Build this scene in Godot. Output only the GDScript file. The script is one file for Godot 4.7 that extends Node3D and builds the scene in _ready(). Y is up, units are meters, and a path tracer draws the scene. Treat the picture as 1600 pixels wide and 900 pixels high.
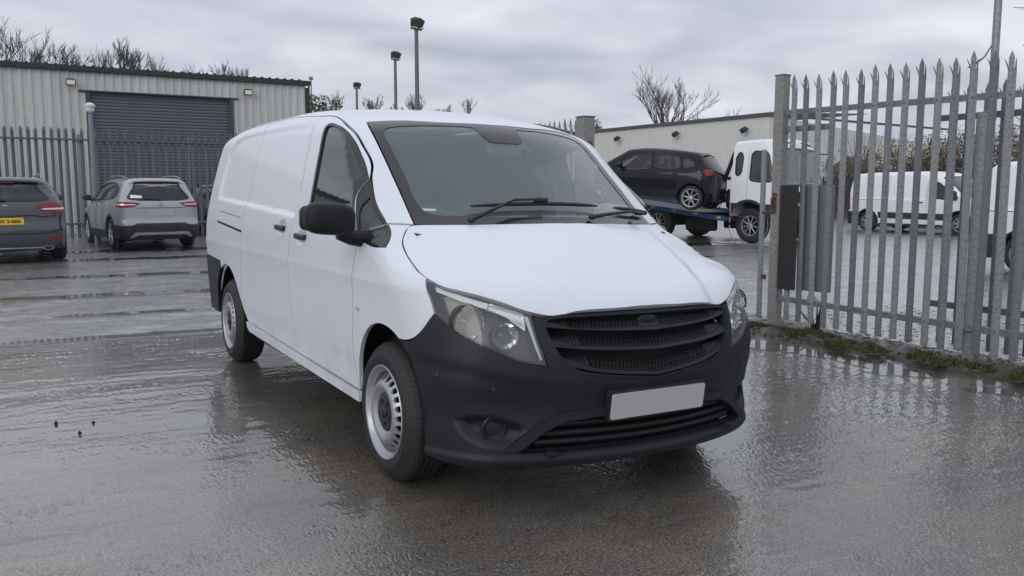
extends Node3D
# A wet yard on a dull day: a white van, a palisade fence, parked cars and a recovery truck. X runs along the van, towards its nose; y is up.
# The yard falls gently towards the fence near the van, so the van stands tilted by about one degree (Q).
var Q := Basis(Vector3(1.0, 0.001, 0.002), Vector3(-0.001, 1.0, -0.02), Vector3(-0.002, 0.02, 1.0)).orthonormalized()
const FALL_X := 0.0008
const FALL_Z := 0.020
var M := {}
var rng := RandomNumberGenerator.new()

static func ground_y(x: float, z: float) -> float:
	var d := (x + 1.2) * (x + 1.2) + z * z
	return (FALL_X * x + FALL_Z * z) / sqrt(1.0 + d * d / 2401.0)

func _ready() -> void:
	rng.seed = 7
	# camera
	var cam := Camera3D.new()
	cam.name = "camera"
	add_child(cam)
	cam.fov = 37.92
	cam.near = 0.05
	cam.far = 600.0
	cam.position = Vector3(3.575, 1.377, 2.372)
	cam.rotation = Vector3(deg_to_rad(-6.75), deg_to_rad(59.061), 0.0)
	# sky and light of an overcast day
	var we := WorldEnvironment.new()
	we.name = "world_environment"
	var env := Environment.new()
	env.background_mode = Environment.BG_SKY
	env.tonemap_mode = Environment.TONE_MAPPER_LINEAR
	env.tonemap_exposure = 1.06
	env.sdfgi_enabled = true
	env.ssao_enabled = true
	env.ssil_enabled = true
	env.fog_enabled = true
	env.fog_density = 0.0004
	env.fog_light_color = Color(0.80, 0.84, 0.90)
	var sky := Sky.new()
	sky.sky_material = overcast()
	env.sky = sky
	we.environment = env
	add_child(we)
	var sun := DirectionalLight3D.new()
	sun.name = "sun"
	sun.light_energy = 0.30
	sun.light_color = Color(1.0, 0.98, 0.95)
	sun.light_angular_distance = 40.0
	sun.shadow_enabled = true
	sun.sky_mode = DirectionalLight3D.SKY_MODE_LIGHT_ONLY
	add_child(sun)
	sun.look_at_from_position(Vector3(8, 8, 15), Vector3.ZERO)
	materials()
	build_ground()
	build_van()
	M.water = water_material()
	build_puddles()
	build_cars()
	M.van_far = mat(Color(0.7, 0.72, 0.75), 0.35)
	M.seam_grey = mat(Color(0.10, 0.10, 0.11), 0.8)
	build_black_car()
	build_truck()
	build_far_vans()
	hidden_car()
	M.fence_dark = mat(Color(0.022, 0.024, 0.028), 0.7)
	M.soil = mat(Color(1, 1, 1), 0.42)
	M.soil.vertex_color_use_as_albedo = true
	M.grass = mat(Color(1, 1, 1), 0.6)
	M.grass.vertex_color_use_as_albedo = true
	M.bark = mat(Color(0.032, 0.026, 0.021), 0.9)
	M.line_white = mat(Color(0.65, 0.65, 0.60), 0.35)
	M.trim_dark_green = mat(Color(0.020, 0.025, 0.023), 0.5)
	M.trim_grey = mat(Color(0.065, 0.068, 0.07), 0.5)
	M.flood_lens = mat(Color(0.62, 0.62, 0.55), 0.15)
	M.mast_grey = mat(Color(0.12, 0.125, 0.13), 0.5)
	M.mast_head = mat(Color(0.035, 0.042, 0.038), 0.6)
	M.camera_white = mat(Color(0.62, 0.63, 0.64), 0.4)
	M.shutter_frame = mat(Color(0.045, 0.05, 0.055), 0.5)
	M.shutter = [mat(Color(0.105, 0.118, 0.135), 0.45), mat(Color(0.095, 0.108, 0.125), 0.45)]
	M.clad = clad_materials()
	build_fences()
	build_verge()
	build_left_building()
	build_right_building()
	build_lamps()
	build_trees()

# cloud layer: dull grey, brighter overhead, seen in perspective so that it flattens towards the horizon
func overcast() -> PanoramaSkyMaterial:
	var w := 1536
	var h := 768
	var im := Image.create(w, h, false, Image.FORMAT_RGBF)
	var n1 := noise(11, 0.55, 5)
	var n2 := noise(23, 1.7, 5)
	var warp := noise(5, 0.35, 3)
	for y in h:
		var el := PI * 0.5 - PI * (y + 0.5) / h
		for x in w:
			var c := Color(0.10, 0.105, 0.11)
			if el > -0.02:
				var az := TAU * (x + 0.5) / w
				var s := sin(maxf(el, 0.0))
				var t := 1.0 / (s + 0.13)
				var d := Vector2(cos(az), sin(az)) * cos(el) * t
				var q := warp.get_noise_2d(d.x, d.y) * 0.9
				var a := n1.get_noise_2d(d.x * 0.8 + q, d.y * 1.1 - q)
				var b := n2.get_noise_2d(d.x + q, d.y * 1.2)
				var cl := a * 0.75 + b * 0.35
				var base := 0.60 + 0.34 * s
				var k := base * (1.0 + 0.50 * cl)
				var hz := exp(-s * 9.0)
				c = Color(k * lerpf(0.925, 0.965, 0.5 + cl), k * lerpf(0.99, 1.0, hz), k * lerpf(1.14, 1.09, 0.5 + cl))
			im.set_pixel(x, y, c)
	var m := PanoramaSkyMaterial.new()
	m.panorama = ImageTexture.create_from_image(im)
	return m

func materials() -> void:
	M.van_white = tri3(mat(Color(0.635, 0.67, 0.72), 0.33), 0.5)
	M.van_white.clearcoat_enabled = true
	M.van_white.clearcoat = 0.5
	M.van_white.clearcoat_roughness = 0.12
	M.van_white.albedo_texture = ntex(512, 3, 0.008, 5, [0.0, Color(0.955, 0.955, 0.95), 0.45, Color(1, 1, 1), 1.0, Color(1, 1, 1)])
	M.van_side = M.van_white.duplicate()
	M.van_side.vertex_color_use_as_albedo = true
	M.bumper = tri3(mat(Color(0.0135, 0.0158, 0.0205), 0.5), 4.0)
	M.bumper.metallic_specular = 0.38
	M.bumper.normal_enabled = true
	M.bumper.normal_texture = ntex(512, 4, 0.22, 2, [], 2.0)
	M.bumper.normal_scale = 0.16
	M.grille = mat(Color(0.009, 0.0095, 0.011), 0.5)
	M.grille.metallic_specular = 0.4
	M.black_plastic = mat(Color(0.014, 0.0145, 0.016), 0.45)
	M.mirror_black = tri3(mat(Color(0.011, 0.0115, 0.013), 0.5), 6.0)
	M.mirror_black.metallic_specular = 0.35
	M.mirror_black.normal_enabled = true
	M.mirror_black.normal_texture = M.bumper.normal_texture
	M.mirror_black.normal_scale = 0.15
	M.void_black = mat(Color(0.006, 0.006, 0.007), 0.9)
	M.seal = mat(Color(0.010, 0.010, 0.011), 0.35)
	M.frit = mat(Color(0.012, 0.0125, 0.0135), 0.12)
	M.rubber = tri3(mat(Color(0.021, 0.021, 0.022), 0.68), 6.0)
	M.rubber.albedo_texture = ntex(256, 9, 0.03, 4, [0.0, 0.75, 1.0, 1.0])
	M.steel = tri3(mat(Color(0.36, 0.37, 0.39), 0.42, 0.6), 5.0)
	M.steel.roughness_texture = ntex(256, 12, 0.02, 4, [0.0, 0.7, 1.0, 1.0])
	M.chrome = mat(Color(0.86, 0.87, 0.88), 0.09, 1.0)
	M.lamp_housing = mat(Color(0.040, 0.042, 0.046), 0.32)
	M.lamp_bezel = mat(Color(0.035, 0.037, 0.04), 0.3, 0.2)
	M.lamp_white = mat(Color(0.58, 0.60, 0.62), 0.18)
	M.lamp_flutes = mat(Color(0.62, 0.62, 0.63), 0.15, 0.4)
	M.lamp_trim = mat(Color(0.45, 0.46, 0.48), 0.2, 0.5)
	M.lens_grey = mat(Color(0.42, 0.42, 0.40), 0.15)
	M.lamp_chrome = mat(Color(0.85, 0.86, 0.87), 0.14, 0.8)
	M.clear = pane(Color(0.9, 0.93, 0.95), 0.05)
	M.glass = pane(Color(0.28, 0.38, 0.40), 0.21)
	M.glass_side = pane(Color(0.03, 0.04, 0.04), 0.55)
	M.glass_dark = pane(Color(0.02, 0.022, 0.024), 0.72)
	M.interior = mat(Color(0.035, 0.036, 0.038), 0.75)
	M.interior_grey = mat(Color(0.04, 0.04, 0.042), 0.85)
	M.seat_cloth = mat(Color(0.03, 0.03, 0.034), 0.9)
	M.paper = mat(Color(0.78, 0.78, 0.76), 0.7)
	M.plate_grey = mat(Color(0.43, 0.435, 0.44), 0.35)
	M.asphalt = mat(Color(1, 1, 1), 0.20)
	M.asphalt.vertex_color_use_as_albedo = true
	M.asphalt.uv1_scale = Vector3(0.55, 0.55, 1)
	M.asphalt.albedo_texture = ntex(1024, 41, 0.16, 4, [0.0, 0.50, 0.35, 0.74, 0.55, 0.82, 0.75, 1.0, 1.0, 1.0])
	M.asphalt.roughness = 1.0
	M.asphalt.roughness_texture = ntex(1024, 42, 0.02, 4, [0.0, 0.08, 0.5, 0.15, 1.0, 0.30])
	M.asphalt.metallic_specular = 0.70
	M.asphalt.clearcoat_enabled = true
	M.asphalt.clearcoat = 1.0
	M.asphalt.clearcoat_roughness = 0.08
	M.asphalt.normal_enabled = true
	M.asphalt.normal_texture = ntex(1024, 43, 0.14, 4, [], 5.0)
	M.asphalt.normal_scale = 0.40
	M.concrete = mat(Color(1, 1, 1), 0.2)
	M.concrete.vertex_color_use_as_albedo = true
	M.concrete.uv1_scale = Vector3(0.3, 0.3, 1)
	M.concrete.albedo_texture = ntex(1024, 44, 0.05, 5, [0.0, 0.75, 1.0, 1.0])
	M.concrete.roughness = 1.0
	M.concrete.roughness_texture = ntex(1024, 45, 0.012, 4, [0.0, 0.16, 0.45, 0.28, 1.0, 0.45])
	M.concrete.metallic_specular = 0.70
	M.concrete.clearcoat_enabled = true
	M.concrete.clearcoat = 1.0
	M.concrete.clearcoat_roughness = 0.30
	M.concrete.normal_enabled = true
	M.concrete.normal_texture = ntex(1024, 46, 0.05, 4, [], 4.0)
	M.concrete.normal_scale = 0.3

# ------------------------------------------------------------------ mesh buffer
class MB:
	var v := PackedVector3Array()
	var n := PackedVector3Array()
	var uv := PackedVector2Array()
	var c := PackedColorArray()
	var ix := PackedInt32Array()
	func vert(p: Vector3, nn: Vector3, u := Vector2.ZERO) -> int:
		v.append(p); n.append(nn); uv.append(u)
		return v.size() - 1
	func tri(a: int, b: int, d: int) -> void:
		var g := (v[b] - v[a]).cross(v[d] - v[a])
		if g.dot(n[a] + n[b] + n[d]) > 0.0:
			ix.append(a); ix.append(d); ix.append(b)
		else:
			ix.append(a); ix.append(b); ix.append(d)
	func face(ps: Array, out := Vector3.ZERO) -> void:
		var g: Vector3 = (ps[1] - ps[0]).cross(ps[2] - ps[0])
		if g.length_squared() < 1e-16 and ps.size() > 3:
			g = (ps[2] - ps[0]).cross(ps[3] - ps[0])
		g = g.normalized()
		if out != Vector3.ZERO and g.dot(out) < 0.0:
			g = -g
		var k := v.size()
		for p in ps:
			vert(p, g, Vector2(p.x + p.z, p.y))
		for j in range(1, ps.size() - 1):
			tri(k, k + j, k + j + 1)
	func box(ctr: Vector3, size: Vector3, bevel := 0.0, b := Basis()) -> void:
		var h := size * 0.5
		bevel = minf(bevel, minf(h.x, minf(h.y, h.z)) * 0.98)
		if bevel <= 0.0:
			for ax in 3:
				for s in [-1.0, 1.0]:
					var q := []
					for k in [[-1, -1], [1, -1], [1, 1], [-1, 1]]:
						var p := Vector3.ZERO
						p[ax] = s * h[ax]
						p[(ax + 1) % 3] = k[0] * h[(ax + 1) % 3]
						p[(ax + 2) % 3] = k[1] * h[(ax + 2) % 3]
						q.append(ctr + b * p)
					var o := Vector3.ZERO
					o[ax] = s
					face(q, b * o)
			return
		var hi := h - Vector3.ONE * bevel
		for ax in 3:
			var a1 := (ax + 1) % 3
			var a2 := (ax + 2) % 3
			for s in [-1.0, 1.0]:
				var q := []
				for k in [[-1, -1], [1, -1], [1, 1], [-1, 1]]:
					var p := Vector3.ZERO
					p[ax] = s * h[ax]; p[a1] = k[0] * hi[a1]; p[a2] = k[1] * hi[a2]
					q.append(ctr + b * p)
				var o := Vector3.ZERO
				o[ax] = s
				face(q, b * o)
				for s2 in [-1.0, 1.0]:
					var e := []
					for k in [[0, -1], [0, 1], [1, 1], [1, -1]]:
						var p := Vector3.ZERO
						p[ax] = s * (h[ax] if k[0] == 0 else hi[ax])
						p[a1] = s2 * (hi[a1] if k[0] == 0 else h[a1])
						p[a2] = k[1] * hi[a2]
						e.append(ctr + b * p)
					var o2 := Vector3.ZERO
					o2[ax] = s; o2[a1] = s2
					face(e, b * o2)
		for sx in [-1.0, 1.0]:
			for sy in [-1.0, 1.0]:
				for sz in [-1.0, 1.0]:
					var sg := Vector3(sx, sy, sz)
					face([ctr + b * (sg * Vector3(h.x, hi.y, hi.z)), ctr + b * (sg * Vector3(hi.x, h.y, hi.z)), ctr + b * (sg * Vector3(hi.x, hi.y, h.z))], b * sg)
	func tube(path: Array, radii: Array, sides := 8, caps := true, squash := 1.0) -> void:
		var rings := []
		var last := Vector3.ZERO
		for k in path.size():
			var t: Vector3 = (path[mini(k + 1, path.size() - 1)] - path[maxi(k - 1, 0)]).normalized()
			var s := Vector3.UP.cross(t)
			if last != Vector3.ZERO:
				s = last - t * last.dot(t)
			if s.length_squared() < 1e-5:
				s = Vector3.RIGHT.cross(t)
			s = s.normalized()
			last = s
			var w := t.cross(s)
			var ring := []
			for j in sides:
				var a := TAU * j / sides
				var d: Vector3 = s * cos(a) + w * sin(a) * squash
				ring.append(vert(path[k] + d * radii[k], d.normalized(), Vector2(float(j) / sides, path[k].y)))
			rings.append(ring)
		for k in rings.size() - 1:
			for j in sides:
				var j2 := (j + 1) % sides
				tri(rings[k][j], rings[k][j2], rings[k + 1][j2])
				tri(rings[k][j], rings[k + 1][j2], rings[k + 1][j])
		if caps and sides > 3:
			for e in [0, path.size() - 1]:
				var q := []
				for j in sides:
					q.append(v[rings[e][j]])
				face(q, path[e] - path[1 if e == 0 else e - 1])
	# profile of (radius, height) revolved round b.y through o
	func lathe(prof: Array, seg := 32, o := Vector3.ZERO, b := Basis(), hard := false) -> void:
		for k in prof.size() - 1:
			var p0: Vector2 = prof[k]
			var p1: Vector2 = prof[k + 1]
			if p0.distance_squared_to(p1) < 1e-12:
				continue
			var t := p1 - p0
			var nn := Vector2(t.y, -t.x).normalized()
			var n0 := nn
			var n1 := nn
			if not hard:
				if k > 0:
					var q: Vector2 = p0 - prof[k - 1]
					var m := Vector2(q.y, -q.x).normalized()
					if m.dot(nn) > 0.6:
						n0 = (m + nn).normalized()
				if k < prof.size() - 2:
					var q: Vector2 = prof[k + 2] - p1
					var m := Vector2(q.y, -q.x).normalized()
					if m.dot(nn) > 0.6:
						n1 = (m + nn).normalized()
			var s := v.size()
			for j in seg + 1:
				var a := TAU * j / seg
				var d := Vector3(cos(a), 0, sin(a))
				vert(o + b * (d * p0.x + Vector3.UP * p0.y), b * (d * n0.x + Vector3.UP * n0.y), Vector2(float(j) / seg, p0.y))
				vert(o + b * (d * p1.x + Vector3.UP * p1.y), b * (d * n1.x + Vector3.UP * n1.y), Vector2(float(j) / seg, p1.y))
			for j in seg:
				var q := s + j * 2
				if p0.x > 1e-6:
					tri(q, q + 2, q + 1)
				if p1.x > 1e-6:
					tri(q + 1, q + 2, q + 3)
	func ball(o: Vector3, r: Vector3, seg := 16, b := Basis(), pw := 1.0) -> void:
		var s := v.size()
		var rows := seg / 2
		for i in rows + 1:
			var la := PI * i / rows - PI / 2
			for j in seg + 1:
				var lo := TAU * j / seg
				var d := Vector3(cos(la) * cos(lo), sin(la), cos(la) * sin(lo))
				var e := Vector3(signf(d.x) * pow(absf(d.x), pw), signf(d.y) * pow(absf(d.y), pw), signf(d.z) * pow(absf(d.z), pw))
				var nn := Vector3(signf(d.x) * pow(absf(d.x), 2.0 - pw) / r.x, signf(d.y) * pow(absf(d.y), 2.0 - pw) / r.y, signf(d.z) * pow(absf(d.z), 2.0 - pw) / r.z)
				vert(o + b * (e * r), (b * nn).normalized())
		for i in rows:
			for j in seg:
				var q := s + i * (seg + 1) + j
				tri(q, q + 1, q + seg + 2)
				tri(q, q + seg + 2, q + seg + 1)
	# a flat outline in the plane (b.x, b.y) through o, with thickness along b.z
	func slab(poly: PackedVector2Array, depth: float, o := Vector3.ZERO, b := Basis()) -> void:
		var t := Geometry2D.triangulate_polygon(poly)
		for s in [0.0, -depth]:
			var k := v.size()
			for p in poly:
				vert(o + b * Vector3(p.x, p.y, s), b.z * (1.0 if s == 0.0 else -1.0), p)
			for j in range(0, t.size(), 3):
				tri(k + t[j], k + t[j + 1], k + t[j + 2])
			if depth == 0.0:
				return
		var cw := Geometry2D.is_polygon_clockwise(poly)
		for j in poly.size():
			var p := poly[j]
			var q := poly[(j + 1) % poly.size()]
			var d := (q - p).normalized()
			var nn := Vector2(d.y, -d.x) * (-1.0 if cw else 1.0)
			face([o + b * Vector3(p.x, p.y, 0), o + b * Vector3(q.x, q.y, 0), o + b * Vector3(q.x, q.y, -depth), o + b * Vector3(p.x, p.y, -depth)], b * Vector3(nn.x, nn.y, 0))
	func add_pale(x: float, h: float) -> void:   # a far pale: a flat bar with a pointed top
		slab(PackedVector2Array([Vector2(x - 0.05, 0), Vector2(x + 0.05, 0), Vector2(x + 0.05, h - 0.1), Vector2(x, h), Vector2(x - 0.05, h - 0.1)]), 0.01)
	func add(o: MB, t := Transform3D()) -> void:
		var k := v.size()
		for j in o.v.size():
			vert(t * o.v[j], (t.basis * o.n[j]).normalized(), o.uv[j])
		if o.c.size() == o.v.size():
			c.append_array(o.c)
		var flip := t.basis.determinant() < 0.0
		for j in range(0, o.ix.size(), 3):
			ix.append(k + o.ix[j])
			ix.append(k + o.ix[j + (2 if flip else 1)])
			ix.append(k + o.ix[j + (1 if flip else 2)])
	func mirrored() -> MB:
		var m := MB.new()
		m.add(self, Transform3D(Basis(Vector3.RIGHT, Vector3.UP, Vector3(0, 0, -1)), Vector3.ZERO))
		return m
	func mesh() -> ArrayMesh:
		var a := []
		a.resize(Mesh.ARRAY_MAX)
		a[Mesh.ARRAY_VERTEX] = v
		a[Mesh.ARRAY_NORMAL] = n
		a[Mesh.ARRAY_TEX_UV] = uv
		if c.size() == v.size() and c.size() > 0:
			a[Mesh.ARRAY_COLOR] = c
		a[Mesh.ARRAY_INDEX] = ix
		var m := ArrayMesh.new()
		m.add_surface_from_arrays(Mesh.PRIMITIVE_TRIANGLES, a)
		return m

# ------------------------------------------------------------------ curves
static func crv(pts: Array, step := 0.025, closed := false) -> PackedVector2Array:
	if closed:
		var m := pts.size()
		var o := Shell.crv_([pts[m - 1]] + pts + [pts[0], pts[1]], step)
		var q0 := maxi(1, int(ceil(pts[m - 1].distance_to(pts[0]) / step)))
		var q1 := maxi(1, int(ceil(pts[0].distance_to(pts[1]) / step)))
		return o.slice(q0, o.size() - q1 - 1)
	return Shell.crv_(pts, step)

static func vs(a: Array) -> Array:   # flat list of x, y -> points
	var o := []
	for k in range(0, a.size(), 2):
		o.append(Vector2(a[k], a[k + 1]))
	return o

static func pv(a: Array) -> PackedVector2Array:
	return PackedVector2Array(vs(a))

static func join(parts: Array) -> PackedVector2Array:
	var o := PackedVector2Array()
	for p in parts:
		for q in p:
			if o.size() == 0 or o[o.size() - 1].distance_to(q) > 1e-4:
				o.append(q)
	if o[0].distance_to(o[o.size() - 1]) < 1e-4:
		o.remove_at(o.size() - 1)
	return o

static func dense(p: PackedVector2Array, step: float) -> PackedVector2Array:
	var o := PackedVector2Array()
	for k in p.size():
		var a := p[k]
		var b := p[(k + 1) % p.size()]
		var q := maxi(1, int(ceil(a.distance_to(b) / step)))
		for j in q:
			o.append(a.lerp(b, float(j) / q))
	return o

static func inset(p: PackedVector2Array, d: float) -> PackedVector2Array:
	var best := p
	var most := -1.0
	for q in Geometry2D.offset_polygon(p, d, Geometry2D.JOIN_MITER):
		var r := Rect2(q[0], Vector2.ZERO)
		for w in q:
			r = r.expand(w)
		if r.get_area() > most:
			most = r.get_area()
			best = q
	return best

static func flipx(p: PackedVector2Array) -> PackedVector2Array:   # mirrored and turned round, so that it goes on from where p ended
	var o := PackedVector2Array()
	for k in range(p.size() - 1, -1, -1):
		o.append(Vector2(-p[k].x, p[k].y))
	return o

static func flipy(p: PackedVector2Array) -> PackedVector2Array:
	var o := PackedVector2Array()
	for k in range(p.size() - 1, -1, -1):
		o.append(Vector2(p[k].x, -p[k].y))
	return o

static func rrect(w: float, h: float, r: float, o := Vector2.ZERO, k := 4) -> PackedVector2Array:
	var out := PackedVector2Array()
	for q in 4:
		var s = Vector2(w / 2 - r, h / 2 - r) * [Vector2(1, 1), Vector2(-1, 1), Vector2(-1, -1), Vector2(1, -1)][q]
		for j in k + 1:
			var a := PI / 2 * (q + float(j) / k)
			out.append(o + s + Vector2(cos(a), sin(a)) * r)
	return out

static func edge_dist(poly: PackedVector2Array, p: Vector2) -> float:   # inside positive
	var d := 1e9
	for k in poly.size():
		d = minf(d, p.distance_squared_to(Geometry2D.get_closest_point_to_segment(p, poly[k], poly[(k + 1) % poly.size()])))
	d = sqrt(d)
	return d if Geometry2D.is_point_in_polygon(p, poly) else -d

# ------------------------------------------------------------------ a body of sheet metal: one smooth surface that panels are cut from
class Shell:
	const NX := 1500
	var xa: float; var xi: float
	var ya: float; var yi: float
	var tT: PackedFloat32Array; var tG: PackedFloat32Array; var tC: PackedFloat32Array; var tK: PackedFloat32Array; var tQ: PackedFloat32Array
	var tS: PackedFloat32Array; var tF: PackedFloat32Array; var tR: PackedFloat32Array
	var ft := [0.03, -0.35, 1.15]      # side tapers in towards the front: amount, start, length
	var rt := [0.02, -3.2, 1.05]
	var fa := 0.3; var fb := 0.1; var ra := 0.1; var rb := 0.0
	var rf := 0.2; var rr := 0.14
	var bump := [0.0, 0.5, 0.13, 0.25, 0.7]
	var ax := -0.2; var bx := -3.6; var y0 := 0.5
	const RS := 0.9
	static func pchip(p: Array, a: float, b: float, sm: float) -> PackedFloat32Array:
		var m := p.size() / 2
		var h := []; var d := []; var t := []
		for k in m - 1:
			h.append(float(p[2 * k + 2] - p[2 * k])); d.append((p[2 * k + 3] - p[2 * k + 1]) / h[k])
		for k in m:
			if k == 0: t.append(d[0])
			elif k == m - 1: t.append(d[m - 2])
			elif d[k - 1] * d[k] <= 0.0: t.append(0.0)
			else:
				var w1: float = 2 * h[k] + h[k - 1]
				var w2: float = h[k] + 2 * h[k - 1]
				t.append((w1 + w2) / (w1 / d[k - 1] + w2 / d[k]))
		var o := PackedFloat32Array()
		o.resize(NX)
		var k := 0
		for j in NX:
			var x := a + (b - a) * j / (NX - 1)
			if x <= p[0]:
				o[j] = p[1]
				continue
			if x >= p[2 * m - 2]:
				o[j] = p[2 * m - 1]
				continue
			while k < m - 2 and x > p[2 * k + 2]:
				k += 1
			var u: float = (x - p[2 * k]) / h[k]
			o[j] = p[2 * k + 1] * (1 + 2 * u) * (1 - u) * (1 - u) + t[k] * h[k] * u * (1 - u) * (1 - u) + p[2 * k + 3] * u * u * (3 - 2 * u) - t[k + 1] * h[k] * u * u * (1 - u)
		var r := int(sm / (b - a) * NX)
		if r > 0:
			for pass_ in 3:
				var q := o.duplicate()
				var acc := 0.0
				for j in range(-r, r + 1):
					acc += _odd(o, j)
				for j in NX:
					q[j] = acc / (2 * r + 1)
					acc += _odd(o, j + r + 1) - _odd(o, j - r)
				o = q
		return o
	static func _odd(o: PackedFloat32Array, j: int) -> float:
		if j < 0: return 2 * o[0] - o[-j]
		if j >= NX: return 2 * o[NX - 1] - o[2 * NX - 2 - j]
		return o[j]
	func setup(xr: Array, yr: Array, top: Array, side: Array, front: Array, rear: Array, curve: Array, crown: Array, radius: Array, sm := 0.03, smy := 0.01) -> Shell:
		xa = xr[0]; xi = (NX - 1) / (xr[1] - xr[0]); ya = yr[0]; yi = (NX - 1) / (yr[1] - yr[0])
		tT = pchip(top, xr[0], xr[1], sm)
		tC = pchip(curve, xr[0], xr[1], 0.02); tK = pchip(crown, xr[0], xr[1], 0.02); tQ = pchip(radius, xr[0], xr[1], 0.02)
		tS = pchip(side, yr[0], yr[1], smy); tF = pchip(front, yr[0], yr[1], smy); tR = pchip(rear, yr[0], yr[1], smy)
		tG = tT.duplicate()
		for j in range(1, NX - 1):
			tG[j] = (tT[j + 1] - tT[j - 1]) * xi * 0.5
		return self
	func F(p: Vector3) -> float:
		var z := absf(p.z)
		var u := clampf((p.y - ya) * yi, 0.0, NX - 1.001)
		var k := int(u)
		u -= k
		var w := tS[k] + (tS[k + 1] - tS[k]) * u
		var a := maxf(0.0, (p.x - ft[1]) / ft[2])
		var b := maxf(0.0, (rt[1] - p.x) / rt[2])
		w -= ft[0] * a * a + rt[0] * b * b
		if bump[0] != 0.0 and p.x > bump[3]:
			var g: float = (p.y - bump[1]) / bump[2]
			w += bump[0] * exp(-g * g) * smoothstep(bump[3], bump[4], p.x)
		var fs := z - w
		var z2 := z * z
		var z6 := z2 * z2 * z2
		var ff := (p.x - (tF[k] + (tF[k + 1] - tF[k]) * u - fa * z2 - fb * z6)) / 1.15
		var fr := tR[k] + (tR[k + 1] - tR[k]) * u + ra * z2 + rb * z6 - p.x
		u = clampf((p.x - xa) * xi, 0.0, NX - 1.001)
		k = int(u)
		u -= k
		var cc := tC[k] + (tC[k + 1] - tC[k]) * u
		var cr := tK[k] + (tK[k + 1] - tK[k]) * u
		var rq := tQ[k] + (tQ[k + 1] - tQ[k]) * u
		u = clampf((p.x + cc * z2 - xa) * xi, 0.0, NX - 1.001)
		k = int(u)
		u -= k
		var sl := tG[k] + (tG[k + 1] - tG[k]) * u
		var fo := (p.y - (tT[k] + (tT[k + 1] - tT[k]) * u) + cr * z2) / sqrt(1.0 + sl * sl)
		var m := maxf(fs, ff)
		var d := Vector2(maxf(fs + rf, 0.0), maxf(ff + rf, 0.0))
		m = minf(m, -rf) + d.length()
		d = Vector2(maxf(m + rr, 0.0), maxf(fr + rr, 0.0))
		m = minf(maxf(m, fr), -rr) + d.length()
		d = Vector2(maxf(m + rq, 0.0), maxf(fo + rq, 0.0))
		return minf(maxf(m, fo), -rq) + d.length()
	func nrm(p: Vector3) -> Vector3:
		const E := 0.003
		return Vector3(F(p + Vector3(E, 0, 0)) - F(p - Vector3(E, 0, 0)), F(p + Vector3(0, E, 0)) - F(p - Vector3(0, E, 0)), F(p + Vector3(0, 0, E)) - F(p - Vector3(0, 0, E))).normalized()
	func solve(o: Vector3, d: Vector3, b: float) -> Vector3:
		var a := 0.0
		var fA := F(o)
		var fB := F(o + d * b)
		if fA > 0.0 or fB < 0.0:
			return o if fA > 0.0 else o + d * b
		for k in 22:
			var t := (a + b) * 0.5
			if k > 3:
				t = (a * fB - b * fA) / (fB - fA)
			var f := F(o + d * t)
			if absf(f) < 2e-5:
				return o + d * t
			if f < 0.0:
				a = t; fA = f
				if k > 3: fB *= 0.6
			else:
				b = t; fB = f
				if k > 3: fA *= 0.6
		return o + d * (a + b) * 0.5
	# modes: 0 straight out of the side, 1 rolled round the long axis, 2 wrapped round the nose, 3 wrapped round the tail
	func pt(mode: int, p: Vector2) -> Vector3:
		if mode == 0:
			return solve(Vector3(p.x, p.y, 0), Vector3(0, 0, 1), 1.25)
		var t := (p.y if mode == 1 else p.x) / RS
		if mode == 1:
			return solve(Vector3(p.x, y0, 0), Vector3(0, cos(t), sin(t)), 2.2)
		if mode == 2:
			return solve(Vector3(ax, p.y, 0), Vector3(cos(t), 0, sin(t)), 1.7)
		return solve(Vector3(bx, p.y, 0), Vector3(-cos(t), 0, sin(t)), 1.7)
	func to(mode: int, p: Vector3) -> Vector2:
		if mode == 0: return Vector2(p.x, p.y)
		if mode == 1: return Vector2(p.x, atan2(p.z, p.y - y0) * RS)
		if mode == 2: return Vector2(atan2(p.z, p.x - ax) * RS, p.y)
		return Vector2(atan2(p.z, bx - p.x) * RS, p.y)
	func tos(mode: int, a: Array, step := 0.0) -> PackedVector2Array:   # flat list of x, y, z
		var o := []
		for k in range(0, a.size(), 3):
			o.append(to(mode, Vector3(a[k], a[k + 1], a[k + 2])))
		return crv_(o, step) if step > 0.0 else PackedVector2Array(o)
	static func crv_(o: Array, step: float) -> PackedVector2Array:
		var m := o.size()
		var out := PackedVector2Array()
		var tg := []
		var lim := []
		for k in m:
			lim.append(3.0 * minf(o[k].distance_to(o[k - 1]) if k > 0 else 1e9, o[k].distance_to(o[k + 1]) if k < m - 1 else 1e9))
			if k == 0 or k == m - 1:
				var e: Vector2 = (o[1] - o[0]) if k == 0 else (o[m - 1] - o[m - 2])
				tg.append(e.normalized())
				continue
			var d0: float = maxf(o[k].distance_to(o[k - 1]), 1e-5)
			var d1: float = maxf(o[k].distance_to(o[k + 1]), 1e-5)
			tg.append(((o[k] - o[k - 1]) / d0 * d1 + (o[k + 1] - o[k]) / d1 * d0) / (d0 + d1))
		for k in m - 1:
			var d: float = o[k].distance_to(o[k + 1])
			var q := maxi(1, int(ceil(d / step)))
			for j in q:
				var t := float(j) / q
				var t2 := t * t
				var t3 := t2 * t
				out.append(o[k] * (2 * t3 - 3 * t2 + 1) + tg[k] * minf(d, lim[k]) * (t3 - 2 * t2 + t) + o[k + 1] * (3 * t2 - 2 * t3) + tg[k + 1] * minf(d, lim[k + 1]) * (t3 - t2))
		out.append(o[m - 1])
		return out
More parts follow.
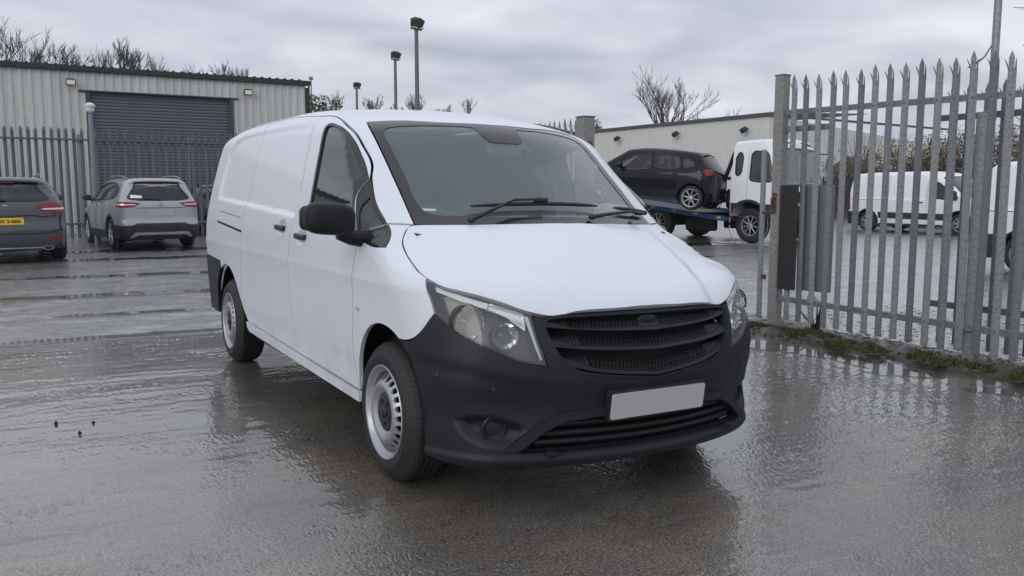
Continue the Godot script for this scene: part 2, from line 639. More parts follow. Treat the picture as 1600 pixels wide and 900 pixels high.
	# a curve drawn on the side (x, y), found again in another mode
	func side_to(mode: int, pts: PackedVector2Array) -> PackedVector2Array:
		var o := PackedVector2Array()
		for p in pts:
			o.append(to(mode, pt(0, p)))
		return o

# cut one panel out of a shell
static func panel(mb: MB, sh: Shell, mode: int, poly: PackedVector2Array, holes: Array = [], cell := 0.03, off := 0.0, lip := 0.015, disp = null) -> void:
	var bb := Rect2(poly[0], Vector2.ZERO)
	for p in poly:
		bb = bb.expand(p)
	var nx := int(ceil(bb.size.x / cell)) + 1
	var ny := int(ceil(bb.size.y / cell)) + 1
	var ox := bb.position.x - cell * 0.37
	var oy := bb.position.y - cell * 0.41
	nx += 1; ny += 1
	var mark := PackedByteArray()
	mark.resize(nx * ny)
	for ring in [poly] + holes:
		for k in ring.size():
			var a: Vector2 = ring[k]
			var b: Vector2 = ring[(k + 1) % ring.size()]
			var q := maxi(1, int(ceil(a.distance_to(b) / (cell * 0.15))))
			for j in q + 1:
				var p := a.lerp(b, float(j) / q)
				var cx := int(floor((p.x - ox) / cell))
				var cy := int(floor((p.y - oy) / cell))
				if cx >= 0 and cy >= 0 and cx < nx and cy < ny:
					mark[cy * nx + cx] = 1
	var seen := {}
	var idx := func(p: Vector2) -> int:
		var key := Vector2i(roundi(p.x * 20000.0), roundi(p.y * 20000.0))
		if seen.has(key):
			return seen[key]
		var pp: Array = point_on(sh, mode, p, off, disp)
		var r := mb.vert(pp[0], pp[1], p)
		seen[key] = r
		return r
	for cy in ny:
		for cx in nx:
			var a := Vector2(ox + cx * cell, oy + cy * cell)
			var sq := PackedVector2Array([a, a + Vector2(cell, 0), a + Vector2(cell, cell), a + Vector2(0, cell)])
			if mark[cy * nx + cx] == 0:
				var m := a + Vector2(cell, cell) * 0.5
				if not bb.has_point(m) or not Geometry2D.is_point_in_polygon(m, poly):
					continue
				var out := false
				for h in holes:
					if Geometry2D.is_point_in_polygon(m, h):
						out = true
				if out:
					continue
				var i0: int = idx.call(sq[0]); var i1: int = idx.call(sq[1]); var i2: int = idx.call(sq[2]); var i3: int = idx.call(sq[3])
				mb.tri(i0, i1, i2); mb.tri(i0, i2, i3)
				continue
			var pieces: Array = Geometry2D.intersect_polygons(sq, poly)
			for h in holes:
				var nxt := []
				for pc in pieces:
					nxt.append_array(Geometry2D.clip_polygons(pc, h))
				pieces = nxt
			for pc in pieces:
				if pc.size() < 3:
					continue
				var tr := Geometry2D.triangulate_polygon(pc)
				for j in range(0, tr.size(), 3):
					mb.tri(idx.call(pc[tr[j]]), idx.call(pc[tr[j + 1]]), idx.call(pc[tr[j + 2]]))
	if lip > 0.0:
		for ring in [poly] + holes:
			rim(mb, sh, mode, dense(ring, cell * 1.2), off, lip, disp)

static func rim(mb: MB, sh: Shell, mode: int, ring: PackedVector2Array, off: float, lip: float, disp = null) -> void:
	var ps := []
	for p in ring:
		ps.append(point_on(sh, mode, p, off, disp))
	for k in ps.size():
		var a: Array = ps[k]
		var b: Array = ps[(k + 1) % ps.size()]
		mb.face([a[0], b[0], b[0] - b[1] * lip, a[0] - a[1] * lip])

static func point_on(sh: Shell, mode: int, p: Vector2, off: float, disp) -> Array:
	var q := sh.pt(mode, p)
	var nn := sh.nrm(q)
	if disp == null:
		return [q + nn * off, nn]
	var s = q + nn * (off + disp.call(q))
	const E := 0.004
	var q1 := sh.pt(mode, p + Vector2(E, 0))
	var q2 := sh.pt(mode, p + Vector2(0, E))
	var s1 = q1 + nn * (off + disp.call(q1))
	var s2 = q2 + nn * (off + disp.call(q2))
	var m = (s1 - s).cross(s2 - s).normalized()
	if m.dot(nn) < 0.0:
		m = -m
	return [s, m]

# ------------------------------------------------------------------ scene tree
var taken := {}
func numbered(called: String) -> String:
	var k: int = taken.get(called, 0)
	taken[called] = k + 1
	return called if k == 0 else "%s_%03d" % [called, k]

func tag(o: Node, label: String, category: String, group := "") -> Node:
	o.set_meta("label", label)
	o.set_meta("category", category)
	if group: o.set_meta("group", group)
	return o

func thing(called: String, label: String, category: String, t := Transform3D(), group := "") -> Node3D:
	var o := Node3D.new()
	o.name = numbered(called)
	add_child(o)
	o.transform = t
	tag(o, label, category, group)
	return o

func part(parent: Node, called: String, mb, m: Material, label := "") -> MeshInstance3D:
	var o := MeshInstance3D.new()
	o.mesh = mb.mesh() if mb is MB else mb
	o.material_override = m
	o.name = called
	parent.add_child(o, true)
	if label: o.set_meta("label", label)
	return o

func group_part(parent: Node, called: String, t := Transform3D()) -> Node3D:
	var o := Node3D.new()
	o.name = called
	parent.add_child(o, true)
	o.transform = t
	return o

func struct(called: String, mb, m: Material) -> MeshInstance3D:
	var o := MeshInstance3D.new()
	o.mesh = mb.mesh() if mb is MB else mb
	o.material_override = m
	o.name = numbered(called)
	add_child(o)
	o.set_meta("kind", "structure")
	return o

func dup(o: Node3D, t: Transform3D, label := "") -> Node3D:
	var r: Node3D = o.duplicate()
	r.name = numbered(o.name.rstrip("0123456789").trim_suffix("_"))
	add_child(r)
	r.transform = t
	if label: r.set_meta("label", label)
	return r

static func rotx(a: float) -> Basis: return Basis(Vector3.RIGHT, a)
static func roty(a: float) -> Basis: return Basis(Vector3.UP, a)
static func rotz(a: float) -> Basis: return Basis(Vector3.BACK, a)

# ------------------------------------------------------------------ materials
static func mat(col: Color, rough := 0.6, metal := 0.0) -> StandardMaterial3D:   # col is the real-world (linear) base colour
	var m := StandardMaterial3D.new()
	m.albedo_color = col.linear_to_srgb()
	m.roughness = rough
	m.metallic = metal
	return m

static func noise(seed_: int, freq: float, oct := 4, type := FastNoiseLite.TYPE_SIMPLEX_SMOOTH) -> FastNoiseLite:
	var f := FastNoiseLite.new()
	f.seed = seed_
	f.frequency = freq
	f.noise_type = type
	f.fractal_octaves = oct
	return f

static func ntex(size: int, seed_: int, freq: float, oct: int, stops: Array, normal := 0.0, type := FastNoiseLite.TYPE_SIMPLEX_SMOOTH) -> NoiseTexture2D:
	var t := NoiseTexture2D.new()
	t.width = size; t.height = size
	t.seamless = true
	t.noise = noise(seed_, freq, oct, type)
	if normal > 0.0:
		t.as_normal_map = true
		t.bump_strength = normal
	elif stops.size():
		var g := Gradient.new()
		g.offsets = PackedFloat32Array(); g.colors = PackedColorArray()
		var of := PackedFloat32Array(); var co := PackedColorArray()
		for k in range(0, stops.size(), 2):
			of.append(stops[k])
			var c = stops[k + 1]
			co.append(c.linear_to_srgb() if c is Color else Color(c, c, c))
		g.offsets = of; g.colors = co
		t.color_ramp = g
	return t

static func tri3(m: StandardMaterial3D, scale: float, world := false) -> StandardMaterial3D:
	m.uv1_triplanar = true
	m.uv1_world_triplanar = world
	m.uv1_scale = Vector3.ONE * scale
	return m

static func pane(tint: Color, alpha: float, rough := 0.02) -> StandardMaterial3D:
	var m := mat(tint, rough)
	m.albedo_color.a = alpha
	m.transparency = BaseMaterial3D.TRANSPARENCY_ALPHA
	return m

# ------------------------------------------------------------------ the white van in front
func van_shell() -> Shell:
	var sh := Shell.new()
	sh.setup([-4.4, 1.0], [0.05, 2.05],
		[-4.3, 1.74, -4.1, 1.80, -3.6, 1.868, -3.0, 1.90, -2.2, 1.905, -1.6, 1.888, -1.2, 1.856, -0.9, 1.808, -0.66, 1.738, -0.3, 1.478, 0.08, 1.20, 0.2, 1.148, 0.35, 1.078, 0.5, 1.006, 0.65, 0.928, 0.75, 0.87, 0.85, 0.80, 1.0, 0.69],
		[0.1, 0.90, 0.25, 0.922, 0.40, 0.932, 0.47, 0.936, 0.53, 0.943, 0.7, 0.955, 0.90, 0.967, 0.93, 0.9718, 0.96, 0.9678, 1.0, 0.966, 1.08, 0.961, 1.2, 0.943, 1.4, 0.900, 1.6, 0.851, 1.8, 0.795, 2.0, 0.72],
		[0.1, 0.74, 0.2, 0.79, 0.26, 0.83, 0.32, 0.828, 0.46, 0.822, 0.58, 0.842, 0.66, 0.835, 0.78, 0.80, 0.86, 0.765, 0.95, 0.71, 1.1, 0.60],
		[0.2, -4.10, 0.5, -4.12, 1.0, -4.12, 1.3, -4.10, 1.6, -4.06, 1.9, -3.97],
		[-2.2, 0.0, -1.45, 0.15, -0.7, 0.30, 0.1, 0.30, 0.35, 0.15, 0.6, 0.0],
		[-1.0, 0.08, -0.5, 0.05], [-3.5, 0.09, -2.0, 0.13, -1.5, 0.13, -1.2, 0.09, -0.9, 0.03, -0.7, 0.02, -0.4, 0.02, -0.1, 0.05, 1.0, 0.05])
	sh.bump = [0.08, 0.53, 0.13, 0.25, 0.7]
	return sh

# road dirt: a thin blotchy film along the sills and thrown up behind the wheels
func grime(mb: MB) -> void:
	var n1 := noise(301, 3.2, 4)
	var n2 := noise(302, 17.0, 3)
	mb.c.resize(mb.v.size())
	for k in mb.v.size():
		var p := mb.v[k]
		var q := n1.get_noise_2d(p.x * 1.0, p.y * 1.8) + 0.6 * n2.get_noise_2d(p.x, p.y)
		var low := 1.0 - smoothstep(0.36, 0.62 + 0.25 * n1.get_noise_2d(p.x * 1.7, 4.0), p.y)
		var behind := 0.0
		for w in [-0.3, -3.55]:
			behind = maxf(behind, (1.0 - smoothstep(0.0, 0.55, absf(p.x - w + 0.2))) * (1.0 - smoothstep(0.4, 0.85, p.y)))
		var d := clampf(0.75 * low + 0.6 * behind, 0.0, 1.0) * clampf(0.55 + 1.2 * q, 0.0, 1.0)
		mb.c[k] = Color(1, 1, 1).lerp(Color(0.50, 0.46, 0.40), 0.30 * d)

func both(parent: Node, called: String, mb: MB, m: Material) -> void:
	part(parent, called, mb, m)
	part(parent, called, mb.mirrored(), m)

func steel_wheel(parent: Node, t: Transform3D) -> Node3D:   # axle along +y of its own basis, outer face up
	var w := group_part(parent, "wheel", t)
	var ty := MB.new()
	var R := 0.326
	ty.lathe([Vector2(0.216, 0.0), Vector2(0.222, 0.008), Vector2(0.245, 0.012), Vector2(0.262, 0.013), Vector2(0.264, 0.010), Vector2(0.285, 0.006), Vector2(0.287, 0.003), Vector2(0.302, -0.008), Vector2(0.314, -0.020), Vector2(0.321, -0.032), Vector2(R, -0.05), Vector2(R, -0.066), Vector2(R - 0.008, -0.067), Vector2(R - 0.008, -0.075), Vector2(R, -0.076), Vector2(R, -0.098), Vector2(R - 0.008, -0.099), Vector2(R - 0.008, -0.107), Vector2(R, -0.108), Vector2(R, -0.13), Vector2(R - 0.008, -0.131), Vector2(R - 0.008, -0.139), Vector2(R, -0.14), Vector2(R, -0.155), Vector2(0.321, -0.175), Vector2(0.30, -0.2), Vector2(0.22, -0.207)], 96)
	for k in 84:   # tread blocks on the shoulder
		var a := TAU * k / 84
		var d := Vector3(cos(a), 0, sin(a))
		ty.box(d * 0.3145 + Vector3(0, -0.030, 0), Vector3(0.012, 0.03, 0.017), 0.003, Basis(d, Vector3.UP, d.cross(Vector3.UP)) * rotz(0.55))
	part(w, "tyre", ty, M.rubber)
	var rim_ := MB.new()
	rim_.lathe([Vector2(0.215, -0.002), Vector2(0.2215, 0.009), Vector2(0.219, 0.0125), Vector2(0.213, 0.010), Vector2(0.206, 0.0), Vector2(0.2, -0.012), Vector2(0.193, -0.016), Vector2(0.192, -0.026), Vector2(0.190, -0.05), Vector2(0.184, -0.052)], 72)
	# the disc: a dish with a ring of oval holes
	var prof := [Vector2(0.188, -0.042), Vector2(0.180, -0.034), Vector2(0.174, -0.026), Vector2(0.155, -0.008), Vector2(0.140, 0.012), Vector2(0.132, 0.018), Vector2(0.122, 0.018), Vector2(0.108, 0.010), Vector2(0.096, -0.002), Vector2(0.07, -0.010)]
	rim_.lathe(prof.slice(0, 3), 96)
	rim_.lathe(prof.slice(4), 96)
	var nh := 22
	for k in nh:
		var outer := []
		var inner := []
		for j in 16:
			var q := TAU * j / 16
			var c := cos(q); var s := sin(q)
			var mx := maxf(absf(c), absf(s))
			outer.append(Vector2(c / mx * 0.5, s / mx * 0.5))
			inner.append(Vector2(c * 0.33, s * 0.40))
		var at := func(p: Vector2, dep: float) -> Vector3:
			var r := lerpf(0.140, 0.174, p.y + 0.5)
			var h := lerpf(0.012, -0.026, p.y + 0.5) + 0.003 * (1 - 4 * p.y * p.y)
			var a := TAU * (k + p.x) / nh
			return Vector3(cos(a) * r, h - dep, sin(a) * r)
		for j in 16:
			var j2 := (j + 1) % 16
			rim_.face([at.call(outer[j], 0.0), at.call(outer[j2], 0.0), at.call(inner[j2], 0.0), at.call(inner[j], 0.0)], Vector3.UP)
			rim_.face([at.call(inner[j], 0.0), at.call(inner[j2], 0.0), at.call(inner[j2], 0.012), at.call(inner[j], 0.012)])
	part(w, "rim", rim_, M.steel)
	var hub := MB.new()
	hub.lathe([Vector2(0.094, -0.006), Vector2(0.088, 0.000), Vector2(0.070, 0.004), Vector2(0.032, 0.004), Vector2(0.030, 0.012), Vector2(0.026, 0.016), Vector2(0.0, 0.017)], 40)
	for k in 5:
		var a := TAU * k / 5 + 0.3
		hub.lathe([Vector2(0.011, 0.0), Vector2(0.011, 0.010), Vector2(0.0, 0.012)], 6, Vector3(cos(a) * 0.056, 0, sin(a) * 0.056))
	part(w, "hub_cap", hub, M.black_plastic)
	var back := MB.new()
	back.lathe([Vector2(0.0, -0.13), Vector2(0.186, -0.13), Vector2(0.19, -0.07)], 32)
	part(w, "brake_drum", back, M.void_black)
	return w

func build_van() -> void:
	var v := thing("white_van", "large white panel van with black bumper and grille parked on the wet yard", "van", Transform3D(Q, Vector3.ZERO))
	var sh := van_shell()
	var G := -0.0034
	# --- lines drawn on the side (x, y)
	var rail := crv(vs([-3.98, 1.755, -3.5, 1.818, -2.727, 1.838, -2.178, 1.838, -1.474, 1.802, -1.122, 1.772, -0.923, 1.725, -0.775, 1.664, -0.643, 1.574, -0.527, 1.482, -0.458, 1.415]), 0.04)
	var rail_a := crv(vs([-3.98, 1.755, -3.5, 1.818, -2.727, 1.838]), 0.04)
	var rail_b := crv(vs([-2.727, 1.838, -2.64, 1.838]), 0.04)
	var rail_c := crv(vs([-2.60, 1.838, -2.178, 1.838, -1.80, 1.825, -1.405, 1.798]), 0.04)
	var rail_d := crv(vs([-1.40, 1.798, -1.122, 1.772, -0.923, 1.725, -0.775, 1.664, -0.643, 1.574, -0.527, 1.482, -0.458, 1.415]), 0.03)
	var door_rear := crv(vs([-1.40, 1.798, -1.378, 1.70, -1.352, 1.56, -1.338, 1.42, -1.36, 1.22, -1.40, 1.02, -1.418, 0.93, -1.432, 0.75, -1.418, 0.53, -1.37, 0.382]), 0.03)
	var door_front := crv(vs([-0.268, 1.089, -0.303, 0.984, -0.329, 0.815, -0.355, 0.67, -0.356, 0.495, -0.323, 0.387, -0.312, 0.365]), 0.03)
	var dlo := join([crv(vs([-1.105, 1.165, -1.127, 1.38, -1.153, 1.573, -1.172, 1.69, -1.168, 1.716, -1.14, 1.730, -0.96, 1.714, -0.821, 1.677, -0.733, 1.627, -0.593, 1.521, -0.456, 1.409, -0.296, 1.272, -0.045, 1.112, -0.016, 1.090]), 0.02), crv(vs([-0.016, 1.090, -0.06, 1.088, -0.20, 1.106, -0.45, 1.128, -0.8, 1.15, -1.09, 1.162]), 0.03)])
	var arch_f := crv(vs([0.39, 0.235, 0.385, 0.278, 0.385, 0.379, 0.364, 0.501, 0.319, 0.605, 0.268, 0.665, 0.212, 0.704, 0.126, 0.734, -0.004, 0.742, -0.109, 0.715, -0.209, 0.645, -0.28, 0.538, -0.308, 0.43, -0.312, 0.365]), 0.025)
	var arch_r := crv(vs([-3.57, 0.37, -3.55, 0.48, -3.50, 0.59, -3.412, 0.68, -3.30, 0.745, -3.161, 0.775, -3.04, 0.765, -2.94, 0.725, -2.85, 0.655, -2.76, 0.56, -2.67, 0.465, -2.585, 0.405]), 0.025)
	# --- upper body: roof, rails and windscreen pillars in one pressing
	var wind_r: PackedVector2Array = sh.tos(1, [-0.112, 1.195, 0.730, -0.35, 1.377, 0.716, -0.62, 1.58, 0.700, -0.86, 1.735, 0.682], 0.03)
	var wind_top: PackedVector2Array = sh.tos(1, [-0.862, 1.742, 0.672, -0.80, 1.742, 0.50, -0.706, 1.741, 0.30, -0.668, 1.743, 0.0], 0.04)
	var wind_base: PackedVector2Array = sh.tos(1, [0.094, 1.196, 0.0, 0.07, 1.197, 0.26, 0.0, 1.197, 0.50, -0.112, 1.195, 0.730], 0.04)
	var wind := join([wind_base, wind_r, wind_top])
	wind = join([wind, flipy(wind)])
	var half := join([sh.side_to(1, rail), sh.side_to(1, crv(vs([-0.458, 1.415, -0.296, 1.272, -0.186, 1.195]), 0.03)), wind_r, wind_top])
	var roof := join([half, flipy(half)])
	var mb := MB.new()
	panel(mb, sh, 1, inset(roof, G), [], 0.04, 0.0, 0.02)
	part(v, "roof", mb, M.van_white)
	# --- sides
	var recess := inset(pv([-1.47, 1.755, -1.973, 1.764, -2.638, 1.772, -3.192, 1.765, -3.40, 1.725, -3.50, 1.63, -3.535, 1.50, -3.54, 1.38, -3.535, 1.292, -2.29, 1.243, -1.36, 1.205, -1.36, 1.36, -1.39, 1.54]), 0.0)
	var pocket := func(p: Vector3, o: Vector2, rx: float, ry: float) -> float:
		var d := Vector2((p.x - o.x) / rx, (p.y - o.y) / ry).length()
		return -0.020 * (1.0 - smoothstep(0.45, 1.0, d))
	var side_disp := func(p: Vector3) -> float:
		var d := 0.0
		if p.y > 1.15 and p.y < 1.82:
			d -= 0.015 * smoothstep(-0.022, 0.022, edge_dist(recess, Vector2(p.x, p.y)))
		return d + pocket.call(p, Vector2(-1.60, 1.125), 0.10, 0.05)
	mb = MB.new()
	panel(mb, sh, 0, inset(join([rail_c, door_rear, crv(vs([-2.585, 0.405, -2.66, 0.48, -2.69, 0.60, -2.645, 0.875, -2.60, 1.047, -2.60, 1.838]), 0.04)]), G), [], 0.017, 0.0, 0.02, side_disp)
	grime(mb)
	both(v, "sliding_door", mb, M.van_side)
	mb = MB.new()
	panel(mb, sh, 0, inset(join([rail_a, crv(vs([-2.60, 1.838, -2.60, 1.047, -2.645, 0.875, -2.69, 0.545, -2.60, 0.42]), 0.04), reversed(arch_r, 5), pv([-3.345, 0.735, -3.36, 0.79, -3.62, 0.80, -4.01, 0.81]), crv(vs([-4.01, 0.81, -4.03, 1.1, -4.02, 1.3, -3.99, 1.6, -3.98, 1.755]), 0.04)]), G), [], 0.017, 0.0, 0.02, side_disp)
	grime(mb)
	both(v, "rear_side_panel", mb, M.van_side)
	mb = MB.new()
	panel(mb, sh, 0, inset(join([reversed(arch_r, 0, 6), pv([-3.57, 0.345, -4.0, 0.35, -4.03, 0.5, -4.01, 0.81, -3.62, 0.80, -3.36, 0.79, -3.345, 0.735])]), G), [], 0.03, 0.006, 0.03)
	both(v, "rear_bumper_corner", mb, M.bumper)
	mb = MB.new()
	panel(mb, sh, 0, inset(join([rail_d, crv(vs([-0.458, 1.415, -0.36, 1.24, -0.268, 1.089]), 0.03), door_front, crv(vs([-0.312, 0.365, -1.37, 0.382]), 0.05), reversed(door_rear)]), G), [dlo], 0.028, 0.0, 0.022, func(p: Vector3) -> float: return pocket.call(p, Vector2(-1.17, 1.090), 0.10, 0.05))
	grime(mb)
	both(v, "front_door", mb, M.van_side)
	# the wing between door, bonnet, headlight and wheel arch
	var split := crv(vs([0.212, 0.704, 0.28, 0.708, 0.344, 0.728, 0.395, 0.775, 0.418, 0.812, 0.436, 0.841]), 0.02)
	var hood_edge3 := [-0.115, 1.193, 0.735, -0.10, 1.175, 0.762, -0.038, 1.132, 0.81, 0.099, 1.059, 0.848, 0.227, 1.011, 0.859, 0.339, 0.980, 0.866]
	var wing_top := PackedVector2Array()
	for p in sh.tos(1, hood_edge3, 0.02):
		var q: Vector3 = sh.pt(1, p)
		wing_top.append(Vector2(q.x, q.y))
	mb = MB.new()
	panel(mb, sh, 0, inset(join([reversed(door_front), crv(vs([-0.268, 1.089, -0.22, 1.16, -0.186, 1.195])), wing_top, crv(vs([0.345, 0.972, 0.38, 0.93, 0.415, 0.88, 0.436, 0.841]), 0.02), reversed(split), arch_after(arch_f, 0.212)]), G), [dlo], 0.024, 0.0, 0.02)
	grime(mb)
	both(v, "front_wing", mb, M.van_side)
	mb = MB.new()
	panel(mb, sh, 0, inset(join([crv(vs([-2.60, 0.405, -1.37, 0.380, -0.312, 0.360]), 0.05), pv([-0.30, 0.335, -0.30, 0.305, -2.52, 0.335, -2.575, 0.36])]), G), [], 0.025, 0.012, 0.03)
	grime(mb)
	both(v, "sill", mb, M.van_side)
	# --- bonnet
	var hood_front3 := [0.339, 0.980, 0.866, 0.445, 0.950, 0.826, 0.489, 0.940, 0.788, 0.595, 0.902, 0.664, 0.66, 0.868, 0.575, 0.697, 0.846, 0.488, 0.708, 0.852, 0.44, 0.733, 0.858, 0.238, 0.742, 0.859, 0.0]
	var hb: PackedVector2Array = sh.tos(1, [0.106, 1.19, 0.0, 0.082, 1.19, 0.26, 0.012, 1.19, 0.50, -0.10, 1.186, 0.735], 0.04)
	var hh := join([hb, sh.tos(1, hood_edge3.slice(3), 0.02), sh.tos(1, hood_front3, 0.02)])
	mb = MB.new()
	panel(mb, sh, 1, inset(join([hh, flipy(hh)]), 0.0035), [], 0.024, 0.003, 0.03, func(p: Vector3) -> float:
		var az := absf(p.z)
		var line := lerpf(0.60, 0.40, clampf((p.x - 0.0) / 0.7, 0.0, 1.0))   # the raised middle of the bonnet
		return 0.014 * (1.0 - smoothstep(line - 0.035, line + 0.035, az)) * smoothstep(-0.1, 0.15, p.x))
	part(v, "bonnet", mb, M.van_white)
	# --- bumper, wrapped round the nose
	var grille_half := sh.tos(2, [0.744, 0.853, 0.0, 0.735, 0.852, 0.24, 0.705, 0.846, 0.45, 0.692, 0.838, 0.497, 0.690, 0.815, 0.512, 0.715, 0.765, 0.512, 0.737, 0.715, 0.492, 0.772, 0.645, 0.450, 0.789, 0.612, 0.405, 0.815, 0.587, 0.29, 0.836, 0.566, 0.12, 0.842, 0.553, 0.0], 0.03)
	var grille := join([grille_half, flipx(grille_half)])
	var intake_half := sh.tos(2, [0.82, 0.42, 0.0, 0.79, 0.416, 0.30, 0.77, 0.404, 0.44, 0.745, 0.365, 0.525, 0.70, 0.28, 0.625, 0.80, 0.284, 0.30, 0.82, 0.286, 0.0])
	var intake := join([intake_half, flipx(intake_half)])
	var fog := sh.tos(2, [0.535, 0.406, 0.848, 0.60, 0.432, 0.79, 0.689, 0.418, 0.665, 0.723, 0.385, 0.595, 0.712, 0.310, 0.635, 0.630, 0.308, 0.755, 0.564, 0.340, 0.820], 0.03)
	var low := crv([sh.to(2, Vector3(0.39, 0.235, 0.90)), sh.to(2, Vector3(0.48, 0.222, 0.87)), sh.to(2, Vector3(0.62, 0.214, 0.74)), sh.to(2, Vector3(0.76, 0.216, 0.45)), sh.to(2, Vector3(0.80, 0.222, 0.2)), Vector2(0, 0.224)], 0.03)
	var arch_front: PackedVector2Array = sh.side_to(2, arch_before(arch_f, 0.212))
	var bh := join([reversed(low), arch_front, sh.side_to(2, split),
		sh.tos(2, [0.436, 0.841, 0.883, 0.518, 0.788, 0.843, 0.60, 0.743, 0.784, 0.666, 0.700, 0.701, 0.708, 0.666, 0.629, 0.752, 0.643, 0.527], 0.025),
		sh.tos(2, [0.752, 0.643, 0.522, 0.744, 0.67, 0.527, 0.707, 0.777, 0.552, 0.688, 0.838, 0.560], 0.025),
		sh.tos(2, [0.688, 0.842, 0.555, 0.694, 0.843, 0.50, 0.703, 0.849, 0.45, 0.733, 0.855, 0.238, 0.742, 0.856, 0.0], 0.03)])
	var ik := PackedVector2Array()
	for p in intake: ik.append(p)
	var bdisp := func(p: Vector3) -> float:
		var q: Vector2 = sh.to(2, p)
		var qa := Vector2(absf(q.x), q.y)
		var d := 0.0
		if p.y < 0.47 and p.y > 0.26:
			if qa.x > 0.5:
				d -= 0.040 * smoothstep(-0.004, 0.045, edge_dist(fog, qa))
		# a soft step that runs back from under the headlight to the wheel arch
		var yl := 0.555 + 0.10 * smoothstep(0.45, 1.0, absf(p.z))
		d -= 0.012 * (1.0 - smoothstep(yl - 0.03, yl + 0.03, p.y)) * smoothstep(0.40, 0.62, absf(p.z)) * smoothstep(0.33, 0.44, p.y)
		d += 0.016 * (1.0 - smoothstep(0.245, 0.275, p.y))       # splitter lip
		return d
	mb = MB.new()
	panel(mb, sh, 2, inset(join([bh, flipx(bh)]), G), [grille, intake], 0.0165, 0.0, 0.05, bdisp)
	part(v, "front_bumper", mb, M.bumper)
	mb = MB.new()
	panel(mb, sh, 2, Geometry2D.clip_polygons(inset(intake, 0.040), PackedVector2Array([Vector2(-2, 0.0), Vector2(2, 0.0), Vector2(2, 0.288), Vector2(-2, 0.288)]))[0], [intake], 0.014, 0.013, 0.05)
	part(v, "intake_frame", mb, M.bumper)
	build_van_face(v, sh, grille, intake, fog)
	# --- glass
	mb = MB.new()
	var wi_half := join([sh.tos(1, [0.022, 1.245, 0.0, 0.0, 1.247, 0.25, -0.06, 1.246, 0.45, -0.13, 1.247, 0.615, -0.165, 1.258, 0.650, -0.215, 1.29, 0.664, -0.40, 1.434, 0.655, -0.60, 1.583, 0.645], 0.03), sh.tos(1, [-0.60, 1.583, 0.645, -0.715, 1.67, 0.637, -0.735, 1.693, 0.622, -0.735, 1.703, 0.58, -0.69, 1.712, 0.40, -0.645, 1.717, 0.20, -0.636, 1.718, 0.155, -0.50, 1.625, 0.095, -0.49, 1.62, 0.0], 0.02)])
	var wi := join([wi_half, flipy(wi_half)])
	panel(mb, sh, 1, inset(wind, -0.003), [wi], 0.035, -0.003, 0.0)
	part(v, "windscreen_border", mb, M.frit)
	mb = MB.new()
	panel(mb, sh, 1, inset(wi, 0.01), [], 0.04, -0.006, 0.0)
	part(v, "windscreen", mb, M.glass)
	var divider := pv([-0.515, 1.475, -0.435, 1.408, -0.245, 1.10, -0.335, 1.10])
	var glass_f := inset(Geometry2D.clip_polygons(dlo, pv([-0.55, 1.60, -0.515, 1.50, -0.335, 1.05, 0.1, 1.0, 0.1, 2.0, -0.55, 2.0]))[0], -0.012)
	var glass_q := inset(Geometry2D.clip_polygons(dlo, pv([-0.47, 1.52, -0.435, 1.45, -0.245, 1.05, -1.5, 1.0, -1.5, 2.2, -0.47, 2.2]))[0], -0.006)
	mb = MB.new()
	panel(mb, sh, 0, inset(dlo, 0.002), [glass_f, glass_q], 0.02, -0.006, 0.012)
	both(v, "window_seal", mb, M.seal)
	mb = MB.new()
	panel(mb, sh, 0, inset(glass_f, 0.006), [], 0.05, -0.014, 0.0)
	both(v, "door_window", mb, M.glass_side)
	mb = MB.new()
	panel(mb, sh, 0, inset(glass_q, 0.004), [], 0.05, -0.012, 0.0)
	both(v, "quarter_window", mb, M.glass_side)
	# --- handles, rail, repeater
	for hp in [Vector2(-1.60, 1.125), Vector2(-1.17, 1.090)]:
		var p: Vector3 = sh.pt(0, hp)
		mb = MB.new()
		mb.box(p + Vector3(0, -0.004, 0.012), Vector3(0.175, 0.034, 0.022), 0.009, rotz(-0.02))
		mb.box(p + Vector3(0.06, -0.004, 0.0), Vector3(0.05, 0.028, 0.03), 0.006)
		both(v, "door_handle", mb, M.black_plastic)
	mb = MB.new()
	panel(mb, sh, 0, pv([-3.44, 1.111, -2.61, 1.063, -2.61, 1.047, -3.44, 1.096]), [], 0.05, 0.0015, 0.0)
	panel(mb, sh, 0, pv([-3.40, 1.190, -2.645, 1.153, -2.645, 1.149, -3.40, 1.186]), [], 0.05, 0.0015, 0.0)
	both(v, "sliding_door_rail", mb, M.void_black)
	mb = MB.new()
	mb.ball(sh.pt(0, Vector2(-0.263, 0.785)), Vector3(0.024, 0.015, 0.008), 14)
	both(v, "side_repeater", mb, M.lens_grey)
	build_mirror(v)
	# --- wheels and wells
	for x in [0.0, -3.2]:
		steel_wheel(v, Transform3D(Basis(Vector3.RIGHT, Vector3.BACK, Vector3.DOWN), Vector3(x, 0.326, 0.925)))
		steel_wheel(v, Transform3D(Basis(Vector3.RIGHT, Vector3.FORWARD, Vector3.UP), Vector3(x, 0.326, -0.925)))
		for s in [-1.0, 1.0]:
			mb = MB.new()
			mb.add(arch_liner(0.40, 0.37, 0.40), Transform3D(Basis(Vector3.RIGHT, Vector3.UP, Vector3.BACK * s), Vector3(x - 0.04 * signf(-x), 0, 0.92 * s)))
			part(v, "wheel_arch_liner", mb, M.void_black)
	# --- what is inside and below
	mb = MB.new()
	mb.box(Vector3(-1.75, 0.31, 0), Vector3(4.5, 0.05, 1.06), 0.01)
	mb.box(Vector3(-1.45, 0.30, 0), Vector3(2.2, 0.04, 1.78), 0.01)
	mb.box(Vector3(0.5, 0.27, 0), Vector3(0.55, 0.03, 1.05), 0.01)
	mb.box(Vector3(-3.7, 0.34, 0), Vector3(0.6, 0.04, 1.6), 0.01)
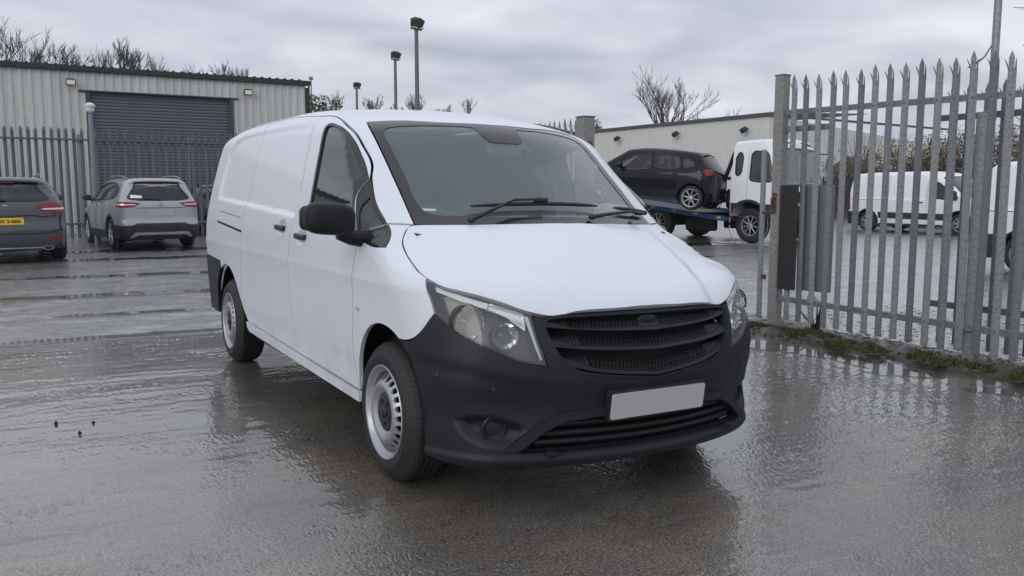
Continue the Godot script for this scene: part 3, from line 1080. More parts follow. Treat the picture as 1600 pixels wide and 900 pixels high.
	part(v, "underbody", mb, M.void_black)
	mb = MB.new()
	mb.slab(pv([-0.86, 0.35, 0.86, 0.35, 0.88, 0.95, 0.80, 1.35, 0.66, 1.74, -0.66, 1.74, -0.80, 1.35, -0.88, 0.95]), 0.03, Vector3(-1.50, 0, 0), Basis(Vector3.FORWARD, Vector3.UP, Vector3.RIGHT))
	part(v, "bulkhead", mb, M.interior_grey)
	mb = MB.new()
	mb.slab(pv([-0.02, 1.15, -0.10, 1.165, -0.30, 1.15, -0.50, 1.12, -0.55, 1.04, -0.48, 0.62, -0.02, 0.55]), 1.52, Vector3(0, 0, 0.76), Basis())
	mb.box(Vector3(-0.42, 1.15, 0.36), Vector3(0.2, 0.08, 0.42), 0.03)
	part(v, "dashboard", mb, M.interior)
	mb = MB.new()
	mb.lathe(ring_profile(0.185, 0.015), 36, Vector3(-0.66, 1.10, 0.36), rotz(-1.12))
	mb.box(Vector3(-0.65, 1.10, 0.36), Vector3(0.03, 0.33, 0.05), 0.01, rotz(0.45))
	mb.box(Vector3(-0.65, 1.10, 0.36), Vector3(0.03, 0.05, 0.33), 0.01, rotz(0.45))
	part(v, "steering_wheel", mb, M.interior)
	for z in [0.40, -0.22, -0.58]:
		mb = MB.new()
		mb.box(Vector3(-1.02, 0.78, z), Vector3(0.5, 0.16, 0.46 if z > 0 else 0.36), 0.06)
		mb.box(Vector3(-1.28, 1.16, z), Vector3(0.14, 0.66, 0.46 if z > 0 else 0.36), 0.06, rotz(0.2))
		mb.box(Vector3(-1.36, 1.57, z), Vector3(0.1, 0.18, 0.26), 0.04, rotz(0.15))
		part(v, "seat", mb, M.seat_cloth)
	mb = MB.new()
	panel(mb, sh, 0, pv([-1.36, 0.45, -1.36, 1.10, -0.42, 1.07, -0.42, 0.45]), [], 0.12, -0.07, 0.0)
	both(v, "door_card", mb, M.interior)
	mb = MB.new()
	panel(mb, sh, 1, pv([-1.5, 0.62, -1.5, -0.62, -0.80, -0.55, -0.80, 0.55]), [], 0.12, -0.05, 0.0)
	part(v, "headlining", mb, M.interior_grey)
	mb = MB.new()
	mb.box(Vector3(-0.52, 1.585, 0.0), Vector3(0.03, 0.07, 0.22), 0.012, rotz(0.3))
	part(v, "rear_view_mirror", mb, M.interior)
	mb = MB.new()
	mb.slab(rrect(0.075, 0.012, 0.003), 0.002, sh.pt(1, sh.to(1, Vector3(-0.178, 1.275, 0.617))) + Vector3(-0.01, -0.012, 0), Basis(Vector3(0.1, 0, -1).normalized(), Vector3(-0.6, 0.8, 0), Vector3(0.8, 0.6, 0)))
	part(v, "paper_slip", mb, M.paper)
	mb = MB.new()
	panel(mb, sh, 3, pv([-0.80, 0.36, 0.80, 0.36, 0.80, 1.66, -0.80, 1.66]), [], 0.06, 0.0, 0.01)
	panel(mb, sh, 3, pv([-0.80, 1.66, 0.80, 1.66, 0.6, 1.79, -0.6, 1.79]), [], 0.06, 0.0, 0.01)
	part(v, "rear_doors", mb, M.van_white)
	build_wipers(v, sh)

static func ring_profile(R: float, r: float, k := 10) -> Array:
	var o := []
	for j in k + 1:
		var a := TAU * j / k
		o.append(Vector2(R + cos(a) * r, sin(a) * r))
	return o

static func reversed(p: PackedVector2Array, from := 0, to := -1) -> PackedVector2Array:
	var o := PackedVector2Array()
	for k in range(p.size() - 1, -1, -1):
		if from > 0 and p[k].x < -3.335:
			continue
		if to > 0 and p[k].x > -3.335:
			continue
		o.append(p[k])
	return o

static func arch_before(p: PackedVector2Array, x_least: float) -> PackedVector2Array:
	var o := PackedVector2Array()
	for q in p:
		if q.x >= x_least - 1e-5:
			o.append(q)
	return o

static func arch_after(p: PackedVector2Array, x_most: float) -> PackedVector2Array:
	var o := PackedVector2Array()
	for q in p:
		if q.x <= x_most + 1e-5:
			o.append(q)
	return o

# a bowl of flat facets that each lean a little their own way
static func facets(mb: MB, prof: Array, seg: int, o: Vector3, b: Basis) -> void:
	for k in prof.size() - 1:
		for j in seg:
			var q := []
			for e in [[0, 0], [1, 0], [1, 1], [0, 1]]:
				var a = TAU * (j + e[1]) / seg
				var p: Vector2 = prof[k + e[0]]
				var wob := 0.009 * sin(j * 5.1 + k * 2.3 + e[0] * 3.0 + e[1] * 1.7)
				q.append(o + b * Vector3(cos(a) * p.x, p.y + wob, sin(a) * p.x))
			mb.face(q)

# the inside of a wheel arch: a half drum open below, its mouth at z = 0
static func arch_liner(r: float, y: float, depth: float) -> MB:
	var mb := MB.new()
	var n := 24
	for k in n:
		var a := [lerpf(-0.45, PI + 0.45, float(k) / n), lerpf(-0.45, PI + 0.45, float(k + 1) / n)]
		var p := [Vector3(cos(a[0]) * r, y + sin(a[0]) * r, -0.02), Vector3(cos(a[1]) * r, y + sin(a[1]) * r, -0.02)]
		var d := Vector3(0, 0, -depth)
		mb.face([p[0], p[1], p[1] + d, p[0] + d])
		mb.face([p[0] + d, p[1] + d, Vector3(0, y, -depth - 0.02)])
	return mb

func build_mirror(v: Node3D) -> void:
	var mb := MB.new()
	var b := roty(-0.12)
	mb.ball(Vector3(-0.20, 1.217, 1.120), Vector3(0.076, 0.075, 0.118), 40, b * rotx(-0.05), 0.60)
	var m := part(v, "door_mirror", mb, M.mirror_black)
	mb = MB.new()
	mb.tube([Vector3(-0.215, 1.150, 1.07), Vector3(-0.215, 1.128, 1.01), Vector3(-0.225, 1.122, 0.955), Vector3(-0.23, 1.12, 0.92)], [0.032, 0.036, 0.04, 0.05], 12)
	part(m, "mirror_arm", mb, M.mirror_black)
	mb = MB.new()
	mb.slab(rrect(0.20, 0.115, 0.03), 0.004, Vector3(-0.281, 1.217, 1.135), b * Basis(Vector3.BACK, Vector3.UP, Vector3.LEFT))
	part(m, "mirror_glass", mb, M.chrome)

func build_wipers(v: Node3D, sh: Shell) -> void:
	var on := func(x: float, z: float, h: float) -> Vector3:
		var p: Vector3 = sh.pt(1, sh.to(1, Vector3(x, 1.2, z)))
		return p + sh.nrm(p) * h
	# blades lie low across the glass, arms come up from the scuttle
	for w in [[[-0.012, 0.475, 0.02], [-0.025, 0.33, 0.045], [-0.055, 0.20, 0.055], [-0.052, 0.06, 0.05]], [[0.03, -0.20, 0.02], [0.0, -0.35, 0.045], [-0.06, -0.50, 0.05], [-0.10, -0.62, 0.045]]]:
		var mb := MB.new()
		var path := []
		for k in w: path.append(on.call(k[0], k[1], k[2]))
		mb.tube(path, [0.013, 0.009, 0.007, 0.006], 8)
		mb.ball(path[0], Vector3(0.02, 0.016, 0.02), 10)
		part(v, "wiper_arm", mb, M.black_plastic)
		mb = MB.new()
		var mid: Array = w[3]
		var z0: float = 0.40 if w[0][1] > 0 else -0.40
		var z1: float = -0.28 if w[0][1] > 0 else -0.70
		var bl := []
		for k in 9:
			var z := lerpf(z0, z1, k / 8.0)
			bl.append(on.call(0.046 - 0.115 - 0.30 * z * z + 0.02, z, 0.022))
		mb.tube(bl, [0.005, 0.010, 0.011, 0.012, 0.012, 0.012, 0.011, 0.010, 0.005], 6)
		mb.box(path[3].lerp(bl[4], 0.2), Vector3(0.02, 0.025, 0.09), 0.008)
		part(v, "wiper_blade", mb, M.black_plastic)
	var mb := MB.new()
	var path := []
	for k in 15:
		var z := lerpf(-0.60, 0.60, k / 14.0)
		path.append(on.call(0.094 - 0.385 * z * z, z, -0.008))
	mb.tube(path, Array(range(15)).map(func(_k): return 0.014), 6)
	part(v, "scuttle_panel", mb, M.black_plastic)

# grille slats, lower grille, number plate, headlights, fog lamps
func build_van_face(v: Node3D, sh: Shell, grille: PackedVector2Array, intake: PackedVector2Array, fog: PackedVector2Array) -> void:
	var mb := MB.new()
	panel(mb, sh, 2, inset(grille, 0.02), [], 0.05, -0.10, 0.0)
	panel(mb, sh, 2, inset(intake, 0.02), [], 0.05, -0.09, 0.0)
	part(v, "radiator_void", mb, M.void_black)
	mb = MB.new()
	panel(mb, sh, 2, inset(grille, -0.001), [inset(grille, -0.014)], 0.02, -0.004, 0.03)
	part(v, "grille_surround", mb, M.bumper)
	var slats := [
		[[0.0, 0.781, 0.38, 0.794, 0.46, 0.815, 0.52, 0.826], [0.0, 0.763, 0.33, 0.777, 0.52, 0.796], [0.0, 0.833, 0.40, 0.833, 0.52, 0.826], 0.40],
		[[0.0, 0.702, 0.38, 0.722, 0.45, 0.742, 0.505, 0.752], [0.0, 0.683, 0.30, 0.696, 0.51, 0.718], [0.0, 0.738, 0.36, 0.752, 0.505, 0.758], 0.36],
		[[0.0, 0.590, 0.33, 0.632, 0.41, 0.664, 0.465, 0.678], [0.0, 0.572, 0.27, 0.600, 0.44, 0.637], [0.0, 0.625, 0.32, 0.666, 0.465, 0.684], 0.33]]
	for sl in slats:
		var top := Shell.pchip(sl[2], 0.0, 0.55, 0.0)
		var mid := Shell.pchip(sl[0], 0.0, 0.55, 0.0)
		var bot := Shell.pchip(sl[1], 0.0, 0.55, 0.0)
		var at := func(t: PackedFloat32Array, z: float) -> float: return t[clampi(int(absf(z) / 0.55 * (Shell.NX - 1)), 0, Shell.NX - 1)]
		var zmost := 0.515 if sl == slats[0] else (0.495 if sl == slats[1] else 0.452)
		# the surface of the nose found from z and y, pushed in by a depth
		var on := func(z: float, y: float, dep: float) -> Vector3:
			var p := sh.solve(Vector3(-0.2, y, z), Vector3(1, 0, 0), 1.6)
			return p + Vector3(-dep, 0, 0)
		mb = MB.new()
		var n := 40
		var prof := []   # rows of the bar from its inner top edge round the front to its underside
		for j in n + 1:
			var z := lerpf(-zmost, zmost, float(j) / n)
			var ym: float = at.call(mid, z)
			var yb: float = at.call(bot, z)
			prof.append([on.call(z, ym, 0.022), on.call(z, ym - 0.003, 0.014), on.call(z, yb + 0.004, 0.006), on.call(z, yb, 0.012), on.call(z, yb - 0.006, 0.06)])
		for j in n:
			for r in 4:
				mb.face([prof[j][r], prof[j + 1][r], prof[j + 1][r + 1], prof[j][r + 1]])
		for s in [-1.0, 1.0]:   # solid ends beside the mesh
			var m := 8
			for j in m:
				var za = s * lerpf(sl[3], zmost, float(j) / m)
				var zb = s * lerpf(sl[3], zmost, float(j + 1) / m)
				mb.face([on.call(za, at.call(mid, za), 0.022), on.call(zb, at.call(mid, zb), 0.022), on.call(zb, at.call(top, zb), 0.035), on.call(za, at.call(top, za), 0.05)])
		var bar := part(v, "grille_slat", mb, M.grille)
		mb = MB.new()
		var rows := 3 if sl == slats[0] else 2
		var cols := int(sl[3] * 2 / 0.0185)
		for cx in cols:
			for cy in rows:
				var zc := (float(cx) + 0.5 + (0.25 if cy % 2 else -0.25)) / cols
				var ca := []
				for j in 8:
					var q := TAU * (j + 0.5) / 8
					var mx := maxf(absf(cos(q)), absf(sin(q)))
					ca.append([Vector2(cos(q), sin(q)) / mx * 0.5, Vector2(cos(q) * 0.34, sin(q) * 0.36)])
				var blank: bool = sl == slats[0] and absf(zc - 0.5) * sl[3] * 2 < 0.058
				var pos := func(p: Vector2, dep: float) -> Vector3:
					var z: float = lerpf(-sl[3], sl[3], clampf(zc + p.x / cols, 0.0, 1.0))
					var t: float = (cy + 0.5 + p.y) / rows
					return on.call(z, lerpf(at.call(mid, z), at.call(top, z), t), lerpf(0.022, 0.05, t) + dep)
				if blank:
					mb.face([pos.call(Vector2(-0.5, -0.5), 0.0), pos.call(Vector2(0.5, -0.5), 0.0), pos.call(Vector2(0.5, 0.5), 0.0), pos.call(Vector2(-0.5, 0.5), 0.0)])
					continue
				for j in 8:
					var a: Array = ca[j]
					var b: Array = ca[(j + 1) % 8]
					var i0: Vector3 = pos.call(a[1], 0.0)
					var i1: Vector3 = pos.call(b[1], 0.0)
					mb.face([pos.call(a[0], 0.0), pos.call(b[0], 0.0), i1, i0])
					mb.face([i0, i1, i1 + Vector3(-0.008, 0, 0), i0 + Vector3(-0.008, 0, 0)])
		part(bar, "mesh_insert", mb, M.grille).set_meta("kind", "stuff")
	mb = MB.new()
	mb.ball(Vector3(0.745, 0.806, 0.0), Vector3(0.02, 0.024, 0.055), 20, Basis(), 0.8)
	part(v, "blank_badge", mb, M.grille)
	# lower grille
	for y in [0.388, 0.348, 0.312]:
		mb = MB.new()
		var path := []
		var zz := 0.46 if y > 0.37 else (0.525 if y > 0.33 else 0.55)
		for k in 21:
			var z := lerpf(-zz, zz, k / 20.0)
			path.append(sh.solve(Vector3(-0.2, y, z), Vector3(1, 0, 0), 1.6) + Vector3(-0.028, 0, 0))
		mb.tube(path, Array(range(21)).map(func(_k): return 0.0105), 6, true, 1.6)
		part(v, "lower_grille_bar", mb, M.grille)
	# number plate without writing
	var pb := Basis(Vector3(0, 0, -1), Vector3(0.12, 0.993, 0), Vector3(0.993, -0.12, 0)).orthonormalized()
	mb = MB.new()
	mb.slab(rrect(0.535, 0.130, 0.012), 0.03, Vector3(0.846, 0.462, 0), pb)
	var holder := part(v, "number_plate_holder", mb, M.black_plastic)
	mb = MB.new()
	mb.slab(rrect(0.52, 0.112, 0.010), 0.005, Vector3(0.852, 0.461, 0), pb)
	part(holder, "number_plate", mb, M.plate_grey)
	# parking sensors and towing-eye cap
	for p in [Vector3(0.665, 0.539, 0.722), Vector3(0.484, 0.589, 0.904), Vector3(0.70, 0.53, -0.70), Vector3(0.80, 0.50, -0.42)]:
		var q: Vector3 = sh.pt(2, sh.to(2, p))
		var nn := sh.nrm(q)
		mb = MB.new()
		var bx := nn.cross(Vector3.UP).normalized()
		mb.lathe([Vector2(0.0115, -0.02), Vector2(0.0115, -0.010), Vector2(0.009, -0.008), Vector2(0.0, -0.008)], 16, q, Basis(bx, nn, bx.cross(nn)))
		part(v, "parking_sensor", mb, M.black_plastic)
	mb = MB.new()
	panel(mb, sh, 2, crv([sh.to(2, Vector3(0.76, 0.515, 0.483)), sh.to(2, Vector3(0.778, 0.513, 0.418)), sh.to(2, Vector3(0.773, 0.460, 0.407)), sh.to(2, Vector3(0.756, 0.457, 0.466))], 0.02, true), [], 0.02, 0.0022, 0.006)
	part(v, "towing_eye_cap", mb, M.bumper)
	# fog lamp blanks
	for s in [1.0, -1.0]:
		var q: Vector3 = sh.pt(2, sh.to(2, Vector3(0.657, 0.375, 0.715)))
		var nn := (sh.nrm(q) + Vector3(0.5, 0, 0)).normalized()
		q = q - sh.nrm(q) * 0.042
		q.z *= s; nn.z *= s
		var bx := nn.cross(Vector3.UP).normalized()
		mb = MB.new()
		mb.lathe([Vector2(0.056, -0.01), Vector2(0.054, 0.012), Vector2(0.047, 0.016), Vector2(0.041, 0.012), Vector2(0.039, 0.002), Vector2(0.030, 0.004), Vector2(0.0, 0.006)], 32, q, Basis(bx, nn, bx.cross(nn)))
		part(v, "fog_lamp_cover", mb, M.bumper)
	# headlights
	var lamp := join([sh.tos(2, [0.345, 0.972, 0.868, 0.38, 0.935, 0.877, 0.415, 0.885, 0.885, 0.440, 0.841, 0.883], 0.02), sh.tos(2, [0.440, 0.841, 0.883, 0.518, 0.790, 0.843, 0.600, 0.745, 0.784, 0.666, 0.702, 0.701, 0.708, 0.668, 0.629, 0.752, 0.647, 0.530], 0.02), sh.tos(2, [0.752, 0.647, 0.530, 0.745, 0.67, 0.533, 0.707, 0.777, 0.556, 0.680, 0.848, 0.563], 0.02), sh.tos(2, [0.666, 0.860, 0.573, 0.608, 0.891, 0.655, 0.540, 0.920, 0.735, 0.492, 0.934, 0.785, 0.445, 0.945, 0.828, 0.350, 0.974, 0.865], 0.02)])
	var drl: PackedVector2Array = sh.tos(2, [0.385, 0.962, 0.860, 0.40, 0.938, 0.864, 0.511, 0.904, 0.799, 0.588, 0.874, 0.716, 0.58, 0.899, 0.706, 0.505, 0.926, 0.785])
	var ind: PackedVector2Array = sh.tos(2, [0.590, 0.874, 0.713, 0.583, 0.898, 0.703, 0.615, 0.885, 0.655, 0.664, 0.856, 0.585, 0.690, 0.785, 0.590, 0.645, 0.838, 0.650])
	var strip: PackedVector2Array = sh.tos(2, [0.667, 0.846, 0.585, 0.680, 0.842, 0.572, 0.706, 0.777, 0.560, 0.745, 0.672, 0.538, 0.741, 0.664, 0.545, 0.700, 0.770, 0.570])
	for s in [1.0, -1.0]:
		var hl := group_part(v, "headlight")
		var fin := func(called: String, m_: MB, mm: Material) -> void:
			part(hl, called, m_ if s > 0 else m_.mirrored(), mm)
		mb = MB.new()
		panel(mb, sh, 2, inset(lamp, 0.004), [], 0.025, -0.075, 0.0)
		rim(mb, sh, 2, dense(inset(lamp, -0.004), 0.02), -0.004, 0.075)
		fin.call("housing", mb, M.lamp_housing)
		for q in [[Vector3(0.568, 0.810, 0.772), 0.070], [Vector3(0.668, 0.758, 0.652), 0.056]]:
			mb = MB.new()
			var o: Vector3 = q[0]
			var r: float = q[1]
			var pr := []
			for k in 5:
				var t := k / 4.0
				pr.append(Vector2(lerpf(0.010, r, t), -0.075 + 0.075 * pow(t, 1.6)))
			var b := roty(-0.12) * Basis(Vector3(0, 0, 1), Vector3(1, 0, 0), Vector3(0, 1, 0))
			facets(mb, pr, 16, o + Vector3(-0.035, 0, 0), b)
			fin.call("reflector", mb, M.lamp_chrome)
			mb = MB.new()
			mb.lathe([Vector2(r, 0.0), Vector2(r + 0.005, 0.004), Vector2(r + 0.012, -0.02)], 28, o + Vector3(-0.035, 0, 0), b)
			fin.call("bezel", mb, M.lamp_bezel)
			mb = MB.new()
			mb.ball(o + Vector3(-0.085, 0, 0), Vector3(0.02, 0.007, 0.007), 12)
			fin.call("bulb", mb, M.lens_grey)
		mb = MB.new()
		panel(mb, sh, 2, drl, [], 0.02, -0.018, 0.012)
		fin.call("running_light", mb, M.lamp_white)
		mb = MB.new()
		panel(mb, sh, 2, ind, [], 0.012, -0.020, 0.012, func(p: Vector3) -> float: return 0.004 * absf(sin(p.z * 260.0)) + 0.003 * absf(sin(p.y * 260.0)))
		fin.call("indicator", mb, M.lamp_flutes)
		mb = MB.new()
		panel(mb, sh, 2, strip, [], 0.02, -0.012, 0.01)
		fin.call("trim_strip", mb, M.lamp_trim)
		mb = MB.new()
		panel(mb, sh, 2, inset(lamp, 0.0035), [], 0.025, -0.0025, 0.0)
		fin.call("lens", mb, M.clear)

# ------------------------------------------------------------------ the yard: rough wet asphalt near by, wet concrete bays beyond
func build_ground() -> void:
	var fine := noise(31, 1.0, 3)
	fine.fractal_gain = 0.55
	var mid := noise(32, 1.0, 3)
	var wide := noise(33, 1.0, 4)
	var o := Vector3(3.575, 0, 2.372)
	# rings that widen with distance from where one stands
	var asphalt := MB.new()
	var concrete := MB.new()
	var na := 900
	var a0 := deg_to_rad(239.06 - 33.0)     # the part of the yard that lies in view gets the fine mesh
	var a1 := deg_to_rad(239.06 + 33.0)
	var radii := PackedFloat32Array()
	var r := 2.1
	while r < 75.0:
		radii.append(r)
		r *= 1.0036 if r < 9.0 else (1.0085 if r < 30.0 else 1.03)
	var nr := radii.size()
	var pos := PackedVector3Array(); pos.resize(nr * (na + 1))
	var col := PackedColorArray(); col.resize(nr * (na + 1))
	var kind := PackedByteArray(); kind.resize(nr * (na + 1))
	for j in nr:
		for k in na + 1:
			var a := lerpf(a0, a1, float(k) / na)
			var p := o + Vector3(sin(a) * radii[j], 0, cos(a) * radii[j])
			var q := j * (na + 1) + k
			var s := surface(p.x, p.z, fine, mid, wide, radii[j])
			p.y = s[0]
			pos[q] = p
			col[q] = s[1]
			kind[q] = s[2]
	var nor := PackedVector3Array(); nor.resize(pos.size())
	for j in nr:
		for k in na + 1:
			var q := j * (na + 1) + k
			var dk := pos[q + (1 if k < na else 0)] - pos[q - (1 if k > 0 else 0)]
			var dj := pos[q + (na + 1 if j < nr - 1 else 0)] - pos[q - (na + 1 if j > 0 else 0)]
			var m := dk.cross(dj).normalized()
			nor[q] = m if m.y > 0 else -m
	for which in 2:
		var mb: MB = [asphalt, concrete][which]
		mb.v = pos; mb.n = nor; mb.c = col
		mb.uv.resize(pos.size())
		for q in pos.size():
			mb.uv[q] = Vector2(pos[q].x, pos[q].z)
		for j in nr - 1:
			for k in na:
				var q := j * (na + 1) + k
				if kind[q] != which:
					continue
				mb.ix.append_array(PackedInt32Array([q, q + 1, q + na + 2, q, q + na + 2, q + na + 1]))
	compact(asphalt); compact(concrete)
	struct("asphalt_yard", asphalt, M.asphalt)
	struct("concrete_yard", concrete, M.concrete)
	# the rest of the ground, out to the horizon and behind
	var rest := MB.new()
	var ns := 64
	var rad := [0.02, 2.12, 6.0, 14.0, 30.0, 74.0, 300.0]
	for j in rad.size():
		for k in ns + 1:
			var a := lerpf(a1, a0 + TAU, float(k) / ns)
			var p: Vector3 = o + Vector3(sin(a) * rad[j], 0, cos(a) * rad[j])
			p.y = ground_y(p.x, p.z) - 0.002
			rest.vert(p, Vector3.UP, Vector2(p.x, p.z))
			rest.c.append(Color(0.085, 0.083, 0.080))
	for j in rad.size() - 1:
		for k in ns:
			var q := j * (ns + 1) + k
			rest.tri(q, q + 1, q + ns + 2); rest.tri(q, q + ns + 2, q + ns + 1)
	for side_ in 2:   # before the fine mesh begins and beyond where it ends
		for k in 24:
			var b0 := lerpf(a0, a1, k / 24.0)
			var b1 := lerpf(a0, a1, (k + 1) / 24.0)
			var r0: float = [0.02, 73.5][side_]
			var r1: float = [2.12, 300.0][side_]
			var s := rest.v.size()
			for e in [[b0, r0], [b1, r0], [b1, r1], [b0, r1]]:
				var p: Vector3 = o + Vector3(sin(e[0]) * e[1], 0, cos(e[0]) * e[1])
				p.y = ground_y(p.x, p.z) - 0.004
				rest.vert(p, Vector3.UP, Vector2(p.x, p.z))
				rest.c.append(Color(0.085, 0.083, 0.080))
			rest.tri(s, s + 1, s + 2); rest.tri(s, s + 2, s + 3)
	struct("ground", rest, M.asphalt)

static func compact(mb: MB) -> void:   # drop the vertices that no triangle uses
	var to := PackedInt32Array(); to.resize(mb.v.size()); to.fill(-1)
	var v := PackedVector3Array(); var n := PackedVector3Array(); var uv := PackedVector2Array(); var c := PackedColorArray()
	for k in mb.ix.size():
		var q := mb.ix[k]
		if to[q] < 0:
			to[q] = v.size()
			v.append(mb.v[q]); n.append(mb.n[q]); uv.append(mb.uv[q]); c.append(mb.c[q])
		mb.ix[k] = to[q]
	mb.v = v; mb.n = n; mb.uv = uv; mb.c = c

# height, base colour and kind (0 asphalt, 1 concrete) of the yard at a spot
func surface(x: float, z: float, fine: FastNoiseLite, mid: FastNoiseLite, wide: FastNoiseLite, far: float) -> Array:
	var h := ground_y(x, z)
	var w1 := wide.get_noise_2d(x * 0.35, z * 0.35)
	var w2 := wide.get_noise_2d(x * 1.3 + 40.0, z * 0.8)
	var edge := -4.66 + 0.06 * mid.get_noise_2d(z * 1.5, 3.0)
	var is_concrete := x < edge or z < -5.1 + 0.1 * w2
	var c: Color
	if not is_concrete:
		var f := fine.get_noise_2d(x * 42.0, z * 42.0)
		var g := mid.get_noise_2d(x * 11.0, z * 6.0)
		var drag := mid.get_noise_2d(x * 7.0 + 9.0, z * 0.7)
		# worn patches where the binder has gone: short chips and cracks, mostly across the way in
		var worn := smoothstep(-0.10, 0.35, wide.get_noise_2d(x * 1.1 + 70.0, z * 0.55 + 9.0) + 0.25 * g)
		var crack := smoothstep(0.80, 0.97, 1.0 - 3.2 * absf(mid.get_noise_2d(x * 17.0 + 5.0, z * 8.0))) * smoothstep(-0.1, 0.25, mid.get_noise_2d(x * 5.0 + 33.0, z * 3.0))
		h -= crack * (0.0012 + 0.0040 * worn)
		h += f * (0.0009 + 0.0011 * worn) + g * 0.0007 + drag * 0.0012 + w2 * 0.004
		var dirt := smoothstep(0.05, 0.5, w2 + 0.35 * w1)
		c = Color(0.205, 0.185, 0.158).lerp(Color(0.29, 0.235, 0.165), dirt * 0.7)
		c = c.lerp(Color(0.13, 0.118, 0.102), smoothstep(0.1, 0.6, -w2) * 0.7)
		c *= (1.0 + 0.45 * f + 0.12 * g) * (1.0 - 0.45 * crack)
		return [h, c, 0]
	# bays of about three metres, joints across the way in
	var jx := [-4.70, -6.35, -8.22, -10.95, -14.6, -18.3, -21.8, -25.3, -29.0]
	var dj := 9.0
	for q in jx:
		dj = minf(dj, absf(x - q + 0.03 * mid.get_noise_2d(z * 0.7, q)))
	var zl := fposmod(z + 1.1, 3.7)
	var dz := minf(zl, 3.7 - zl) if x < -4.7 else 9.0
	var f2 := fine.get_noise_2d(x * 24.0, z * 24.0)
	var g2 := mid.get_noise_2d(x * 3.1, z * 3.6)
	var brush := mid.get_noise_2d(x * 14.0, z * 1.6)
	var chip := smoothstep(0.80, 0.97, 1.0 - 3.0 * absf(mid.get_noise_2d(x * 7.0 + 5.0, z * 3.0))) * smoothstep(-0.05, 0.3, mid.get_noise_2d(x * 1.7 + 33.0, z * 1.1))
	h -= chip * 0.006
	h += f2 * 0.0016 + brush * 0.0010 + g2 * 0.0022 + w1 * 0.008
	h -= 0.012 * (1.0 - smoothstep(0.0, 0.10, dj)) + 0.010 * (1.0 - smoothstep(0.0, 0.06, dz))
	h -= 0.010 * smoothstep(0.1, 0.5, -w2)
	c = Color(0.24, 0.235, 0.225).lerp(Color(0.13, 0.125, 0.115), smoothstep(-0.2, 0.6, w2))
	c = c.lerp(Color(0.05, 0.048, 0.044), (1.0 - smoothstep(0.015, 0.05, dj + 0.02 * g2)) * 0.8)
	c *= (1.0 + 0.25 * f2 + 0.15 * g2) * (1.0 - 0.6 * chip)
	return [h, c, 1]

# shallow water lying in the joints and hollows of the concrete bays and along the tarmac's edge
func build_puddles() -> void:
	var mid := noise(32, 1.0, 3)
	var wide := noise(33, 1.0, 4)
	var shape := noise(37, 1.0, 4)
	var spots := [[-4.80, 1.9, 0.14, 1.3], [-5.0, 3.4, 0.20, 0.7], [-6.42, 1.2, 0.12, 1.2], [-8.3, 1.4, 0.28, 2.4], [-11.0, 0.9, 0.25, 2.6], [-14.5, -0.2, 0.4, 2.6], [-17.0, -0.6, 0.7, 2.6], [-0.62, -3.66, 1.0, 0.24], [-1.95, -3.5, 0.5, 0.24], [-9.5, -9.0, 0.16, 2.0], [-12.5, -12.6, 0.5, 2.0]]
	var n := 0
	for sp in spots:
		var mb := MB.new()
		var nx := 60
		var nz := 60
		var grid := PackedInt32Array()
		grid.resize((nx + 1) * (nz + 1))
		grid.fill(-1)
		var inside := func(x: float, z: float) -> bool:
			var u := Vector2((x - sp[0]) / sp[2], (z - sp[1]) / sp[3]).length()
			return u + 0.75 * shape.get_noise_2d(x * 1.3 + 3.0, z * 0.9) + 0.25 * shape.get_noise_2d(x * 5.0, z * 4.0) < 0.85
		for i in nx:
			for j in nz:
				var x: float = sp[0] + sp[2] * lerpf(-1.5, 1.5, (i + 0.5) / nx)
				var z: float = sp[1] + sp[3] * lerpf(-1.5, 1.5, (j + 0.5) / nz)
				if not inside.call(x, z):
					continue
				var q := []
				for e in [[0, 0], [1, 0], [1, 1], [0, 1]]:
					var at: int = (i + e[0]) * (nz + 1) + j + e[1]
					if grid[at] < 0:
						var px: float = sp[0] + sp[2] * lerpf(-1.5, 1.5, float(i + e[0]) / nx)
						var pz: float = sp[1] + sp[3] * lerpf(-1.5, 1.5, float(j + e[1]) / nz)
						grid[at] = mb.vert(Vector3(px, ground_y(px, pz) + 0.0065, pz), Vector3.UP, Vector2(px, pz))
					q.append(grid[at])
				mb.tri(q[0], q[1], q[2]); mb.tri(q[0], q[2], q[3])
		if mb.v.size() > 0:
			struct("puddle_water", mb, M.water)

func water_material() -> StandardMaterial3D:
	var m := pane(Color(0.035, 0.034, 0.032), 0.35, 0.015)
	m.normal_enabled = true
	m.normal_texture = ntex(512, 55, 0.02, 3, [], 2.0)
	m.normal_scale = 0.02
	m.uv1_scale = Vector3(1.0, 1.0, 1.0)
	return m

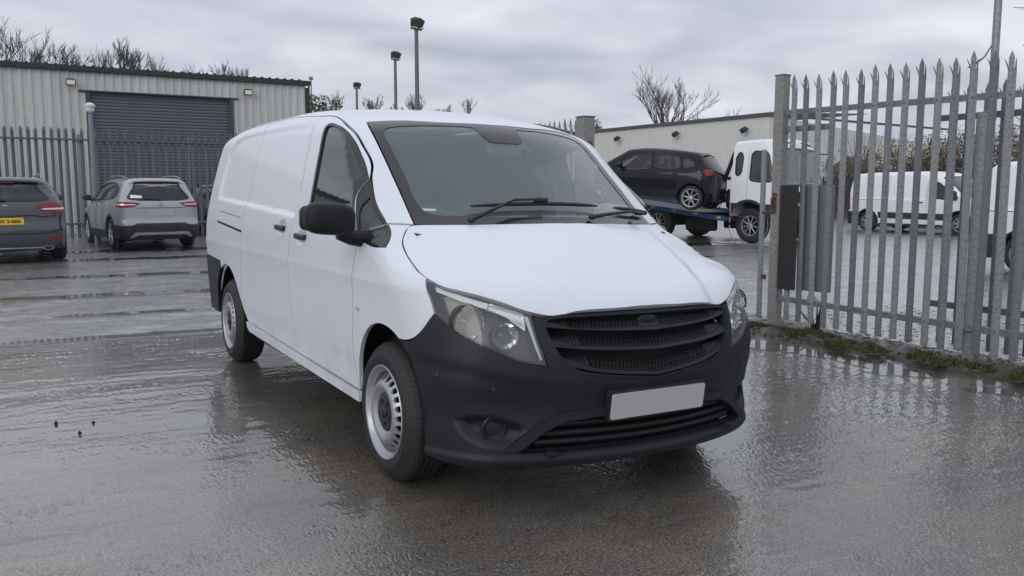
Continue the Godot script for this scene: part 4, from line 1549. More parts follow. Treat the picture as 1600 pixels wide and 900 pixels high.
# ------------------------------------------------------------------ the other vehicles
func alloy_wheel(parent: Node, t: Transform3D, r: float, w: float, spokes: int, rim_r: float, rim_mat: Material) -> void:
	var o := group_part(parent, "wheel", t)
	var mb := MB.new()
	mb.lathe([Vector2(rim_r, -0.005), Vector2(rim_r + 0.012, 0.006), Vector2((rim_r + r) * 0.5, 0.010), Vector2(r - 0.02, 0.0), Vector2(r - 0.004, -0.02), Vector2(r, -0.045), Vector2(r, -w + 0.04), Vector2(r - 0.03, -w), Vector2(rim_r, -w)], 44)
	part(o, "tyre", mb, M.rubber)
	mb = MB.new()
	mb.lathe([Vector2(rim_r - 0.004, -0.012), Vector2(rim_r + 0.002, 0.002), Vector2(rim_r - 0.012, 0.0), Vector2(rim_r - 0.02, -0.03), Vector2(rim_r - 0.03, -0.10)], 44)
	mb.lathe([Vector2(0.0, -0.006), Vector2(0.045, -0.010), Vector2(0.065, -0.03)], 20)
	for k in spokes:
		var a := TAU * (k + 0.25) / spokes
		var d := Vector3(cos(a), 0, sin(a))
		var s := d.cross(Vector3.UP)
		for e in ([-1.0, 1.0] if spokes < 7 else [0.0]):
			mb.tube([d * 0.05 + s * e * 0.012 + Vector3(0, -0.02, 0), d * rim_r * 0.6 + s * e * 0.022 + Vector3(0, -0.008, 0), d * (rim_r - 0.01) + s * e * 0.035 + Vector3(0, -0.012, 0)], [0.021, 0.015, 0.013], 6)
	part(o, "rim", mb, rim_mat)
	mb = MB.new()
	mb.lathe([Vector2(0.0, -0.10), Vector2(rim_r - 0.02, -0.10)], 24)
	part(o, "brake_disc", mb, M.void_black)

func four_wheels(o: Node, xs: Array, half_track: float, r: float, w: float, spokes: int, rim_r: float, rim_mat: Material) -> void:
	for x in xs:
		alloy_wheel(o, Transform3D(Basis(Vector3.RIGHT, Vector3.BACK, Vector3.DOWN), Vector3(x, r, half_track)), r, w, spokes, rim_r, rim_mat)
		alloy_wheel(o, Transform3D(Basis(Vector3.RIGHT, Vector3.FORWARD, Vector3.UP), Vector3(x, r, -half_track)), r, w, spokes, rim_r, rim_mat)
		for s in [-1.0, 1.0]:
			var mb := MB.new()
			mb.add(arch_liner(r * 1.16, r * 1.04, 0.36), Transform3D(Basis(Vector3.RIGHT, Vector3.UP, Vector3.BACK * s), Vector3(x, 0, half_track * s)))
			part(o, "wheel_arch_liner", mb, M.void_black)

static func disc2(o: Vector2, r: float, k := 28) -> PackedVector2Array:
	var p := PackedVector2Array()
	for j in k:
		p.append(o + Vector2(cos(TAU * j / k), sin(TAU * j / k)) * r)
	return p

# body sides, upper body, tail and nose, each with its openings
func car_body(o: Node, sh: Shell, c: Dictionary) -> void:
	var rail: PackedVector2Array = crv(vs(c.rail), 0.05)
	var arches := []
	for a in c.arches:
		arches.append(disc2(Vector2(a[0], a[1]), a[2], 40))
	var side := join([rail, crv(vs(c.nose), 0.04), pv(c.sill), crv(vs(c.tail), 0.04)])
	var wins := []
	for w in c.wins:
		wins.append(soften(pv(w), 0.05))
	var mb := MB.new()
	panel(mb, sh, 0, side, arches + wins, c.cell, 0.0, 0.02, c.get("side_disp"))
	both(o, "body_side", mb, c.paint)
	for k in wins.size():
		mb = MB.new()
		panel(mb, sh, 0, inset(wins[k], 0.012), [inset(wins[k], -0.018)], 0.04, 0.003, 0.01)
		both(o, "window_frame", mb, M.seal)
		mb = MB.new()
		panel(mb, sh, 0, inset(wins[k], 0.0), [], 0.1, -0.008, 0.0)
		both(o, "side_window", mb, M.glass_dark)
	if c.has("clad"):     # dark plastic along the sills and round the arches
		mb = MB.new()
		for cl in c.clad:
			panel(mb, sh, 0, pv(cl), arches, 0.05, 0.006, 0.012)
		for a in c.arches:
			if c.get("arch_trim", 0.0) > 0.0:
				var ring := Geometry2D.intersect_polygons(disc2(Vector2(a[0], a[1]), a[2] + c.arch_trim, 40), side)
				panel(mb, sh, 0, ring[0], [disc2(Vector2(a[0], a[1]), a[2] - 0.004, 40)], 0.05, 0.007, 0.012)
		both(o, "side_cladding", mb, M.trim_black)
	var hz: Array = c.upper_ends          # x of the tail end and of the nose end on the centre line
	var half := join([PackedVector2Array([Vector2(hz[0], 0)]), sh.side_to(1, rail), PackedVector2Array([Vector2(hz[1], 0)])])
	var holes := []
	if c.has("wind"):
		var wh: PackedVector2Array = sh.tos(1, c.wind, 0.05)
		holes.append(join([wh, flipy(wh)]))
	mb = MB.new()
	panel(mb, sh, 1, join([half, flipy(half)]), holes, c.cell * 1.3, 0.001, 0.02)
	part(o, "upper_body", mb, c.get("roof_paint", c.paint))
	if c.has("wind"):
		mb = MB.new()
		panel(mb, sh, 1, inset(holes[0], 0.012), [inset(holes[0], -0.03)], 0.06, 0.003, 0.0)
		part(o, "windscreen_border", mb, M.seal)
		mb = MB.new()
		panel(mb, sh, 1, holes[0], [], 0.1, -0.006, 0.0)
		part(o, "windscreen", mb, c.get("wind_glass", M.glass_dark))
	for e in [["tail", 3, "tail_top", "tail_panel"], ["nose", 2, "nose_top", "nose_panel"]]:
		var ln: PackedVector2Array = sh.side_to(e[1], crv(vs(c[e[0]]), 0.04))
		if e[0] == "nose":
			ln.reverse()
		var hh := join([ln, PackedVector2Array([Vector2(0, c[e[2]])])])
		var hs := []
		for q in c.get(e[0] + "_holes", []):
			hs.append(q)
		mb = MB.new()
		panel(mb, sh, e[1], join([hh, flipx(hh)]), hs, c.cell, -0.001, 0.02, c.get(e[0] + "_disp"))
		part(o, e[3], mb, c.get(e[0] + "_paint", c.paint))
	mb = MB.new()
	mb.box(c.floor_at, c.floor_size, 0.03)
	part(o, "underbody", mb, M.void_black)
	mb = MB.new()
	mb.box(c.cabin_at, c.cabin_size, 0.08)
	part(o, "cabin_void", mb, M.void_black)

static func soften(p: PackedVector2Array, r: float) -> PackedVector2Array:   # round the corners of an outline
	var a: Array = Geometry2D.offset_polygon(p, -r, Geometry2D.JOIN_MITER)
	if a.size() == 0:
		return p
	return Geometry2D.offset_polygon(a[0], r, Geometry2D.JOIN_ROUND)[0]

# a patch of the tail or nose in its own material; both halves if mirrored
func patch(o: Node, sh: Shell, mode: int, called: String, pts: PackedVector2Array, m: Material, off := 0.004, cell := 0.04, twice := true, lip := 0.01) -> void:
	var mb := MB.new()
	panel(mb, sh, mode, pts, [], cell, off, lip)
	part(o, called, mb, m)
	if twice:
		part(o, called, mb.mirrored(), m)

func place(x: float, z: float, turn: float, tilt := 0.0) -> Transform3D:
	return Transform3D(Basis(Vector3.UP, turn) * rotz(tilt), Vector3(x, ground_y(x, z), z))

func estate_shell(h: float, w: float, belt: float) -> Shell:
	var sh := Shell.new()
	sh.setup([-3.9, 1.1], [0.05, h + 0.2],
		[-3.75, h - 0.16, -3.45, h - 0.075, -3.0, h - 0.025, -2.2, h, -1.6, h - 0.005, -1.2, h - 0.06, -0.35, belt + 0.02, 0.0, belt - 0.06, 0.5, belt - 0.16, 0.85, belt - 0.32, 1.0, belt - 0.5],
		[0.1, w - 0.06, 0.3, w - 0.02, 0.55, w, 0.8, w - 0.005, belt - 0.08, w - 0.02, belt, w - 0.045, belt + 0.15, w - 0.11, h - 0.12, w - 0.24, h, w - 0.32, h + 0.2, w - 0.46],
		[0.1, 0.78, 0.25, 0.86, 0.45, 0.89, 0.65, 0.88, 0.85, 0.80, 1.1, 0.6],
		[0.1, -3.45, 0.22, -3.52, 0.4, -3.58, 0.55, -3.59, 0.70, -3.55, belt - 0.08, -3.53, belt + 0.02, -3.49, h - 0.22, -3.30, h - 0.1, -3.26, h, -3.22],
		[-3.5, 0.0, -2.0, 0.0, -1.2, 0.2, -0.3, 0.2, 0.1, 0.0], [-3.5, 0.06, 1.0, 0.06], [-3.5, 0.10, -1.6, 0.10, -1.0, 0.06, -0.2, 0.10, 1.0, 0.10], 0.05, 0.02)
	sh.ft = [0.10, -0.2, 1.1]
	sh.rt = [0.07, -2.6, 0.9]
	sh.fa = 0.22; sh.fb = 0.25; sh.ra = 0.10; sh.rb = 0.12; sh.rf = 0.16; sh.rr = 0.10
	sh.ax = -0.3; sh.bx = -2.9; sh.y0 = 0.45
	return sh

func parked_estate(called: String, label: String, t: Transform3D, h: float, w: float, belt: float, paint: Material, glass: Material, suv: bool) -> Node3D:
	var o := thing(called, label, "car", t, "cars parked nose to the fence")
	var sh := estate_shell(h, w, belt)
	var r := 0.35 if suv else 0.335
	var rail := [-3.30, h - 0.17, -3.0, h - 0.10, -2.2, h - 0.065, -1.65, h - 0.075, -1.25, h - 0.15, -0.9, belt + 0.27, -0.5, belt + 0.06, -0.2, belt - 0.05, 0.2, belt - 0.13, 0.55, belt - 0.24, 0.70, belt - 0.34]
	var rw: PackedVector2Array = sh.tos(3, [-3.46, belt + 0.035, 0.0, -3.45, belt + 0.035, 0.4, -3.42, belt + 0.06, w - 0.31, -3.40, belt + 0.10, w - 0.24, -3.34, h - 0.24, w - 0.33, -3.29, h - 0.145, w - 0.40, -3.28, h - 0.135, 0.4, -3.27, h - 0.13, 0.0])
	var rear_window := join([rw, flipx(rw)])
	var c := {sh = sh, paint = paint, cell = 0.06, rail = rail,
		arches = [[0.0, r, r * 1.14], [-2.68, r, r * 1.14]],
		nose = [0.70, belt - 0.34, 0.74, 0.6, 0.74, 0.4, 0.70, 0.24], sill = [0.70, 0.24, -3.30, 0.26], tail = [-3.30, 0.26, -3.34, 0.42, -3.35, 0.6, -3.34, belt - 0.1, -3.32, belt + 0.05, -3.30, h - 0.17],
		wins = [[-0.62, belt + 0.02, -1.0, belt + 0.28, -1.22, h - 0.20, -1.6, h - 0.13, -2.3, h - 0.13, -2.75, h - 0.18, -3.02, h - 0.27, -3.05, belt + 0.15, -2.9, belt + 0.085, -2.2, belt + 0.05, -1.4, belt + 0.03]],
		wind = [-0.38, belt + 0.02, 0.0, -0.45, belt + 0.02, 0.5, -0.55, belt + 0.02, w - 0.20, -0.85, belt + 0.24, w - 0.26, -1.22, h - 0.08, w - 0.36, -1.17, h - 0.055, 0.35, -1.14, h - 0.055, 0.0],
		upper_ends = [-3.27, 0.78], tail_top = h - 0.075, nose_top = belt - 0.30, tail_holes = [rear_window],
		floor_at = Vector3(-1.35, 0.30, 0), floor_size = Vector3(4.1, 0.16, 1.3), cabin_at = Vector3(-1.75, belt - 0.25, 0), cabin_size = Vector3(2.3, 0.5, 1.3)}
	if suv:
		c.clad = [[-2.3, 0.24, -0.35, 0.24, -0.35, 0.42, -2.3, 0.42], [0.35, 0.24, 0.72, 0.24, 0.74, 0.45, 0.35, 0.45], [-3.36, 0.25, -3.0, 0.25, -3.0, 0.50, -3.36, 0.56]]
		c.arch_trim = 0.055
	car_body(o, sh, c)
	four_wheels(o, [0.0, -2.68], w - 0.02, r, 0.23, 5, r * 0.68, M.alloy)
	var mb := MB.new()
	panel(mb, sh, 3, inset(rear_window, 0.0), [], 0.08, -0.005, 0.0)
	part(o, "rear_window", mb, glass)
	mb = MB.new()
	panel(mb, sh, 3, inset(rear_window, 0.008), [inset(rear_window, -0.03)], 0.05, 0.003, 0.0)
	part(o, "rear_window_seal", mb, M.seal)
	# spoiler over the window
	mb = MB.new()
	var path := []
	for k in 13:
		var z := lerpf(-(w - 0.42), w - 0.42, k / 12.0)
		path.append(Vector3(-3.30 + 0.12 * z * z, h - 0.095 - 0.06 * z * z, z))
	mb.tube(path, Array(range(13)).map(func(_k): return 0.055), 8, true, 0.42)
	part(o, "roof_spoiler", mb, paint)
	mb = MB.new()
	mb.box(Vector3(-3.345, h - 0.125, 0), Vector3(0.02, 0.02, 0.30), 0.006)
	part(o, "high_brake_light", mb, M.red_lens)
	for s in [-1.0, 1.0]:
		mb = MB.new()
		mb.tube([Vector3(-1.3, h - 0.035, s * (w - 0.34)), Vector3(-1.5, h + 0.015, s * (w - 0.33)), Vector3(-2.2, h + 0.025, s * (w - 0.33)), Vector3(-2.8, h + 0.005, s * (w - 0.33)), Vector3(-3.05, h - 0.055, s * (w - 0.34))], [0.014, 0.018, 0.018, 0.018, 0.014], 8)
		part(o, "roof_rail", mb, M.alloy)
		mb = MB.new()
		mb.ball(Vector3(-0.72, belt + 0.09, s * (w + 0.09)), Vector3(0.06, 0.075, 0.10), 18, Basis(), 0.7)
		mb.tube([Vector3(-0.70, belt + 0.02, s * (w - 0.05)), Vector3(-0.71, belt + 0.04, s * (w + 0.02))], [0.03, 0.025], 8)
		part(o, "door_mirror", mb, M.trim_black if suv else paint)
		for x in [-1.45, -2.30]:
			mb = MB.new()
			mb.box(Vector3(x, belt - 0.06, s * (w - 0.025)), Vector3(0.16, 0.025, 0.035), 0.01)
			part(o, "door_handle", mb, M.chrome if suv else paint)
	mb = MB.new()
	mb.tube([Vector3(-3.49, belt + 0.055, 0.02), Vector3(-3.49, belt + 0.065, -0.16), Vector3(-3.475, belt + 0.085, -0.36)], [0.022, 0.014, 0.008], 6)
	part(o, "rear_wiper", mb, M.black_plastic)
	mb = MB.new()
	mb.slab(pv([0.0, 0.0, 0.14, 0.0, 0.05, 0.065, 0.02, 0.07]), 0.012, Vector3(-3.0, h - 0.015, 0.006), Basis())
	part(o, "roof_aerial", mb, M.black_plastic)
	for x in [-1.0, -1.75]:
		for z in [-0.36, 0.36]:
			mb = MB.new()
			mb.box(Vector3(x - 0.2, h - 0.36, z), Vector3(0.12, 0.20, 0.28), 0.05)
			mb.box(Vector3(x - 0.16, h - 0.66, z), Vector3(0.16, 0.5, 0.46), 0.06)
			part(o, "seat", mb, M.seat_cloth)
	return o

func build_cars() -> void:
	M.silver = mat(Color(0.33, 0.348, 0.37), 0.30, 0.35)
	M.silver.clearcoat_enabled = true
	M.silver.clearcoat_roughness = 0.06
	M.dark_grey = mat(Color(0.042, 0.047, 0.058), 0.32, 0.25)
	M.dark_grey.clearcoat_enabled = true
	M.dark_grey.clearcoat_roughness = 0.05
	M.black_paint = mat(Color(0.006, 0.006, 0.008), 0.25)
	M.black_paint.metallic_specular = 0.15
	M.black_paint.clearcoat_enabled = true
	M.black_paint.clearcoat = 0.55
	M.black_paint.clearcoat_roughness = 0.03
	M.trim_black = mat(Color(0.022, 0.023, 0.025), 0.6)
	M.alloy = mat(Color(0.42, 0.43, 0.44), 0.32, 0.75)
	M.red_lens = mat(Color(0.20, 0.012, 0.016), 0.12)
	M.red_dark = mat(Color(0.075, 0.010, 0.012), 0.15)
	M.yellow_plate = mat(Color(0.72, 0.47, 0.02), 0.4)
	M.letter_black = mat(Color(0.012, 0.012, 0.012), 0.5)
	M.pale_plate = mat(Color(0.40, 0.40, 0.42), 0.4)
	# --- silver car
	var w := 0.93
	var belt := 1.08
	var h := 1.655
	var o := parked_estate("silver_car", "silver high-riding car with red tail lights parked before the roller door", place(-20.60, -0.27, deg_to_rad(186.0)), h, w, belt, M.silver, M.glass_dark, true)
	var sh := estate_shell(h, w, belt)
	patch(o, sh, 3, "tail_light", sh.tos(3, [-3.50, 1.055, 0.42, -3.48, 1.075, 0.62, -3.40, 1.085, 0.80, -3.22, 1.085, 0.90, -3.23, 0.97, 0.91, -3.42, 0.955, 0.80, -3.50, 0.965, 0.60]), M.red_lens, 0.010)
	patch(o, sh, 3, "tail_light_strip", sh.tos(3, [-3.50, 1.030, 0.52, -3.40, 1.035, 0.80, -3.24, 1.04, 0.895, -3.24, 1.015, 0.897, -3.40, 1.010, 0.80, -3.50, 1.012, 0.56]), M.lamp_flutes, 0.0125)
	patch(o, sh, 3, "tailgate_seam", sh.tos(3, [-3.5, 0.952, 0.0, -3.5, 0.955, 0.56, -3.5, 0.945, 0.56, -3.5, 0.940, 0.0]), M.void_black, 0.002, 0.04, true, 0.0)
	patch(o, sh, 3, "rear_bumper", sh.tos(3, [-3.58, 0.60, 0.0, -3.55, 0.60, 0.50, -3.50, 0.56, 0.58, -3.40, 0.545, 0.74, -3.3, 0.57, 0.85, -3.1, 0.56, 0.92, -3.1, 0.27, 0.90, -3.4, 0.25, 0.72, -3.5, 0.24, 0.0]), M.trim_black, 0.012)
	patch(o, sh, 3, "skid_plate", sh.tos(3, [-3.57, 0.40, 0.0, -3.55, 0.40, 0.58, -3.50, 0.30, 0.68, -3.50, 0.265, 0.66, -3.54, 0.34, 0.52, -3.56, 0.345, 0.0]), M.alloy, 0.030, 0.04)
	patch(o, sh, 3, "bumper_reflector", sh.tos(3, [-3.5, 0.475, 0.62, -3.45, 0.48, 0.76, -3.45, 0.445, 0.76, -3.5, 0.440, 0.64]), M.red_lens, 0.016)
	patch(o, sh, 3, "lower_lamp", sh.tos(3, [-3.58, 0.605, 0.34, -3.55, 0.60, 0.56, -3.55, 0.565, 0.54, -3.58, 0.565, 0.38]), M.red_dark, 0.015)
	patch(o, sh, 3, "number_plate_recess", sh.tos(3, [-3.58, 0.925, 0.0, -3.58, 0.92, 0.33, -3.58, 0.775, 0.30, -3.58, 0.77, 0.0]), M.pale_plate, 0.004)
	var mb := MB.new()
	mb.lathe([Vector2(0.052, 0.0), Vector2(0.052, 0.014), Vector2(0.034, 0.014), Vector2(0.034, 0.0)], 4, Vector3(-3.535, 1.02, 0), Basis(Vector3.UP, Vector3.LEFT, Vector3.BACK) , true)
	part(o, "badge", mb, M.chrome)
	mb = MB.new()
	mb.ball(Vector3(-3.52, 0.31, 0.50), Vector3(0.06, 0.03, 0.06), 14)
	part(o, "exhaust_pipe", mb, M.void_black)
	mb = MB.new()
	panel(mb, sh, 3, sh.tos(3, [-3.42, 1.17, -0.64, -3.42, 1.17, -0.36, -3.40, 1.22, -0.36, -3.40, 1.24, -0.58, -3.40, 1.25, -0.64]), [], 0.05, 0.0015, 0.0)
	part(o, "window_sticker", mb, M.paper)
	# --- dark grey car, cut off by the edge of the picture
	w = 0.94; belt = 1.0; h = 1.475
	var at := place(-18.15, 2.58, deg_to_rad(182.5))
	at.basis = at.basis.scaled(Vector3.ONE * 1.10)
	o = parked_estate("grey_car", "dark grey estate car with a yellow number plate seen from behind", at, h, w, belt, M.dark_grey, M.glass_dark, false)
	sh = estate_shell(h, w, belt)
	patch(o, sh, 3, "tail_light", sh.tos(3, [-3.50, 0.955, 0.42, -3.48, 0.99, 0.52, -3.40, 1.0, 0.78, -3.20, 0.985, 0.91, -3.22, 0.84, 0.92, -3.42, 0.825, 0.80, -3.50, 0.86, 0.56]), M.red_lens, 0.010)
	patch(o, sh, 3, "tail_light_strip", sh.tos(3, [-3.50, 0.915, 0.52, -3.40, 0.925, 0.80, -3.24, 0.935, 0.905, -3.24, 0.90, 0.907, -3.40, 0.895, 0.80, -3.50, 0.895, 0.56]), M.lamp_flutes, 0.0125)
	patch(o, sh, 3, "tailgate_seam", sh.tos(3, [-3.5, 0.80, 0.0, -3.5, 0.81, 0.40, -3.5, 0.78, 0.56, -3.45, 0.80, 0.70, -3.45, 0.79, 0.70, -3.5, 0.765, 0.56, -3.5, 0.79, 0.40, -3.5, 0.785, 0.0]), M.void_black, 0.002, 0.04, true, 0.0)
	patch(o, sh, 3, "bumper_seam", sh.tos(3, [-3.58, 0.505, 0.0, -3.56, 0.505, 0.55, -3.45, 0.56, 0.74, -3.42, 0.80, 0.76, -3.41, 0.80, 0.77, -3.43, 0.555, 0.755, -3.56, 0.493, 0.56, -3.58, 0.493, 0.0]), M.void_black, 0.002, 0.03, true, 0.0)
	patch(o, sh, 3, "bumper_reflector", sh.tos(3, [-3.52, 0.44, 0.62, -3.45, 0.45, 0.84, -3.45, 0.40, 0.84, -3.52, 0.39, 0.64]), M.red_lens, 0.008)
	patch(o, sh, 3, "bumper_lower", sh.tos(3, [-3.52, 0.27, 0.0, -3.50, 0.27, 0.66, -3.40, 0.32, 0.80, -3.38, 0.24, 0.76, -3.45, 0.20, 0.0]), M.trim_black, 0.006)
	patch(o, sh, 3, "chrome_strip", sh.tos(3, [-3.52, 0.275, 0.0, -3.50, 0.275, 0.50, -3.50, 0.255, 0.50, -3.52, 0.255, 0.0]), M.chrome, 0.014)
	for s in [-1.0, 1.0]:
		mb = MB.new()
		mb.lathe([Vector2(0.055, -0.05), Vector2(0.062, 0.02), Vector2(0.054, 0.02), Vector2(0.050, -0.05)], 20, Vector3(-3.50, 0.255, s * 0.60), Basis(Vector3.UP * 0.62, Vector3.LEFT, Vector3.BACK * 1.3))
		part(o, "exhaust_pipe", mb, M.chrome)
	patch(o, sh, 3, "number_plate", sh.tos(3, [-3.56, 0.765, 0.262, -3.56, 0.765, -0.262, -3.56, 0.652, -0.262, -3.56, 0.652, 0.262]), M.yellow_plate, 0.012, 0.05, false)
	var tm := TextMesh.new()
	tm.text = "EHOC 5-0A5"
	tm.font = plate_font()
	tm.font_size = 32
	tm.pixel_size = 0.0024
	tm.depth = 0.004
	var tx := part(o, "plate_lettering", tm, M.letter_black)
	tx.transform = Transform3D(Basis(Vector3.BACK * 1.0, Vector3.UP, Vector3.LEFT), Vector3(-3.572, 0.709, 0.0))
	mb = MB.new()
	mb.lathe([Vector2(0.060, 0.0), Vector2(0.058, 0.012), Vector2(0.047, 0.012), Vector2(0.046, 0.0)], 28, Vector3(-3.50, 0.935, 0), Basis(Vector3.UP * 0.8, Vector3.LEFT, Vector3.BACK * 1.15))
	for s in [-1.0, 1.0]:
		mb.ball(Vector3(-3.508, 0.935, s * 0.022), Vector3(0.008, 0.022, 0.017), 10)
	mb.box(Vector3(-3.508, 0.937, 0), Vector3(0.012, 0.014, 0.03), 0.003)
	part(o, "badge", mb, M.chrome)

func plate_font() -> Font:
	var f := SystemFont.new()
	f.font_names = PackedStringArray(["Droid Sans"])
	f.font_weight = 700
	return f

# black car riding backwards on the recovery truck, the truck, and the white vans beyond the fence
func build_black_car() -> void:
	var t := Transform3D(Basis(Vector3.UP, deg_to_rad(208.0)) * rotz(deg_to_rad(3.0)), Vector3(-13.44, 0.82, -13.80))
	var o := thing("black_car", "black hatchback with silver spoked wheels riding on the blue recovery deck", "car", t)
	var sh := Shell.new()
	sh.setup([-1.0, 4.1], [0.05, 1.9],
		[-0.75, 1.40, -0.45, 1.46, 0.0, 1.53, 0.7, 1.59, 1.4, 1.61, 1.9, 1.57, 2.35, 1.34, 2.95, 1.04, 3.2, 0.98, 3.6, 0.88, 3.85, 0.72, 4.0, 0.55],
		[0.1, 0.82, 0.3, 0.87, 0.5, 0.895, 0.75, 0.90, 0.92, 0.885, 1.0, 0.86, 1.2, 0.78, 1.45, 0.66, 1.6, 0.57, 1.8, 0.45],
		[0.1, 3.55, 0.3, 3.68, 0.5, 3.72, 0.75, 3.66, 1.0, 3.4],
		[0.1, -0.46, 0.25, -0.54, 0.5, -0.58, 0.75, -0.57, 0.95, -0.54, 1.05, -0.48, 1.35, -0.24, 1.5, -0.12, 1.65, -0.05],
		[-0.7, 0.0, 1.2, 0.0, 2.0, 0.2, 2.9, 0.2, 3.3, 0.0], [-0.7, 0.07, 4.0, 0.06], [-0.7, 0.09, 1.4, 0.09, 2.2, 0.06, 3.0, 0.09, 4.0, 0.09], 0.05, 0.02)
	sh.ft = [0.12, 2.3, 1.4]; sh.rt = [0.05, 0.1, 0.8]
	sh.fa = 0.25; sh.fb = 0.3; sh.ra = 0.18; sh.rb = 0.2; sh.rf = 0.18; sh.rr = 0.12
	sh.ax = 2.4; sh.bx = 0.5; sh.y0 = 0.45
	car_body(o, sh, {sh = sh, paint = M.black_paint, cell = 0.06,
		rail = [-0.14, 1.38, 0.3, 1.46, 0.9, 1.51, 1.5, 1.51, 1.9, 1.44, 2.3, 1.20, 2.6, 1.0, 2.9, 0.92, 3.3, 0.83, 3.5, 0.74], arches = [[0.0, 0.32, 0.385], [2.65, 0.32, 0.385]],
		nose = [3.5, 0.74, 3.52, 0.6, 3.5, 0.4, 3.46, 0.22], sill = [3.46, 0.22, -0.36, 0.24], tail = [-0.36, 0.24, -0.38, 0.5, -0.38, 0.8, -0.35, 0.98, -0.27, 1.2, -0.14, 1.38],
		wins = [[2.22, 0.99, 2.02, 1.19, 1.68, 1.39, 1.30, 1.44, 1.22, 1.40, 1.20, 1.10, 1.22, 1.03, 1.7, 1.0], [1.10, 1.10, 1.12, 1.40, 1.05, 1.45, 0.70, 1.43, 0.48, 1.39, 0.40, 1.30, 0.36, 1.08, 0.7, 1.06], [0.27, 1.10, 0.31, 1.30, 0.26, 1.355, 0.12, 1.31, -0.02, 1.22, 0.0, 1.14]],
		wind = [2.90, 1.04, 0.0, 2.85, 1.035, 0.4, 2.68, 1.02, 0.70, 2.2, 1.32, 0.62, 1.92, 1.50, 0.54, 1.98, 1.525, 0.3, 2.0, 1.53, 0.0], wind_glass = M.glass,
		upper_ends = [-0.13, 3.58], tail_top = 1.45, nose_top = 0.84, tail_holes = [], roof_paint = M.black_paint,
		clad = [[0.36, 0.22, 2.28, 0.22, 2.28, 0.30, 0.36, 0.30]],
		floor_at = Vector3(1.3, 0.28, 0), floor_size = Vector3(3.7, 0.14, 1.2), cabin_at = Vector3(1.0, 0.8, 0), cabin_size = Vector3(2.4, 0.5, 1.2)})
	four_wheels(o, [0.0, 2.65], 0.875, 0.32, 0.22, 8, 0.235, M.alloy)
	patch(o, sh, 3, "tail_light", sh.tos(3, [-0.58, 1.02, 0.52, -0.52, 1.07, 0.66, -0.36, 1.08, 0.80, -0.30, 1.0, 0.86, -0.40, 0.90, 0.86, -0.56, 0.92, 0.70]), M.red_lens, 0.008)
	for s in [-1.0, 1.0]:
		var mb := MB.new()
		mb.ball(Vector3(2.02, 1.10, s * 1.0), Vector3(0.07, 0.075, 0.11), 18, Basis(), 0.7)
		mb.tube([Vector3(2.05, 1.02, s * 0.84), Vector3(2.05, 1.05, s * 0.93)], [0.03, 0.025], 8)
		part(o, "door_mirror", mb, M.black_paint)
		for x in [1.38, 0.48]:
			mb = MB.new()
			mb.box(Vector3(x, 0.93, s * 0.895), Vector3(0.17, 0.028, 0.035), 0.012)
			part(o, "door_handle", mb, M.black_paint)
		mb = MB.new()
		panel(mb, sh, 0, pv([1.155, 1.06, 1.165, 0.32, 1.158, 0.32, 1.148, 1.06]), [], 0.1, 0.002, 0.0)
		part(o, "door_seam", mb if s > 0 else mb.mirrored(), M.void_black)
	for z in [-0.34, 0.34]:
		var mb := MB.new()
		mb.box(Vector3(1.20, 1.28, z), Vector3(0.11, 0.18, 0.26), 0.05)
		mb.box(Vector3(1.28, 1.0, z), Vector3(0.15, 0.4, 0.44), 0.06)
		part(o, "seat", mb, M.seat_cloth)

